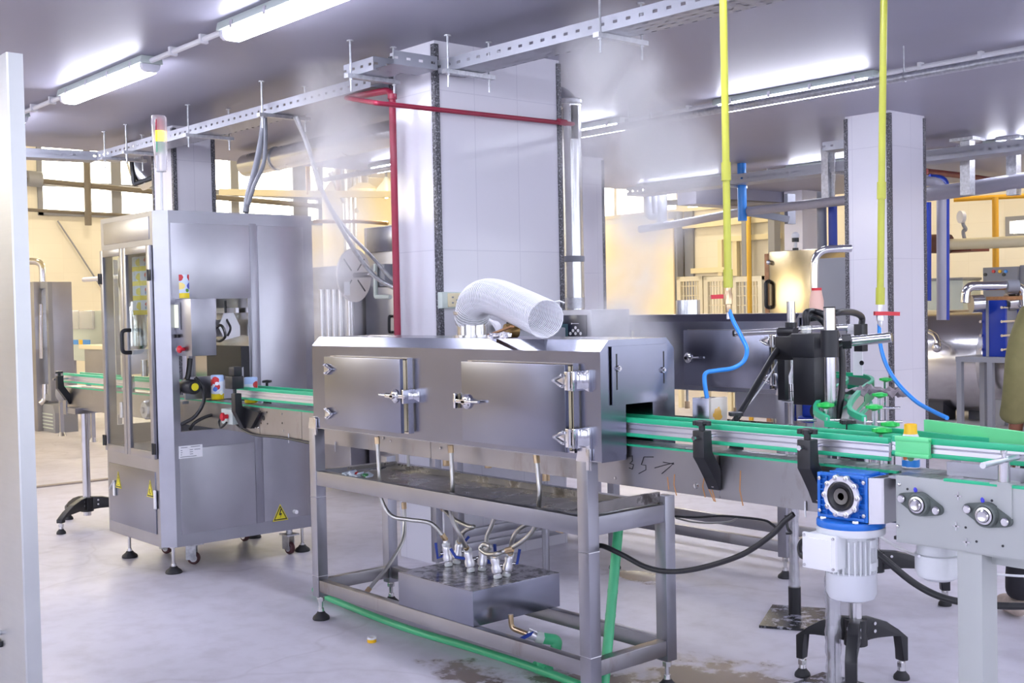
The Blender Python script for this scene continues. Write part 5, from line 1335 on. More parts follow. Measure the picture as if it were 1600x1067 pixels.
mp = mk('mounting_plate', B().box((m_.x-.12, m_.y-.004, P(1250, 563, d=4.73).z), (m_.x+.14, m_.y+.006, P(1250, 526, d=4.73).z), .003), 'black', t)
b = B()
for px, py in ((1224, 540), (1275, 538)):
    q = P(px, py, d=4.70); b.lathe([(.006, 0), (.006, .006), (0, .007)], (q.x, m_.y-.004, q.z), (0, -1, 0), 8)
mk('bolt', b, 'bright', mp)
s0, s1, s2 = P(1237, 626, d=4.74), P(1236, 600, d=4.74), P(1235, 588, d=4.74)
se = mk('proximity_sensor', B().cyl(s0, s1, .0105, n=14).cyl(P(1236, 612, d=4.74), P(1236, 611, d=4.74), .0125, n=6), 'bright', t)
mk('sensor_lead', B().tube([s1, s2, P(1240, 570, d=4.74), P(1241, 560, d=4.74)], [.008, .008, .0045, .004], 10), 'whiteplastic', se)
mk('sensor_tab', B().ribbon([P(1222, 626, d=4.76), P(1246, 629, d=4.74)], .05, .003), 'steel', se)
# black conduit sloping to the conveyor and a thin white lead
mk('conduit_hose', B().tube(spl([P(1240, 525, d=4.86), P(1216, 545, d=4.82), P(1180, 605, d=4.6), P(1150, 655, d=4.45), P(1136, 668, d=4.42)], 6), .0125, 12), 'cable', t)
mk('thin_lead', B().tube(spl([P(1215, 565, d=4.84), P(1200, 590, d=4.7), P(1175, 625, d=4.6), P(1152, 652, d=4.5)], 6), .003, 6), 'whiteplastic', t)
# near pole
b1_ = P(1303, 1083, z=0); d1_ = (b1_-CAM).dot(CF)
t = thing('sensor_stand', 'plastic-wrapped steel pole with a thick rod clamped on, right of the print heads', 'sensor stand', b1_)
zt1 = P(1304, 481, d=d1_).z
mk('pole', B().cyl((b1_.x, b1_.y, .012), (b1_.x, b1_.y, zt1), .022, n=24), 'bright', t)
mk('pole_cap', B().cyl((b1_.x, b1_.y, zt1), (b1_.x, b1_.y, zt1+.005), .0225, n=24), 'black', t)
mk('base_plate', B().box((b1_.x-.16, b1_.y-.16, .001), (b1_.x+.16, b1_.y+.16, .012)), 'blackplate', t)
wrap(t, b1_.x, b1_.y, .02, .74, .030)
zc0, zc1 = P(1305, 557, d=d1_).z, P(1305, 515, d=d1_).z
cl_ = mk('cross_clamp', B().cyl((b1_.x, b1_.y, zc0), (b1_.x, b1_.y, zc1), .034, n=24), 'black', t)
r0, r1 = P(1300, 536, d=d1_+.06), P(1392, 527, d=d1_-.05)
mk('clamp_knob', B().cyl(P(1316, 534, d=d1_+.03), P(1330, 533, d=d1_+.02), .028, n=8).cyl(P(1284, 536, d=d1_+.1), P(1300, 536, d=d1_+.06), .026, n=14), 'black', cl_)
mk('thick_rod', B().cyl(r0, r1, .0195, n=24).lathe([(.0195, 0), (.017, .004), (0, .004)], r1, r1-r0, 24), 'bright', t)
c = P(1345, 527, d=5.0)
sb = mk('side_sensor', B().box((c.x-.02, c.y-.022, P(1345, 549, d=5.0).z), (c.x+.02, c.y+.022, P(1345, 506, d=5.0).z), .003), 'black', t)
mk('sensor_plate', B().prism([(c.x-.024, P(1345, 586, d=5).z), (c.x+.022, P(1345, 586, d=5).z), (c.x+.022, P(1345, 549, d=5).z), (c.x-.024, P(1345, 549, d=5).z)], 'y', c.y-.024, c.y-.020), 'whiteplastic', sb)
q = P(1346, 567, d=4.97); mk('lens', B().lathe([(.010, 0), (.010, .004), (.006, .004), (.005, .001), (0, .001)], (q.x, c.y-.024, q.z), (0, -1, 0), 16), 'black', sb)
a = P(1325, 515, d=5.0)
mk('sensor_arm', B().box((a.x-.035, c.y+.01, P(1325, 523, d=5).z), (c.x, c.y+.016, P(1325, 507, d=5).z)), 'bright', sb)
cb2 = B()
cb2.tube(spl([HB, HB+V((.0, 0, .05)), P(1272, 487, d=4.66), P(1288, 492, d=4.62), P(1300, 508, d=4.62), P(1314, 545, d=4.62), P(1316, 600, d=4.62), P(1309, 655, d=4.6)], 8), .013, 10)
cb2.tube(spl([P(1262, 498, d=4.72), P(1285, 494, d=4.72), P(1310, 488, d=4.75), P(1332, 488, d=4.9), P(1346, 495, d=5.0), P(1346, 508, d=5.0)], 8), .014, 10)
cb2.tube(spl([HB+V((-.004, .01, 0)), HB+V((.01, .01, .04)), P(1282, 500, d=4.68), P(1298, 520, d=4.66)], 8), .010, 10)
mk('cable_loop', cb2, 'cable', t)
mk('white_lead', B().tube(spl([P(1278, 556, d=4.66), P(1279, 600, d=4.64), P(1283, 650, d=4.6), P(1285, 672, d=4.55)], 6), .0035, 8), 'whiteplastic', t)
mk('dark_lead', B().tube(spl([P(1318, 560, d=4.7), P(1319, 600, d=4.7), P(1314, 640, d=4.7), P(1308, 670, d=4.7)], 6), .006, 8), 'cable', t)

# ================================================================ AIR DROPS
def air_drop(lab, pxv, pyv, pxt, y, hose_pts, hdl, rad=.0145):
    v = P(pxv, pyv, y=y); t = thing('air_drop_pipe', lab, 'air pipe', v, 'yellow air drop pipes')
    top = P(pxt, 0, y=y)
    dirv = (top-v); dirv *= (3.04-v.z)/dirv.z
    tp = v+dirv
    mk('pipe', B().cyl(v+dirv*.05, tp, rad, n=16), 'yellowpipe', t)
    for f in (.30, .03): 
        q = v+dirv*f; mk('coupling', B().cyl(q, q+dirv.normalized()*.07, rad*1.28, n=16), 'yellowpipe', t)
    mk('valve_body', B().lathe([(.009, -.05), (.011, -.045), (.011, -.02), (.016, -.018), (.017, .02), (.012, .03), (.012, .05)], v, (0, 0, 1), 8), 'brassy' if hdl < 0 else 'alu', t)
    h = mk('red_lever', B().ribbon([v+V((0, -.02, .012))-CR*.012*abs(hdl), v+V((0, -.02, .012))+CR*hdl*.03, v+V((0, -.02, .010))+CR*hdl*.09], .024, .016), 'red', t)
    mk('air_hose', B().tube(spl(hose_pts, 10), .0085, 10), 'bluehose', t)
    mk('hose_tail', B().cyl(v+V((0, 0, -.075)), v+V((0, 0, -.045)), .008, n=10), 'alu', t)
    return t
yA = 3.62
va = P(1138, 468, y=yA)
air_drop('yellow-green air pipe whose blue hose feeds the small rust-streaked box', 1138, 468, 1130, yA,
         [P(1139, 484, y=yA), P(1146, 502, y=yA), P(1158, 525, y=yA-.02), P(1167, 546, y=yA-.04), P(1162, 564, y=yA-.06), P(1145, 575, y=yA-.10), P(1120, 579, y=yA-.15), P(1103, 583, y=yA-.19), P(1101, 598, y=3.42), P(1105, 622, y=3.41)], -.6)
yB_ = 4.35
air_drop('yellow-green air pipe with a blue hose hanging in front of the right-hand column', 1375, 494, 1381, yB_,
         [P(1374, 505, y=yB_), P(1375, 535, y=yB_-.02), P(1384, 568, y=yB_-.05), P(1402, 598, y=yB_-.1), P(1430, 626, y=yB_-.15), P(1455, 641, y=yB_-.2), P(1480, 653, y=yB_-.25)], 1.0)

# ================================================================ REAR LINE OUTFEED: curved conveyor with green rails
t = thing('conveyor', 'curved rear conveyor with green walls turning towards the viewer behind the poles', 'conveyor', (-3.2, 4.9, 0))
path = spl([V((-4.3, 5.46, .95)), V((-3.9, 5.46, .95)), V((-3.55, 5.38, .95)), V((-3.28, 5.08, .95)), V((-3.05, 4.65, .95)), V((-2.72, 4.05, .95)), V((-2.45, 3.62, .95)), V((-2.25, 3.40, .95))], 6)
def off(pth, o, dz):
    out = []
    for i, p in enumerate(pth):
        d = (pth[min(i+1, len(pth)-1)]-pth[max(i-1, 0)]).normalized(); n_ = d.cross(V((0, 0, 1)))
        out.append(p+n_*o+V((0, 0, dz)))
    return out
mk('belt', B().ribbon(off(path, 0, .045), .085, .008), bpy.data.materials['steel_slats'], t)
for s in (-1, 1):
    mk('side_plate', B().ribbon(off(path, s*.06, -.03), .004, .14), 'steel', t)
    g = mk('guide_wall', B().ribbon(off(path, s*.062, .125), .006, .075), 'alu', t)
    mk('green_strip', B().ribbon(off(path, s*.060, .158), .016, .020), 'green', g); mk('green_strip', B().ribbon(off(path, s*.060, .094), .016, .016), 'green', g)
    mk('wear_strip', B().ribbon(off(path, s*.052, .044), .014, .012), 'green', t)
mk('corner_wall', B().ribbon(off(path, -.066, .12)[10:26], .004, .08), plain('deep_green_plastic', srgb(30, 140, 92), .4), t)
tripod(t, -2.585, 3.955, [math.atan2(*(q-V((-2.585, 3.955, 0))).yx) for q in (P(1256, 1057, z=0), P(1402, 1062, z=0), P(1322, 1140, z=0))], reach=.235, hub=.24)
mk('support_pole', B().cyl((-2.585, 3.955, .2), (-2.585, 3.955, .86), .026, n=20), 'bright', t)
c_ = V((-3.22, 5.10, 0))
tripod(t, c_.x, c_.y, [math.atan2(*(q-c_).yx) for q in (P(1421, 946, z=0), P(1330, 930, z=0), c_+V((-.2, .2, 0)))], reach=.34, hub=.24)
mk('support_pole', B().cyl((c_.x, c_.y, .2), (c_.x, c_.y, .88), .026, n=20), 'bright', t)
# green-knobbed rail adjusters
def adjuster(par, px, py, z_, rod, py_rod=None):
    k = P(px, py, z=z_)
    g = mk('rail_adjuster', B().cyl((k.x, k.y, .92), (k.x, k.y, z_-.015), .010, n=12), 'bright', par)
    b = B().lathe([(.006, -.02), (.008, -.004), (.020, 0), (.026, .004), (.022, .014), (.010, .018), (0, .018)], (k.x, k.y, z_-.01), n=14)
    for q in range(3): b.lathe([(0, 0), (.011, .002), (.011, .012), (0, .014)], (k.x+.022*cos(q*2.09), k.y+.022*sin(q*2.09), z_-.008), n=8)
    mk('green_knob', b, 'greenk', g)
    if rod:
        z2 = z_-.055; o = V((k.x, k.y, z2)); mk('adjuster_rod', B().cyl(o-CR*rod[0], o+CR*rod[1], .0055, n=10), 'bright', g)
    return g
for px, py, z_, rod in ((1384, 592, 1.12, (.10, .09)), (1375, 616, 1.12, (.06, .08)), (1366, 635, 1.12, (.09, .10)), (1290, 632, 1.14, (.10, .09)), (1391, 662, 1.10, None), (1378, 671, 1.10, None), (1276, 590, 1.16, None), (1292, 614, 1.13, None)):
    adjuster(t, px, py, z_, rod)
cp_ = P(1352, 615, z=1.10)
bm = bmesh.new(); bmesh.ops.create_grid(bm, x_segments=14, y_segments=6, size=1)
for v in bm.verts:
    v.co = V((cp_.x, cp_.y, 1.118)) + CR*(v.co.x*.17) + V((CF.x, CF.y, 0))*(v.co.y*.06) + V((0, 0, .018*sin(v.co.x*9)*cos(v.co.y*7)+.012*sin(v.co.x*17+v.co.y*5)-.02*v.co.x*v.co.x))
o = solo('plastic_sheet', bm, 'plasticbag', 'crumpled grey plastic lying across the green walls of the curved conveyor', 'plastic sheet', cp_)
so = o.modifiers.new('thickness', 'SOLIDIFY'); so.thickness = .004
# small blue gearmotor behind
g0 = P(1284, 640, d=5.6)
t = thing('gearmotor', 'small deep-blue gearmotor behind the print heads, under the rear conveyor', 'gearmotor', (g0.x, g0.y, g0.z))
a0, a1 = P(1270, 658, d=5.5), P(1296, 612, d=5.5)
mk('gearbox', B().box((g0.x-.07, g0.y-.06, a0.z+.01), (g0.x+.07, g0.y+.06, a1.z), .008), 'deepblue', t)
mk('motor_flange', B().lathe([(0, 0), (.11, 0), (.11, .02), (0, .02)], (g0.x, g0.y, a0.z-.01), n=36), 'deepblue', t)
mk('motor_body', B().lathe([(0, -.2), (.06, -.2), (.075, -.17), (.075, 0), (0, 0)], (g0.x, g0.y, a0.z-.01), n=28), 'whitepaint', t)
mk('motor_shaft', B().cyl((g0.x+.03, g0.y-.09, g0.z), (g0.x+.03, g0.y-.05, g0.z), .035, n=20), 'black', t)
t = thing('junction_box', 'small cream switch box beyond the print heads, above the green rails', 'switch box', P(1275, 571, d=6.0))
c = P(1275, 571, d=6.0); mk('box_body', B().box((c.x-.03, c.y-.03, c.z-.03), (c.x+.03, c.y+.03, c.z+.03), .004), 'cream', t)
c = P(1290, 570, d=6.0); mk('dark_cover', B().box((c.x-.02, c.y-.03, c.z-.04), (c.x+.02, c.y+.03, c.z+.035), .004), 'black', t)
mk('mounting_post', B().cyl((c.x, c.y+.01, .95), (c.x, c.y+.01, c.z-.03), .010, n=10), 'bright', t)

# ================================================================ LOOSE CABLES AND PIPES
t = thing('cable', 'black cable hung from the stand leg in a long sag to the conveyor', 'cable', P(930, 853, y=3.07))
p = spl([P(928, 862, y=3.05), P(930, 855, y=3.06), P(942, 853, y=3.08), P(975, 868, y=3.08), P(1010, 886, y=3.08), P(1050, 893, y=3.08), P(1100, 886, y=3.09), P(1160, 866, y=3.10), P(1205, 836, y=3.11), P(1225, 815, y=3.12), P(1240, 803, y=3.13)], 8)
mk('cable_sheath', B().tube(p, .0095, 10), 'cable', t)
t = thing('cable', 'thick black cable sagging from behind the white motor to the right edge', 'cable', P(1352, 848, d=4.2))
mk('cable_sheath', B().tube(spl([P(1340, 836, d=4.25), P(1356, 852, d=4.2), P(1385, 876, d=4.15), P(1430, 912, d=4.1), P(1475, 934, d=4.05), P(1530, 944, d=4.0), P(1600, 947, d=3.95), P(1680, 942, d=3.9)], 8), .0125, 12), 'cable', t)
t = thing('cable', 'thin white cable strung from the gearbox to the hanging second motor', 'cable', P(1362, 828, d=4.0))
mk('cable_sheath', B().tube(spl([P(1362, 828, d=4.0), P(1385, 845, d=3.9), P(1415, 861, d=3.7), P(1436, 869, d=3.45)], 6), .0045, 8), 'whiteplastic', t)
t = thing('cable', 'thin white cable at the right edge behind the grey leg', 'cable', P(1500, 893, d=4.4))
mk('cable_sheath', B().tube(spl([P(1480, 892, d=4.4), P(1540, 896, d=4.3), P(1600, 900, d=4.2), P(1640, 898, d=4.2)], 6), .0045, 8), 'whiteplastic', t)
t = thing('cable', 'loop of black and grey cable hanging under the conveyor beside the rear rail', 'cable', P(1060, 807, y=3.6))
mk('black_loop', B().tube(spl([P(1050, 806, y=3.7), P(1090, 808, y=3.7), P(1130, 806, y=3.7), P(1190, 812, y=3.7), P(1206, 819, y=3.7), P(1214, 826, y=3.7)], 6), .005, 8).tube(spl([P(1228, 805, y=3.7), P(1231, 825, y=3.7), P(1236, 832, y=3.7), P(1229, 833, y=3.7)], 6), .006, 8), 'cable', t)
mk('grey_loop', B().tube(spl([P(1056, 809, y=3.7), P(1080, 815, y=3.7), P(1110, 817, y=3.7), P(1140, 815, y=3.7), P(1152, 809, y=3.7)], 6), .004, 8), 'braid', t)
zf = .024
t = thing('green_pipe', 'green plastic pipe lying along the floor in front of the stand', 'pipe', P(700, 985, z=0), 'green water pipes')
mk('pipe', B().tube(spl([P(492, 921, z=zf), P(518, 936, z=zf), P(628, 979, z=zf), P(740, 1013, z=zf), P(850, 1049, z=zf), P(960, 1092, z=zf)], 8), .0175, 12), 'greenp', t)
q = P(845, 1044, z=zf); q2_ = P(868, 1053, z=zf); dq = (q2_-q).normalized()
mk('tee_fitting', B().cyl(q-dq*.03, q+dq*.05, .027, n=18).cyl(q+dq*.01, q+dq*.01+V((0, 0, .055)), .023, n=18), 'greenp', t)
p0 = P(966, 828, y=3.30); p1 = P(944, 1070, y=3.10)
dd = (p1-p0); p1 = p0+dd*((p0.z-.03)/(-dd.z)) if dd.z < 0 else p1
t = thing('green_pipe', 'green plastic drain pipe slanting down inside the right end of the stand', 'pipe', (p1.x, p1.y, 0), 'green water pipes')
mk('pipe', B().tube([p0, p1], .0195, 14), 'greenp', t)
mk('brass_fitting', B().lathe([(.016, 0), (.012, .03), (.016, .035), (.016, .05)], p0, (0, 0, 1), 12), 'brassy', t)
for f in (.36, .5): mk('joint_collar', B().cyl(p0+(p1-p0)*f, p0+(p1-p0)*(f+.02), .0205, n=14), 'greenp', t)
c = P(581, 1003, z=0)
t = thing('bottle_cap', 'small yellow and white cap lying on the floor left of the puddle', 'cap', c)
mk('cap_body', B().lathe([(0, 0), (.020, 0), (.021, .003), (.021, .014), (.018, .016), (.018, .012), (0, .012)], c, n=24), 'orangecap', t)
mk('white_rim', B().lathe([(.0205, .013), (.021, .016), (.021, .024), (.018, .024), (.018, .013)], c, n=24), 'whiteplastic', t)
# printer controller behind the tunnel
k0, k1 = P(862, 540, y=4.55), P(924, 484, y=4.55)
t = thing('printer_controller', 'steel controller case with six round keys and a small screen, right of the clear duct', 'controller', (k0.x, 4.55, 0))
mk('case', B().box((k0.x-.10, 4.55, k0.z-.08), (k1.x, 4.85, k1.z), .004), 'steel', t)
f0, f1 = P(868, 533, y=4.545), P(916, 492, y=4.545)
fp = mk('front_panel', B().box((f0.x-.03, 4.543, f0.z-.03), (f1.x, 4.55, f1.z), .002), 'blackgloss', t)
b = B()
for px, py in ((899, 512), (895, 516.5), (903, 516.5), (891, 521), (899, 521), (907, 521)):
    q = P(px, py, y=4.541); b.lathe([(.0035, 0), (.009, 0), (.009, .002), (.0035, .002)], (q.x, 4.543, q.z), (0, -1, 0), 16)
mk('round_key', b, 'whiteplastic', fp)
q = P(893, 505.5, y=4.541); q_ = P(904, 505.5, y=4.541)
mk('panel_mark', B().lathe([(0, 0), (.004, 0), (.004, .0015), (0, .0015)], (q.x, 4.543, q.z), (0, -1, 0), 12).box((q.x+.006, 4.5415, q.z-.0015), (q_.x, 4.543, q.z+.0015)), 'whiteplastic', fp)
s0, s1 = P(866, 528, y=4.541), P(887, 506, y=4.541)
mk('small_screen', B().box((s0.x, 4.541, s0.z), (s1.x, 4.544, s1.z)), plain('dark_lcd', srgb(70, 96, 104), .2), fp)
for px in (683, 717):
    q = P(px, 840, x=-5.22); mk('post', B().box((-5.245, q.y-.022, .10), (-5.195, q.y+.022, 1.12), .002), 'steelx', t)
yp0, yp1 = P(683, 840, x=-5.22).y, P(887, 848, z=0).y
for z in (.125, .205): mk('low_rail', B().box((-5.245, P(717, 840, x=-5.22).y+.022, z), (-5.205, yp1+.05, z+.045), .002), 'steelx', t)
mk('shelf', B().box((-5.26, yp0-.03, 1.12), (k1.x, 4.88, 1.15), .003).box((k0.x-.1, 4.55, 1.13), (k1.x, 4.85, k0.z-.08)), 'steelx', t)
for x, y in ((-5.225, yp1), (-5.22, yp0), (k1.x-.1, 4.8)):
    st, pd = B(), B(); foot(st, pd, x, y, .13, .035); mk('foot_stem', st, 'bright', t); mk('foot_pad', pd, 'rubber', t)
mk('post', B().box((k1.x-.125, 4.775, .10), (k1.x-.075, 4.825, 1.12), .002), 'steelx', t)
mk('post', B().box((-5.245, yp1-.02, .10), (-5.205, yp1+.025, 1.12), .002), 'steelx', t)
k0, k1 = P(812, 545, y=4.30), P(852, 504, y=4.30)
t = thing('air_filter_unit', 'low dark grey unit behind the clear duct on the tunnel roof line', 'filter unit', (k0.x, 4.30, 0))
mk('unit_body', B().box((k0.x-.06, 4.30, k0.z), (k1.x, 4.45, k1.z-.03), .006), 'midgrey', t)
mk('dark_head', B().box((k0.x-.10, 4.29, k1.z-.035), (k1.x-.02, 4.41, k1.z+.005), .006), 'black', t)
mk('unit_post', B().cyl(((k0.x+k1.x)/2, 4.37, .0), ((k0.x+k1.x)/2, 4.37, k0.z), .02, n=12), 'steel', t)
# ================================================================ LEFT FOREGROUND AND LEFT BACKGROUND
k = P(10, 81, y=1.2)
xk, zk = k.x, k.z
t = thing('steel_cabinet', 'tall bright steel cabinet corner cut by the left edge of the picture', 'cabinet', (xk-.3, 1.2, 0))
ye_ = P(36, 92, x=xk).y
mk('cabinet_body', B().prism([(xk-.7, 1.2), (xk-.004, 1.2), (xk, 1.204), (xk, ye_), (xk-.7, ye_)], 'z', .0, zk), steel('bright_wiped_steel', (.50, .51, .51, 1), .34), t)
c = P(2, 988, y=1.2)
mk('knob', B().cyl((c.x, 1.2, c.z), (c.x, 1.165, c.z), .008, n=12).sphere((c.x, 1.165, c.z), .012), 'chrome', t)
mk('latch', B().box((c.x-.04, 1.19, c.z-.045), (c.x+.012, 1.2, c.z-.025), .003), 'black', t)

def fbox(px0, py0, px1, py1, d, depth, bev=.006):
    """an upright box whose front (-y side) fills the window at its near corner depth"""
    c = P(px1, py1, d=d); y = c.y
    a, e = P(px0, py1, y=y), P(px1, py0, y=y)
    return (a.x, y, a.z), (e.x, y+depth, e.z)
# machine with a dark window frame
t = thing('filling_machine', 'far machine with a dark-framed glass door and long handle, beside the left edge', 'machine', P(60, 690, z=0))
a, e = fbox(44, 440, 74, 622, 15.4, .06)
mk('door_frame', B().ring(a[0], e[0], a[2], e[2], .085, a[1], e[1], .01), 'midgrey', t)
mk('glass_pane', B().box((a[0]+.08, a[1]+.02, a[2]+.08), (e[0]-.08, a[1]+.03, e[2]-.08)), 'glass', t)
mk('door_handle', B().tube(bend([P(66, 490, y=a[1]), P(64, 490, y=a[1]-.1), P(64, 545, y=a[1]-.1), P(66, 545, y=a[1])], .03), .022, 8).cyl(P(64, 475, y=a[1]-.1), P(64, 560, y=a[1]-.1), .022, n=8), 'chrome', t)
a2, e2 = fbox(20, 440, 52, 675, 15.6, .5)
mk('steel_post', B().box(a2, e2, .01), 'steel', t)
mk('top_pipe', B().tube(bend([P(30, 408, d=15.6), P(66, 408, d=15.6), P(67, 445, d=15.6)], .12), .045, 12), 'bright', t)
mk('drain_pipe', B().tube(bend([P(71, 600, d=15.5), P(71, 625, d=15.5), P(64, 630, d=15.5)], .1), .05, 12), 'bright', t)
a, e = fbox(59, 633, 85, 672, 15.2, .3)
mb = mk('motor_cover', B().prism([(a[0], a[2]), (e[0], a[2]), (e[0], e[2]-.1), (e[0]-.06, e[2]), (a[0], e[2])], 'y', a[1], e[1], .01), 'midgrey', t)
b = B()
for i in range(5):
    z = a[2]+.05+i*.045; b.box((a[0]+.03, a[1]-.006, z), (e[0]-.06, a[1], z+.014))
mk('vent_slot', b, 'pale', mb)
mk('foot', B().cyl((a[0]+.04, a[1]+.1, 0), (a[0]+.04, a[1]+.1, a[2]), .02).cyl((e[0]-.04, a[1]+.1, 0), (e[0]-.04, a[1]+.1, a[2]), .02), 'black', mb)
mk('side_panel', B().prism([(P(73, 612, y=a[1]+.6).x, P(73, 612, y=a[1]+.6).z), (P(93, 612, y=a[1]+.6).x, P(93, 604, y=a[1]+.6).z), (P(93, 565, y=a[1]+.6).x, P(93, 563, y=a[1]+.6).z), (P(80, 552, y=a[1]+.6).x, P(80, 552, y=a[1]+.6).z), (P(73, 552, y=a[1]+.6).x, P(73, 552, y=a[1]+.6).z)], 'y', a[1]+.6, a[1]+.75), 'midgrey', t)
# control cabinet on legs
t = thing('control_cabinet', 'pale control cabinet with two plastic windows and small stickers, against the far left wall', 'control cabinet', P(110, 660, z=0))
a, e = fbox(97, 485, 160, 562, 17.0, .35)
mk('cabinet_body', B().box(a, e, .01), 'pale', t)
mk('side_strip', B().box((a[0]-.005, a[1]-.005, a[2]), (a[0]+.05, a[1]+.1, e[2])), 'steel', t)
for px0, px1 in ((105, 123), (126, 145)):
    w0, w1 = P(px0, 514, y=a[1]-.03), P(px1, 485, y=a[1]-.03)
    mk('plastic_window', B().box((w0.x, a[1]-.05, w0.z), (w1.x, a[1], w1.z), .02), 'bag', t)
for px0, px1, m in ((114, 122, 'bluehose'), (124, 129, 'orangecap'), (130, 141, 'bluehose')):
    w0, w1 = P(px0, 538, y=a[1]), P(px1, 531, y=a[1]); mk('sticker', B().box((w0.x, a[1]-.005, w0.z), (w1.x, a[1], w1.z)), m, t)
w0, w1 = P(105, 525, y=a[1]), P(110, 518, y=a[1]); mk('lock', B().box((w0.x, a[1]-.02, w0.z), (w1.x, a[1], w1.z)), 'black', t)
mk('leg', B().box((a[0]+.1, a[1]+.1, 0), (a[0]+.16, a[1]+.16, a[2])), 'steel', t); mk('leg', B().box((e[0]-.16, a[1]+.1, 0), (e[0]-.1, a[1]+.16, a[2])), 'steel', t)
t = thing('bench', 'steel bench behind the infeed end of the conveyor', 'bench', P(150, 650, z=0))
a, e = fbox(133, 547, 185, 582, 13.5, .6)
mk('bench_top', B().box((a[0]-.05, a[1]-.05, e[2]), (e[0], e[1], e[2]+.05), .006), 'cream', t)
mk('apron', B().box(a, (e[0], e[1], e[2]), .004), 'steel', t)
for x in (a[0], e[0]-.06): mk('leg', B().box((x, a[1], 0), (x+.05, a[1]+.05, a[2])), 'steel', t)
t = thing('table', 'low steel table end with one foot showing left of the conveyor support pole', 'table', P(92, 652, z=0))
a, e = fbox(88, 612, 140, 622, 14.0, .2)
mk('table_top', B().box(a, e, .004), 'steel', t)
for x in (a[0]+.02, e[0]-.06): mk('leg', B().box((x, a[1]+.02, .04), (x+.045, a[1]+.065, a[2])).cyl((x+.022, a[1]+.042, 0), (x+.022, a[1]+.042, .05), .05, .03), 'steel', t)
solo('crumpled_bag', B().sphere(P(100, 614, d=12.8), .12, 14, (1, .7, .9)), 'midgrey', 'dark crumpled bag hung on the infeed end of the conveyor', 'bag', P(100, 614, d=12.8))
# pipes in front of the window wall
t = thing('wall_pipe', 'brown pipe run crossing the far windows', 'pipe', P(60, 281, x=XW+.3))
yl, yr_ = P(30, 280, x=XW+.3), P(250, 295, x=XW+.3)
mk('pipe', B().tube([V((XW+.3, yl.y, yl.z)), V((XW+.3, yr_.y, yl.z-.12)), V((XW+.3, ye, yl.z-.3))], .06, 10), 'dimbrown', t)
mk('flange', B().cyl(P(50, 279, x=XW+.3)-V((0, .1, 0)), P(56, 280, x=XW+.3)+V((0, .1, 0)), .16, n=14), 'midgrey', t)
mk('lower_pipe', B().tube([P(30, 327, x=XW+.25), V((XW+.25, P(30, 327, x=XW+.25).y+2.8, P(30, 327, x=XW+.25).z-.05))], .035, 8), 'dimbrown', t)
mk('vertical_pipe', B().tube([P(138, 352, x=XW+.35), V((XW+.35, P(138, 352, x=XW+.35).y, ZR-.1))], .07, 10), 'dimbrown', t)
t = thing('wire', 'thin dark wire slanting down the far left wall', 'wire', P(95, 345, x=XW+.1))
mk('strand', B().tube([P(90, 345, x=XW+.1), P(120, 390, x=XW+.1), P(160, 452, x=XW+.1)], .018, 6), 'midgrey', t)
# ---------------------------------------------------------------- machine seen between the labeller and the big column
t = thing('labelling_machine', 'second tall steel machine with a big reel disc, partly hidden behind the big column', 'labelling machine', P(560, 660, d=9.6)*1)
a, e = fbox(470, 414, 541, 560, 9.6, .5)
mk('lower_cabinet', B().box((a[0], a[1], .1), e, .008), 'steel', t)
a3, e3 = fbox(573, 395, 640, 560, 9.2, .5)
mk('tall_cabinet', B().box((a3[0], a3[1], .1), (e3[0], e3[1], P(580, 355, y=a3[1]).z), .01), 'steel', t)
mk('top_panel', B().box((P(576, 395, y=a3[1]).x, a3[1]-.02, P(590, 394, y=a3[1]).z), (e3[0], a3[1], P(590, 356, y=a3[1]).z), .008), 'steelh', t)
dc = P(553, 430, d=8.8); dn = V((.95, .31, 0))
mk('reel_disc', B().lathe([(.2, -.006), (.2, .006)], dc, dn, 48), steel('dull_disc', (.62, .60, .60, 1), .4), t)
b = B()
for q in range(4):
    th = .8+q*pi/2; v = V((-.31*cos(th), .95*cos(th), sin(th))); b.obox(dc+dn*.007+v*.11, v*.06, v.cross(dn)*.005, dn*.002)
mk('disc_slot', b, 'black', t)
mk('spindle', B().cyl(dc-dn*.05, dc+dn*.2, .020, n=14), 'bright', t)
mk('tag', B().box(dc+V((.06, -.13, -.15)), dc+V((.065, -.08, -.05))), 'whiteplastic', t)
c = P(595, 430, y=a3[1]-.1); w0, w1 = P(586, 449, y=a3[1]-.1), P(607, 412, y=a3[1]-.1)
mk('drive_unit', B().box((w0.x, a3[1]-.14, w0.z), (w1.x, a3[1], w1.z), .02), 'midgrey', t)
mk('drive_frame', B().tube(bend([P(587, 412, y=a3[1]-.16), P(587, 464, y=a3[1]-.16), P(610, 464, y=a3[1]-.16)], .02), .018, 8), 'pale', t)
mk('door_handle', B().tube(bend([P(611, 494, y=a3[1]), P(608, 494, y=a3[1]-.06), P(608, 519, y=a3[1]-.06), P(611, 519, y=a3[1])], .03), .012, 8), 'black', t)
b = B()
for px in (505, 515, 524, 534, 548):
    q = P(px, 500, y=a[1]-.05); b.cyl((q.x, q.y, .8), (q.x, q.y, P(px, 452, y=a[1]-.05).z), .028, n=12)
mk('roller', b, 'bright', t)
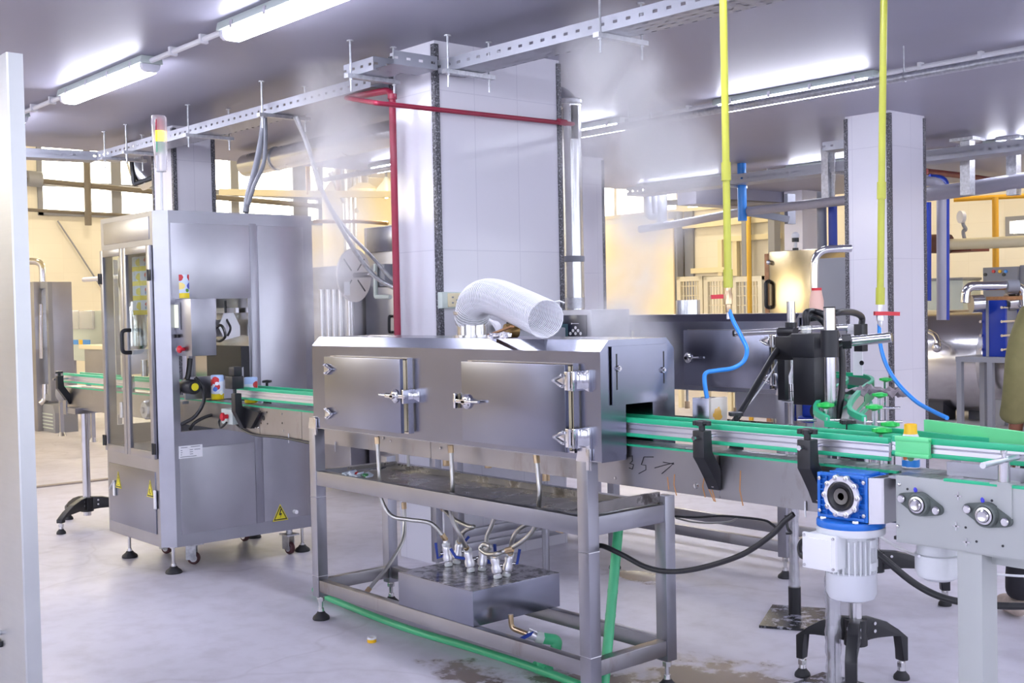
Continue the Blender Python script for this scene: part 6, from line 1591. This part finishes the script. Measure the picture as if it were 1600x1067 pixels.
# canopy hood, ducts, one lamp and added unseen lamps of the high hall
t = thing('extractor_hood', 'cream conical extractor hood hanging in the far hall beside the big column', 'extractor hood', P(568, 303, d=20))
c = P(568, 302, d=20); s = 20/FPX
mk('canopy', B().lathe([(24*s, 0), (25*s, .06), (9*s, 12*s*1.3), (9*s, 12*s)], c, n=32), 'cream', t)
mk('neck', B().lathe([(8*s, 11*s), (8*s, 26*s), (12*s, 27*s), (12*s, 33*s), (8*s, 36*s), (8*s, ZR-c.z)], c, n=28), 'bright', t)
t = thing('duct', 'bright vertical steel duct in the far hall left of the cream hood', 'duct', P(547, 340, d=20.5))
c = P(547, 340, d=20.5); mk('riser', B().cyl((c.x, c.y, 1.4), (c.x, c.y, ZR), .12, n=20), 'duct', t)
c = P(536, 290, d=21); mk('slanted_run', B().cyl(P(520, 268, d=20.5), P(553, 335, d=20.5), .1, n=16), 'duct', t)
t = thing('pipe_rack', 'cream horizontal pipe rack crossing the far hall windows', 'pipe rack', P(500, 305, d=19))
mk('rack_beam', B().ribbon([P(345, 300, d=19.5), P(490, 303, d=19), P(620, 304, d=18.6)], .12, .10), 'cream', t)
mk('pipe', B().tube([P(490, 346, d=19), P(560, 346, d=18.8), P(606, 349, d=18.6)], .03, 8), 'kraft', t)
for px in (482, 529): mk('hanger', B().cyl(P(px, 304, d=19), V((P(px, 304, d=19).x, P(px, 304, d=19).y, ZR)), .04, n=8), 'kraft', t)
c = P(580, 325, d=23.2)
solo('storage_vessel', B().lathe([(0, 0), (.9, 0), (.95, .1), (.95, c.z+.3), (.8, c.z+.5), (0, c.z+.6)], (c.x, c.y, 0), n=36), 'cream', 'big cream vessel under the conical hood in the far hall', 'vessel', (c.x, c.y, 0))
hb_ = thing('high_bay_lamp', 'glowing lamp bowl in the far hall, just left of the red pipe', 'lamp', P(604, 302, d=19))
ORG[hb_.name] = V((0, 0, 0)); hb_.location = (0, 0, 0)
mk('bowl', B().lathe([(.03, .26), (.05, .2), (.14, .1), (.2, 0), (.19, 0), (.12, .08)], (0, 0, 0), n=24), 'pale', hb_)
mk('bulb', B().sphere((0, 0, .02), .10, 14), glow('warm_lamp', (1, .88, .68, 1), 420), hb_)
mk('stem', B().cyl((0, 0, .25), (0, 0, .55), .02, n=8), 'midgrey', hb_)
hb_.location = P(604, 302, d=19)
hb_['group'] = 'far hall lamps'
for x, y, z in ((-15, 0, 5.6), (-15, 5, 5.6), (-15, 10.5, 5.6), (-15, 16, 5.6), (-20.5, 3, 5.6), (-20.5, 8.5, 5.6), (-20.5, 14, 5.6), (-7, 16.4, 5.2), (-2.0, 16.4, 5.2)):  # unseen lamps added to brighten the far hall
    dup(hb_, (x, y, z), 'added unseen lamp bowl lighting the far hall, hidden above the low ceiling')

# ================================================================ RIGHT BACKGROUND
t = thing('cold_cabinet', 'polished cabinet with a golden sheen and a black loop handle, left of the right-hand column', 'cabinet', P(1235, 640, z=0))
yg = 9.6
c0, c1 = P(1203, 560, y=yg).x, P(1276, 560, y=yg).x
ztg = P(1235, 391, y=yg).z
reflection_tint = steel('steel_with_painted_reflection', (.50, .41, .25, 1), .17, (2, 2, 6), .06, .05)  # warm wall's reflection is painted into the steel's base colour
mk('cabinet_body', B().box((c0, yg, .05), (c1, yg+.7, ztg), .01), reflection_tint, t)
mk('side_edge', B().box((P(1194, 400, y=yg).x, yg+.0, .05), (c0, yg+.04, ztg-.02), .006), 'wood', t)
hq = P(1197, 460, y=yg-.05); mk('loop_handle', B().tube(bend([hq+V((0, .05, -.13)), hq+V((0, 0, -.12)), hq+V((0, 0, .12)), hq+V((0, .05, .13))], .05), .02, 10), 'black', t)
q = P(1203, 410, y=yg); mk('knob', B().sphere((q.x, yg-.02, q.z), .025, 12), 'chrome', t)
t_ = P(1243, 391, y=yg+.2)
mk('beacon_post', B().cyl((t_.x, t_.y, ztg), (t_.x, t_.y, ztg+.03), .03, n=12).cyl((t_.x, t_.y, ztg+.09), (t_.x, t_.y, ztg+.13), .035, n=12), 'black', t)
mk('beacon_stem', B().cyl((t_.x, t_.y, ztg), (t_.x, t_.y, ztg+.12), .016, n=10), 'whiteplastic', t)
mk('beacon_dome', B().sphere((t_.x, t_.y, ztg+.15), .04, 14), 'whiteplastic', t)
t = thing('grey_cabinet', 'plain grey cabinet between the golden cabinet and the right-hand column', 'cabinet', P(1300, 640, z=0))
yg2 = 9.35
mk('cabinet_body', B().box((P(1278, 500, y=yg2).x, yg2, .05), (P(1330, 500, y=yg2).x, yg2+.4, P(1300, 403, y=yg2).z), .008), 'midgrey', t)
t = thing('chrome_pipe', 'chrome pipe bending down to a pink sleeve beside the golden cabinet', 'pipe', P(1272, 490, d=9.2))
mk('pipe', B().tube(bend([P(1330, 388, d=9.2), P(1273, 390, d=9.2), P(1272, 455, d=9.2)], .12), .03, 12), 'chrome', t)
c = P(1276, 490, d=9.2)
mk('pink_sleeve', B().lathe([(0, -.3), (.055, -.3), (.055, .10), (.045, .15), (.04, .18), (0, .18)], c, n=20), plain('pink_plastic', srgb(232, 190, 172), .4), t)
mk('red_rim', B().cyl(c+V((0, 0, .18)), c+V((0, 0, .20)), .042, n=16), 'red', t)
# crate rack
t = thing('crate_rack', 'row of cream wire crates along the far wall', 'crate rack', P(1125, 500, d=16.5))
yk = P(1125, 488, d=16.5).y
for px0, px1 in ((1058, 1097), (1100, 1140), (1144, 1190)):
    a, e = P(px0, 492, y=yk), P(px1, 431, y=yk); xm = (a.x+e.x)/2
    c = mk('crate', B().ring(a.x, e.x, a.z-.4, e.z, .07, yk, yk+.06).ring(a.x, e.x, a.z-.4, e.z, .07, yk+.6, yk+.66).box((a.x, yk, e.z-.05), (a.x+.06, yk+.66, e.z)).box((e.x-.06, yk, e.z-.05), (e.x, yk+.66, e.z)), 'cream', t)
    b = B(); n = 9
    for i in range(1, n): x = a.x+(e.x-a.x)*i/n; b.cyl((x, yk+.03, a.z-.4), (x, yk+.03, e.z), .012, n=6)
    for i in range(1, 4): z = a.z+(e.z-a.z)*i/4; b.cyl((a.x, yk+.03, z), (e.x, yk+.03, z), .008, n=6)
    mk('wire_mesh', b, 'cream', c)
    mk('crate_leg', B().box((a.x, yk, 0), (a.x+.06, yk+.06, a.z-.4)).box((e.x-.06, yk, 0), (e.x, yk+.06, a.z-.4)), 'cream', c)
# pipes under the ceiling
def prun(lab, pts, r, mat, cat='pipe', extra=None, name='pipe_run', br=.15):
    t = thing(name, lab, cat, pts[0]); mk('pipe', B().tube(bend(pts, br), r, 14), mat, t)
    if extra: extra(t)
    return t
D1 = 13.2
def arm(t):
    mk('bracket_arm', B().ribbon([P(1158, 331, d=D1), P(1200, 337, d=D1), P(1232, 343, d=D1)], .08, .07).box(P(1226, 350, d=D1), P(1232, 303, d=D1)+V((.02, .1, 0))), 'midgrey', t)
prun('long grey pipe on a bracket below the ceiling, left of the right-hand column', [P(1000, 358, d=15), P(1060, 349, d=14.5), P(1160, 331, d=D1), P(1330, 312, d=11.5)], .048, 'pipegrey', extra=arm)
prun('blue hanger pipe dropping from the ceiling behind the nearer yellow pipe', [P(1160, 345, d=D1-.1), V((P(1160, 345, d=D1-.1).x, P(1160, 345, d=D1-.1).y, ZC))], .05, 'bluehose')
prun('yellow gas pipe standing behind the nearer yellow air pipe', [V((P(1172, 520, d=14.6).x, P(1172, 520, d=14.6).y, 0)), V((P(1172, 520, d=14.6).x, P(1172, 520, d=14.6).y, P(1172, 338, d=14.6).z))], .03, 'gaspipe')
prun('yellow gas pipe beyond the right-hand column, running along and down to the heat exchanger', [P(1490, 312, d=16.9), P(1557, 308, d=16.7), P(1640, 304, d=16.5)], .035, 'gaspipe', extra=lambda t: mk('drop_pipe', B().cyl(P(1555, 308, d=16.7), V((P(1555, 308, d=16.7).x, P(1555, 308, d=16.7).y, .02)), .045, n=12), 'gaspipe', t))
def duo(t):
    c = P(1289, 330, d=12); c2 = P(1298, 330, d=12)
    for q, h in ((c, 313), (c2, 313)): 
        mk('slotted_post', B().box((q.x-.04, q.y, P(1289, 312, d=12).z), (q.x+.04, q.y+.02, ZC)), 'galv', t)
    mk('hanger', B().cyl((P(1284, 340, d=12.2).x, P(1284, 340, d=12.2).y, .5), (P(1284, 340, d=12.2).x, P(1284, 340, d=12.2).y, P(1284, 300, d=12.2).z), .05, n=10), 'midgrey', t)
prun('dark blue pipe standing left of the right-hand column', [V((P(1301, 360, d=12.1).x, P(1301, 360, d=12.1).y, .5)), P(1301, 318, d=12.1)], .045, 'deepblue', extra=duo)
prun('dark line of pipes and windows high on the back wall behind the steam', [P(1010, 318, d=17), P(1110, 314, d=16), P(1240, 322, d=15)], .04, 'dimbrown')
def ushape(t):
    mk('u_bend', B().tube(bend([P(1011, 285, d=15), P(1014, 338, d=15), P(1024, 338, d=15), P(1024, 285, d=15)], .1), .05, 12), 'midgrey', t)
prun('grey dropping pipes with a U bend in the haze right of the steel duct', [P(1033, 283, d=15), P(1034, 352, d=15)], .07, 'midgrey', extra=ushape)
# right of the column
def hangers(t):
    for px in (1584, 1512): 
        q = P(px, 305, d=11.4); mk('hanger', B().box((q.x-.05, q.y-.05, q.z), (q.x+.05, q.y+.05, ZC)).box((q.x-.12, q.y-.12, ZC-.03), (q.x+.12, q.y+.12, ZC)), 'galv', t)
prun('thick pale pipe under the ceiling, right of the right-hand column', [P(1400, 309, d=12.5), P(1500, 297, d=11.8), P(1660, 272, d=11)], .075, 'pipegrey', extra=hangers)
prun('grey elbow pipe dropping beside a dark blue pipe, right of the right-hand column', [P(1440, 283, d=12.3), P(1471, 284, d=12.3), P(1471, 500, d=12.3)], .05, 'pipegrey', extra=lambda t: mk('blue_pipe', B().tube(bend([P(1452, 279, d=12.5), P(1476, 281, d=12.5), P(1476, 500, d=12.5)], .2), .05, 12), 'deepblue', t))
prun('thin blue pipe close to the right-hand column edge', [P(1451, 316, d=12.6), P(1451, 470, d=12.6)], .028, 'deepblue')
prun('dark red sprinkler pipe running away under the ceiling at the right', [P(1446, 268, d=12.6), P(1500, 274, d=13.6), P(1548, 281, d=14.6)], .035, 'darkred')
prun('wide pale insulated pipe with valves along the far right wall', [P(1484, 382, d=16), P(1560, 379, d=15.5), P(1660, 374, d=15)], .075, 'cream', extra=lambda t: (mk('valve', B().cyl(P(1455, 381, d=16.2), P(1484, 381, d=16), .13, n=14), plain('rusty_valve', srgb(92, 56, 44), .6), t), mk('bracket', B().box(P(1453, 395, d=16.3), P(1540, 387, d=16.1)+V((0, .1, 0))), 'darkred', t)))
t = thing('pressure_gauge', 'round pressure gauge on a siphon at the far right wall', 'gauge', P(1505, 340, d=16))
c = P(1505, 339, d=16); mk('dial', B().lathe([(0, 0), (.085, 0), (.085, .05), (0, .05)], c, (-.5, -.8, 0), 24), 'whiteplastic', t)
mk('siphon', B().tube(spl([c, P(1505, 350, d=16), P(1509, 358, d=16), P(1505, 362, d=16), P(1507, 373, d=16)], 6), .025, 8), 'midgrey', t)
t = thing('control_cabinet', 'grey control panel with small coloured lamps on the far right wall', 'control cabinet', P(1562, 470, d=16))
yq = P(1536, 470, d=16).y; a, e = P(1536, 480, y=yq), P(1590, 416, y=yq)
mk('cabinet_body', B().box((a.x, yq, .2), (e.x, yq+.3, e.z), .01), 'midgrey', t)
for px, m in ((1553, 'red'), (1563, 'orangecap'), (1572, 'bluehose'), (1540, 'black'), (1569, 'black')):
    q = P(px, 424 if m != 'black' else 429, y=yq); mk('indicator', B().cyl((q.x, yq-.02, q.z), (q.x, yq, q.z), .022, n=12), m, t)
q = P(1595, 450, y=yq); mk('side_cabinet', B().box((e.x, yq+.05, .2), (e.x+.8, yq+.35, P(1595, 414, y=yq).z), .01), 'midgrey', t)
# horizontal tank
ct = P(1470, 562, d=15.0); R_ = 78*15/FPX
t = thing('storage_tank', 'big polished horizontal tank on the far right, behind the blue heat exchanger', 'tank', (ct.x, ct.y, 0))
mk('shell', B().lathe([(0, -1.75), (R_*.5, -1.72), (R_*.85, -1.6), (R_, -1.45), (R_, 1.45), (R_*.85, 1.6), (R_*.5, 1.72), (0, 1.75)], ct, (1, 0, 0), 56), 'bright', t)
mk('shell_band', B().lathe([(R_+.004, -.9), (R_+.004, -.84)], ct, (1, 0, 0), 56).lathe([(R_+.004, .8), (R_+.004, .86)], ct, (1, 0, 0), 56), 'steel', t)
for dx in (-1.0, 1.0): mk('saddle', B().prism([(ct.y-R_*.8, 0), (ct.y+R_*.8, 0), (ct.y+R_*.7, ct.z-R_*.55), (ct.y-R_*.7, ct.z-R_*.55)], 'x', ct.x+dx-.08, ct.x+dx+.08), 'midgrey', t)
sv = P(1452, 518, d=14.4)
mk('sample_valve', B().tube(spl([sv, P(1462, 525, d=14.2), P(1467, 540, d=14.1)], 5), .03, 10).sphere(P(1464, 543, d=14.1), .06, 12), 'chrome', t)
# plate heat exchanger
t = thing('heat_exchanger', 'deep-blue plate heat exchanger standing on a grey table at the far right', 'heat exchanger', P(1553, 558, d=13.2))
yh = P(1535, 558, d=13.2).y
a, e = P(1535, 557, y=yh), P(1556, 469, y=yh)
mk('front_frame', B().box((a.x, yh, a.z), (P(1571, 557, y=yh).x, yh+.05, e.z), .008), 'deepblue', t)
mk('plate_pack', B().box((a.x+.02, yh+.05, a.z+.03), (P(1571, 557, y=yh).x-.02, yh+.32, e.z-.03)), 'midgrey', t)
mk('rear_frame', B().box((a.x, yh+.32, a.z), (P(1571, 557, y=yh).x, yh+.37, e.z), .008), 'deepblue', t)
b = B()
for i in range(4):
    z = a.z+.08+i*(e.z-a.z-.16)/3
    for x in (a.x+.01, P(1571, 557, y=yh).x-.01): b.cyl((x, yh-.06, z), (x, yh+.42, z), .016, n=8)
mk('tie_bolt', b, 'chrome', t)
mk('grey_bar', B().box((a.x+.05, yh-.012, a.z), (a.x+.08, yh, e.z)), 'midgrey', t)
mk('wooden_board', B().box((a.x+.05, yh, e.z), (P(1590, 557, y=yh).x, yh+.3, e.z+.04)), 'wood', t)
mk('connecting_pipe', B().tube(bend([P(1508, 473, d=13.0), P(1510, 447, d=13.0), P(1584, 446, d=13.0), P(1598, 452, d=13.0), P(1600, 480, d=13.0)], .12), .05, 14), 'chrome', t)
mk('pipe_tee', B().cyl(P(1572, 447, d=13), P(1590, 447, d=13), .075, n=16), 'midgrey', t)
mk('nozzle', B().cyl(P(1517, 475, d=13.1), P(1535, 474, d=13.1), .10, n=18).cyl(P(1573, 472, d=13.1), P(1590, 470, d=13.1), .10, n=18), 'bright', t)
mk('table_top', B().box((P(1500, 560, y=yh).x, yh-.1, a.z-.06), (P(1600, 560, y=yh).x, yh+.5, a.z-.001)), 'midgrey', t)
for px in (1505, 1553, 1595): x = P(px, 560, y=yh).x; mk('table_leg', B().box((x-.03, yh-.1, 0), (x+.03, yh-.04, a.z-.06)), 'midgrey', t); mk('table_leg', B().box((x-.03, yh+.42, 0), (x+.03, yh+.48, a.z-.06)), 'midgrey', t)
t = thing('floor_box', 'blue-grey closed box on the floor in front of the far tank', 'box', P(1545, 655, z=0))
fb = P(1517, 654, z=0); fe = P(1552, 657, z=0)
mk('box_body', B().box((fb.x, fe.y, 0), (fe.x, fe.y+.45, P(1517, 608, y=fe.y).z), .006), plain('blue_grey_paint', srgb(120, 124, 136), .5), t)
mk('box_lid', B().box((fb.x-.01, fe.y-.01, P(1517, 608, y=fe.y).z), (fe.x+.01, fe.y+.46, P(1517, 608, y=fe.y).z+.02), .004), plain('blue_grey_lid', srgb(134, 138, 150), .5), t)
t = thing('floor_plinth', 'dark grey plinth under the left end of the far tank', 'plinth', P(1460, 650, z=0))
fb = P(1440, 655, z=0); mk('plinth_body', B().box((fb.x, fb.y, 0), (P(1474, 655, y=fb.y).x, fb.y+.3, P(1474, 582, y=fb.y).z), .01), plain('dark_grey_block', (.05, .05, .06, 1), .6), t)
t = thing('vessel', 'white box vessel behind the pipes right of the right-hand column', 'vessel', P(1480, 470, d=15.5))
yv = P(1460, 480, d=17).y; mk('vessel_body', B().box((P(1448, 480, y=yv).x, yv, .9), (P(1505, 480, y=yv).x, yv+.5, P(1480, 438, y=yv).z), .01), 'pale', t)
mk('vessel_lid', B().box((P(1448, 480, y=yv).x, yv-.02, P(1480, 438, y=yv).z), (P(1506, 480, y=yv).x, yv+.52, P(1480, 434, y=yv).z), .004), 'midgrey', t)
for px in (1450, 1500): mk('vessel_leg', B().box((P(px, 480, y=yv).x, yv+.1, 0), (P(px, 480, y=yv).x+.06, yv+.16, .9)), 'midgrey', t)
# ================================================================ THE PERSON AT THE RIGHT EDGE
def skin_obj(name, nodes, edges, mat, parent, root=0, sub=2):
    me = bpy.data.meshes.new(name); me.from_pydata([n[0] for n in nodes], edges, [])
    me.materials.append(M[mat]); o = bpy.data.objects.new(name, me); COL.objects.link(o); o.parent = parent
    sk = o.modifiers.new('skin', 'SKIN'); sk.use_smooth_shade = True
    for i, n in enumerate(nodes):
        d = me.skin_vertices[0].data[i]; r = n[1]; d.radius = r if isinstance(r, tuple) else (r, r); d.use_root = (i == root)
    ss = o.modifiers.new('smooth', 'SUBSURF'); ss.levels = sub; ss.render_levels = sub
    return o
Rh = V((CR.x, CR.y, 0)).normalized(); Fh = V((-Rh.y, Rh.x, 0))
sh = P(1588, 966, z=0)
pb = sh + Rh*.26
t = thing('person', 'person in an olive shirt with rolled sleeves and dark trousers, half out of the picture', 'person', pb)
def q(r, f, z): return Rh*r+Fh*f+V((0, 0, z))
body = [(q(0, 0, .96), .11), (q(0, 0, 1.12), .10), (q(0, .01, 1.30), .10), (q(0, .01, 1.41), .07), (q(0, .02, 1.50), .055), (q(0, .04, 1.58), .075), (q(0, .05, 1.67), .092), (q(0, .05, 1.74), .06),
        (q(-.17, 0, 1.38), .045), (q(-.235, -.01, 1.12), .040), (q(-.225, .07, .90), .035), (q(-.215, .11, .82), .028),
        (q(.17, 0, 1.38), .045), (q(.235, -.01, 1.12), .040), (q(.22, .10, .92), .035), (q(.21, .14, .84), .028),
        (q(-.11, 0, .86), .07), (q(-.18, .01, .50), .06), (q(-.24, 0, .10), .03), (q(-.25, .08, .05), .024),
        (q(.11, 0, .86), .07), (q(.13, .03, .50), .06), (q(.13, .0, .10), .03), (q(.14, .09, .05), .024)]
ed = [(0, 1), (1, 2), (2, 3), (3, 4), (4, 5), (5, 6), (6, 7), (3, 8), (8, 9), (9, 10), (10, 11), (3, 12), (12, 13), (13, 14), (14, 15), (0, 16), (16, 17), (17, 18), (18, 19), (0, 20), (20, 21), (21, 22), (22, 23)]
for s, w in ((-1, 11), (1, 15)):
    base = body[w][0]; i0 = len(body)
    body.append((base+q(0, .015, -.055), .030)); ed.append((w, i0))
    for k in range(4):
        o = q((k-1.5)*.020, .005, -.03); i = len(body); ln = (.026, .030, .028, .022)[k]
        body += [(body[i0][0]+o, .0095), (body[i0][0]+o+q(0, .008, -ln), .009), (body[i0][0]+o+q(0, .022, -ln*1.9), .008)]
        ed += [(i0, i), (i, i+1), (i+1, i+2)]
    i = len(body); body += [(base+q(-s*.03, .02, -.04), .011), (base+q(-s*.042, .04, -.075), .009)]; ed += [(w, i), (i, i+1)]
skin_obj('body', body, ed, 'skin', t)
sh_n = [(q(0, 0, .78), (.195, .16)), (q(0, 0, 1.05), (.18, .145)), (q(0, .01, 1.24), (.185, .15)), (q(0, .01, 1.38), (.14, .12)), (q(0, .015, 1.47), .075),
        (q(-.17, 0, 1.39), .096), (q(-.215, -.005, 1.26), .088), (q(-.245, -.01, 1.10), .072), (q(-.245, .03, .99), .066), (q(-.24, .045, .955), .074), (q(-.235, .06, .92), .070),
        (q(.17, 0, 1.39), .096), (q(.215, -.005, 1.26), .088), (q(.245, -.01, 1.10), .072), (q(.235, .05, 1.0), .066), (q(.225, .08, .94), .070)]
skin_obj('shirt', sh_n, [(0, 1), (1, 2), (2, 3), (3, 4), (3, 5), (5, 6), (6, 7), (7, 8), (8, 9), (9, 10), (3, 11), (11, 12), (12, 13), (13, 14), (14, 15)], 'shirt', t)
tr_n = [(q(0, 0, .97), .16), (q(0, 0, .90), .165), (q(-.12, 0, .80), .11), (q(-.17, .01, .50), .085), (q(-.235, .0, .24), .075), (q(-.24, .0, .08), .072), (q(.12, 0, .80), .11), (q(.13, .03, .50), .085), (q(.13, .01, .24), .075), (q(.13, .0, .08), .072)]
skin_obj('trousers', tr_n, [(0, 1), (1, 2), (2, 3), (3, 4), (4, 5), (1, 6), (6, 7), (7, 8), (8, 9)], 'trousers', t)
for r, f in ((-.25, 0), (.13, .0)):
    skin_obj('shoe', [(q(r, f-.05, .05), .045), (q(r, f+.04, .055), .052), (q(r-.01, f+.12, .048), .046), (q(r-.012, f+.18, .04), .036)], [(0, 1), (1, 2), (2, 3)], 'shoe', t)
bm = bmesh.new(); bmesh.ops.create_uvsphere(bm, u_segments=24, v_segments=14, radius=.105)
for v in bm.verts: v.co = q(0, .035, 1.685) + V((v.co.x, v.co.y, v.co.z*1.08 if v.co.z > -.03 else -.035))
hr = mk('hair', bm, 'hair', t, (0, 0, 0)); hr.location = (0, 0, 0)
fa = B().sphere(q(-.033, .130, 1.66), .012, 10).sphere(q(.033, .130, 1.66), .012, 10)
e_ = mk('eye', fa, 'whiteplastic', t, (0, 0, 0)); e_.location = (0, 0, 0)
fa = B().tube([q(0, .135, 1.665), q(0, .152, 1.635), q(0, .138, 1.625)], [.009, .014, .010], 8)
e_ = mk('nose', fa, 'skin', t, (0, 0, 0)); e_.location = (0, 0, 0)
fa = B().sphere(q(-.095, .045, 1.655), .022, 10, (.5, 1, 1.4)).sphere(q(.095, .045, 1.655), .022, 10, (.5, 1, 1.4))
e_ = mk('ear', fa, 'skin', t, (0, 0, 0)); e_.location = (0, 0, 0)

# ================================================================ STEAM
def steam(lab, blobs, dens, nscale, col, thr):
    lo = V([min(c[i]-r for c, r in blobs) for i in range(3)]); hi = V([max(c[i]+r for c, r in blobs) for i in range(3)])
    hi.z = min(hi.z, ZC-.004)
    m = bpy.data.materials.new('steam_haze'); m.use_nodes = True; nt = m.node_tree
    nt.nodes.remove(nt.nodes['Principled BSDF']); o = nt.nodes['Material Output']
    tc = N(nt, 'ShaderNodeTexCoord'); cur = None
    org = (lo+hi)/2
    nz = N(nt, 'ShaderNodeTexNoise'); nz.inputs['Scale'].default_value = nscale; nz.inputs['Detail'].default_value = 5; nz.inputs['Roughness'].default_value = .62; nz.inputs['Distortion'].default_value = .6
    nt.links.new(tc.outputs['Object'], nz.inputs['Vector'])
    for c, r in blobs:
        d = N(nt, 'ShaderNodeVectorMath', operation='DISTANCE'); nt.links.new(tc.outputs['Object'], d.inputs[0]); d.inputs[1].default_value = c-org
        mr = N(nt, 'ShaderNodeMapRange'); mr.inputs['From Min'].default_value = r; mr.inputs['From Max'].default_value = 0; mr.interpolation_type = 'SMOOTHSTEP'
        nt.links.new(d.outputs['Value'], mr.inputs[0])
        if cur is None: cur = mr.outputs[0]
        else:
            mx = N(nt, 'ShaderNodeMath', operation='MAXIMUM'); nt.links.new(cur, mx.inputs[0]); nt.links.new(mr.outputs[0], mx.inputs[1]); cur = mx.outputs[0]
    a = N(nt, 'ShaderNodeMapRange'); a.inputs['From Min'].default_value = thr; a.inputs['From Max'].default_value = thr+.28; nt.links.new(nz.outputs['Fac'], a.inputs[0])
    a.inputs['To Min'].default_value = .12
    mu = N(nt, 'ShaderNodeMath', operation='MULTIPLY'); nt.links.new(a.outputs[0], mu.inputs[0]); nt.links.new(cur, mu.inputs[1])
    mu2 = N(nt, 'ShaderNodeMath', operation='MULTIPLY'); nt.links.new(mu.outputs[0], mu2.inputs[0]); mu2.inputs[1].default_value = dens
    vs = N(nt, 'ShaderNodeVolumeScatter'); vs.inputs['Color'].default_value = col; vs.inputs['Anisotropy'].default_value = .2
    nt.links.new(mu2.outputs[0], vs.inputs['Density']); nt.links.new(vs.outputs[0], o.inputs['Volume'])
    return solo('steam', B().box(lo, hi), m, lab, 'steam', org, None, 'stuff', 0)
D = lambda px, py, d: P(px, py, d=d)
steam('soft plume of steam rising between the labelling machine and the big column', [(D(515, 490, 6.3), .24), (D(518, 420, 6.4), .24), (D(528, 340, 6.6), .30), (D(505, 268, 6.8), .36), (D(548, 235, 7.0), .36), (D(530, 175, 7.2), .34), (D(515, 130, 7.3), .30)], 7.5, 2.6, (1, .98, .98, 1), .36)
steam('soft plume of steam rising from the outlet of the front tunnel towards the ceiling', [(D(1000, 545, 5.4), .22), (D(965, 505, 5.5), .24), (D(990, 440, 5.6), .22), (D(1015, 340, 5.8), .30), (D(1045, 262, 5.8), .36), (D(1000, 215, 5.9), .40), (D(975, 140, 5.9), .36), (D(955, 85, 6.0), .32), (D(930, 235, 6.0), .26)], 10.0, 2.4, (1, .98, .98, 1), .36)

# ================================================================ CAMERA, WORLD, COLOUR
cd = bpy.data.cameras.new('camera'); cam = bpy.data.objects.new('camera', cd); COL.objects.link(cam)
cd.sensor_width = 36; cd.lens = FPX/1600*36; cd.clip_start = .05; cd.clip_end = 200
m3 = Matrix((CR, CU, -CF)).transposed()
cam.matrix_world = Matrix.Translation(CAM) @ m3.to_4x4()
SC.camera = cam
w = bpy.data.worlds.new('world'); SC.world = w; w.use_nodes = True
w.node_tree.nodes['Background'].inputs[0].default_value = (.9, .92, 1, 1); w.node_tree.nodes['Background'].inputs[1].default_value = .6
SC.view_settings.view_transform = 'Standard'; SC.view_settings.look = 'None'; SC.view_settings.gamma = 1; SC.view_settings.use_curve_mapping = False
SC.view_settings.exposure = 0.68
cy = SC.cycles
cy.use_denoising = True; cy.sample_clamp_indirect = 6; cy.max_bounces = 10; cy.transparent_max_bounces = 16; cy.volume_bounces = 3
cy.caustics_reflective = False; cy.caustics_refractive = False
cy.use_light_tree = True
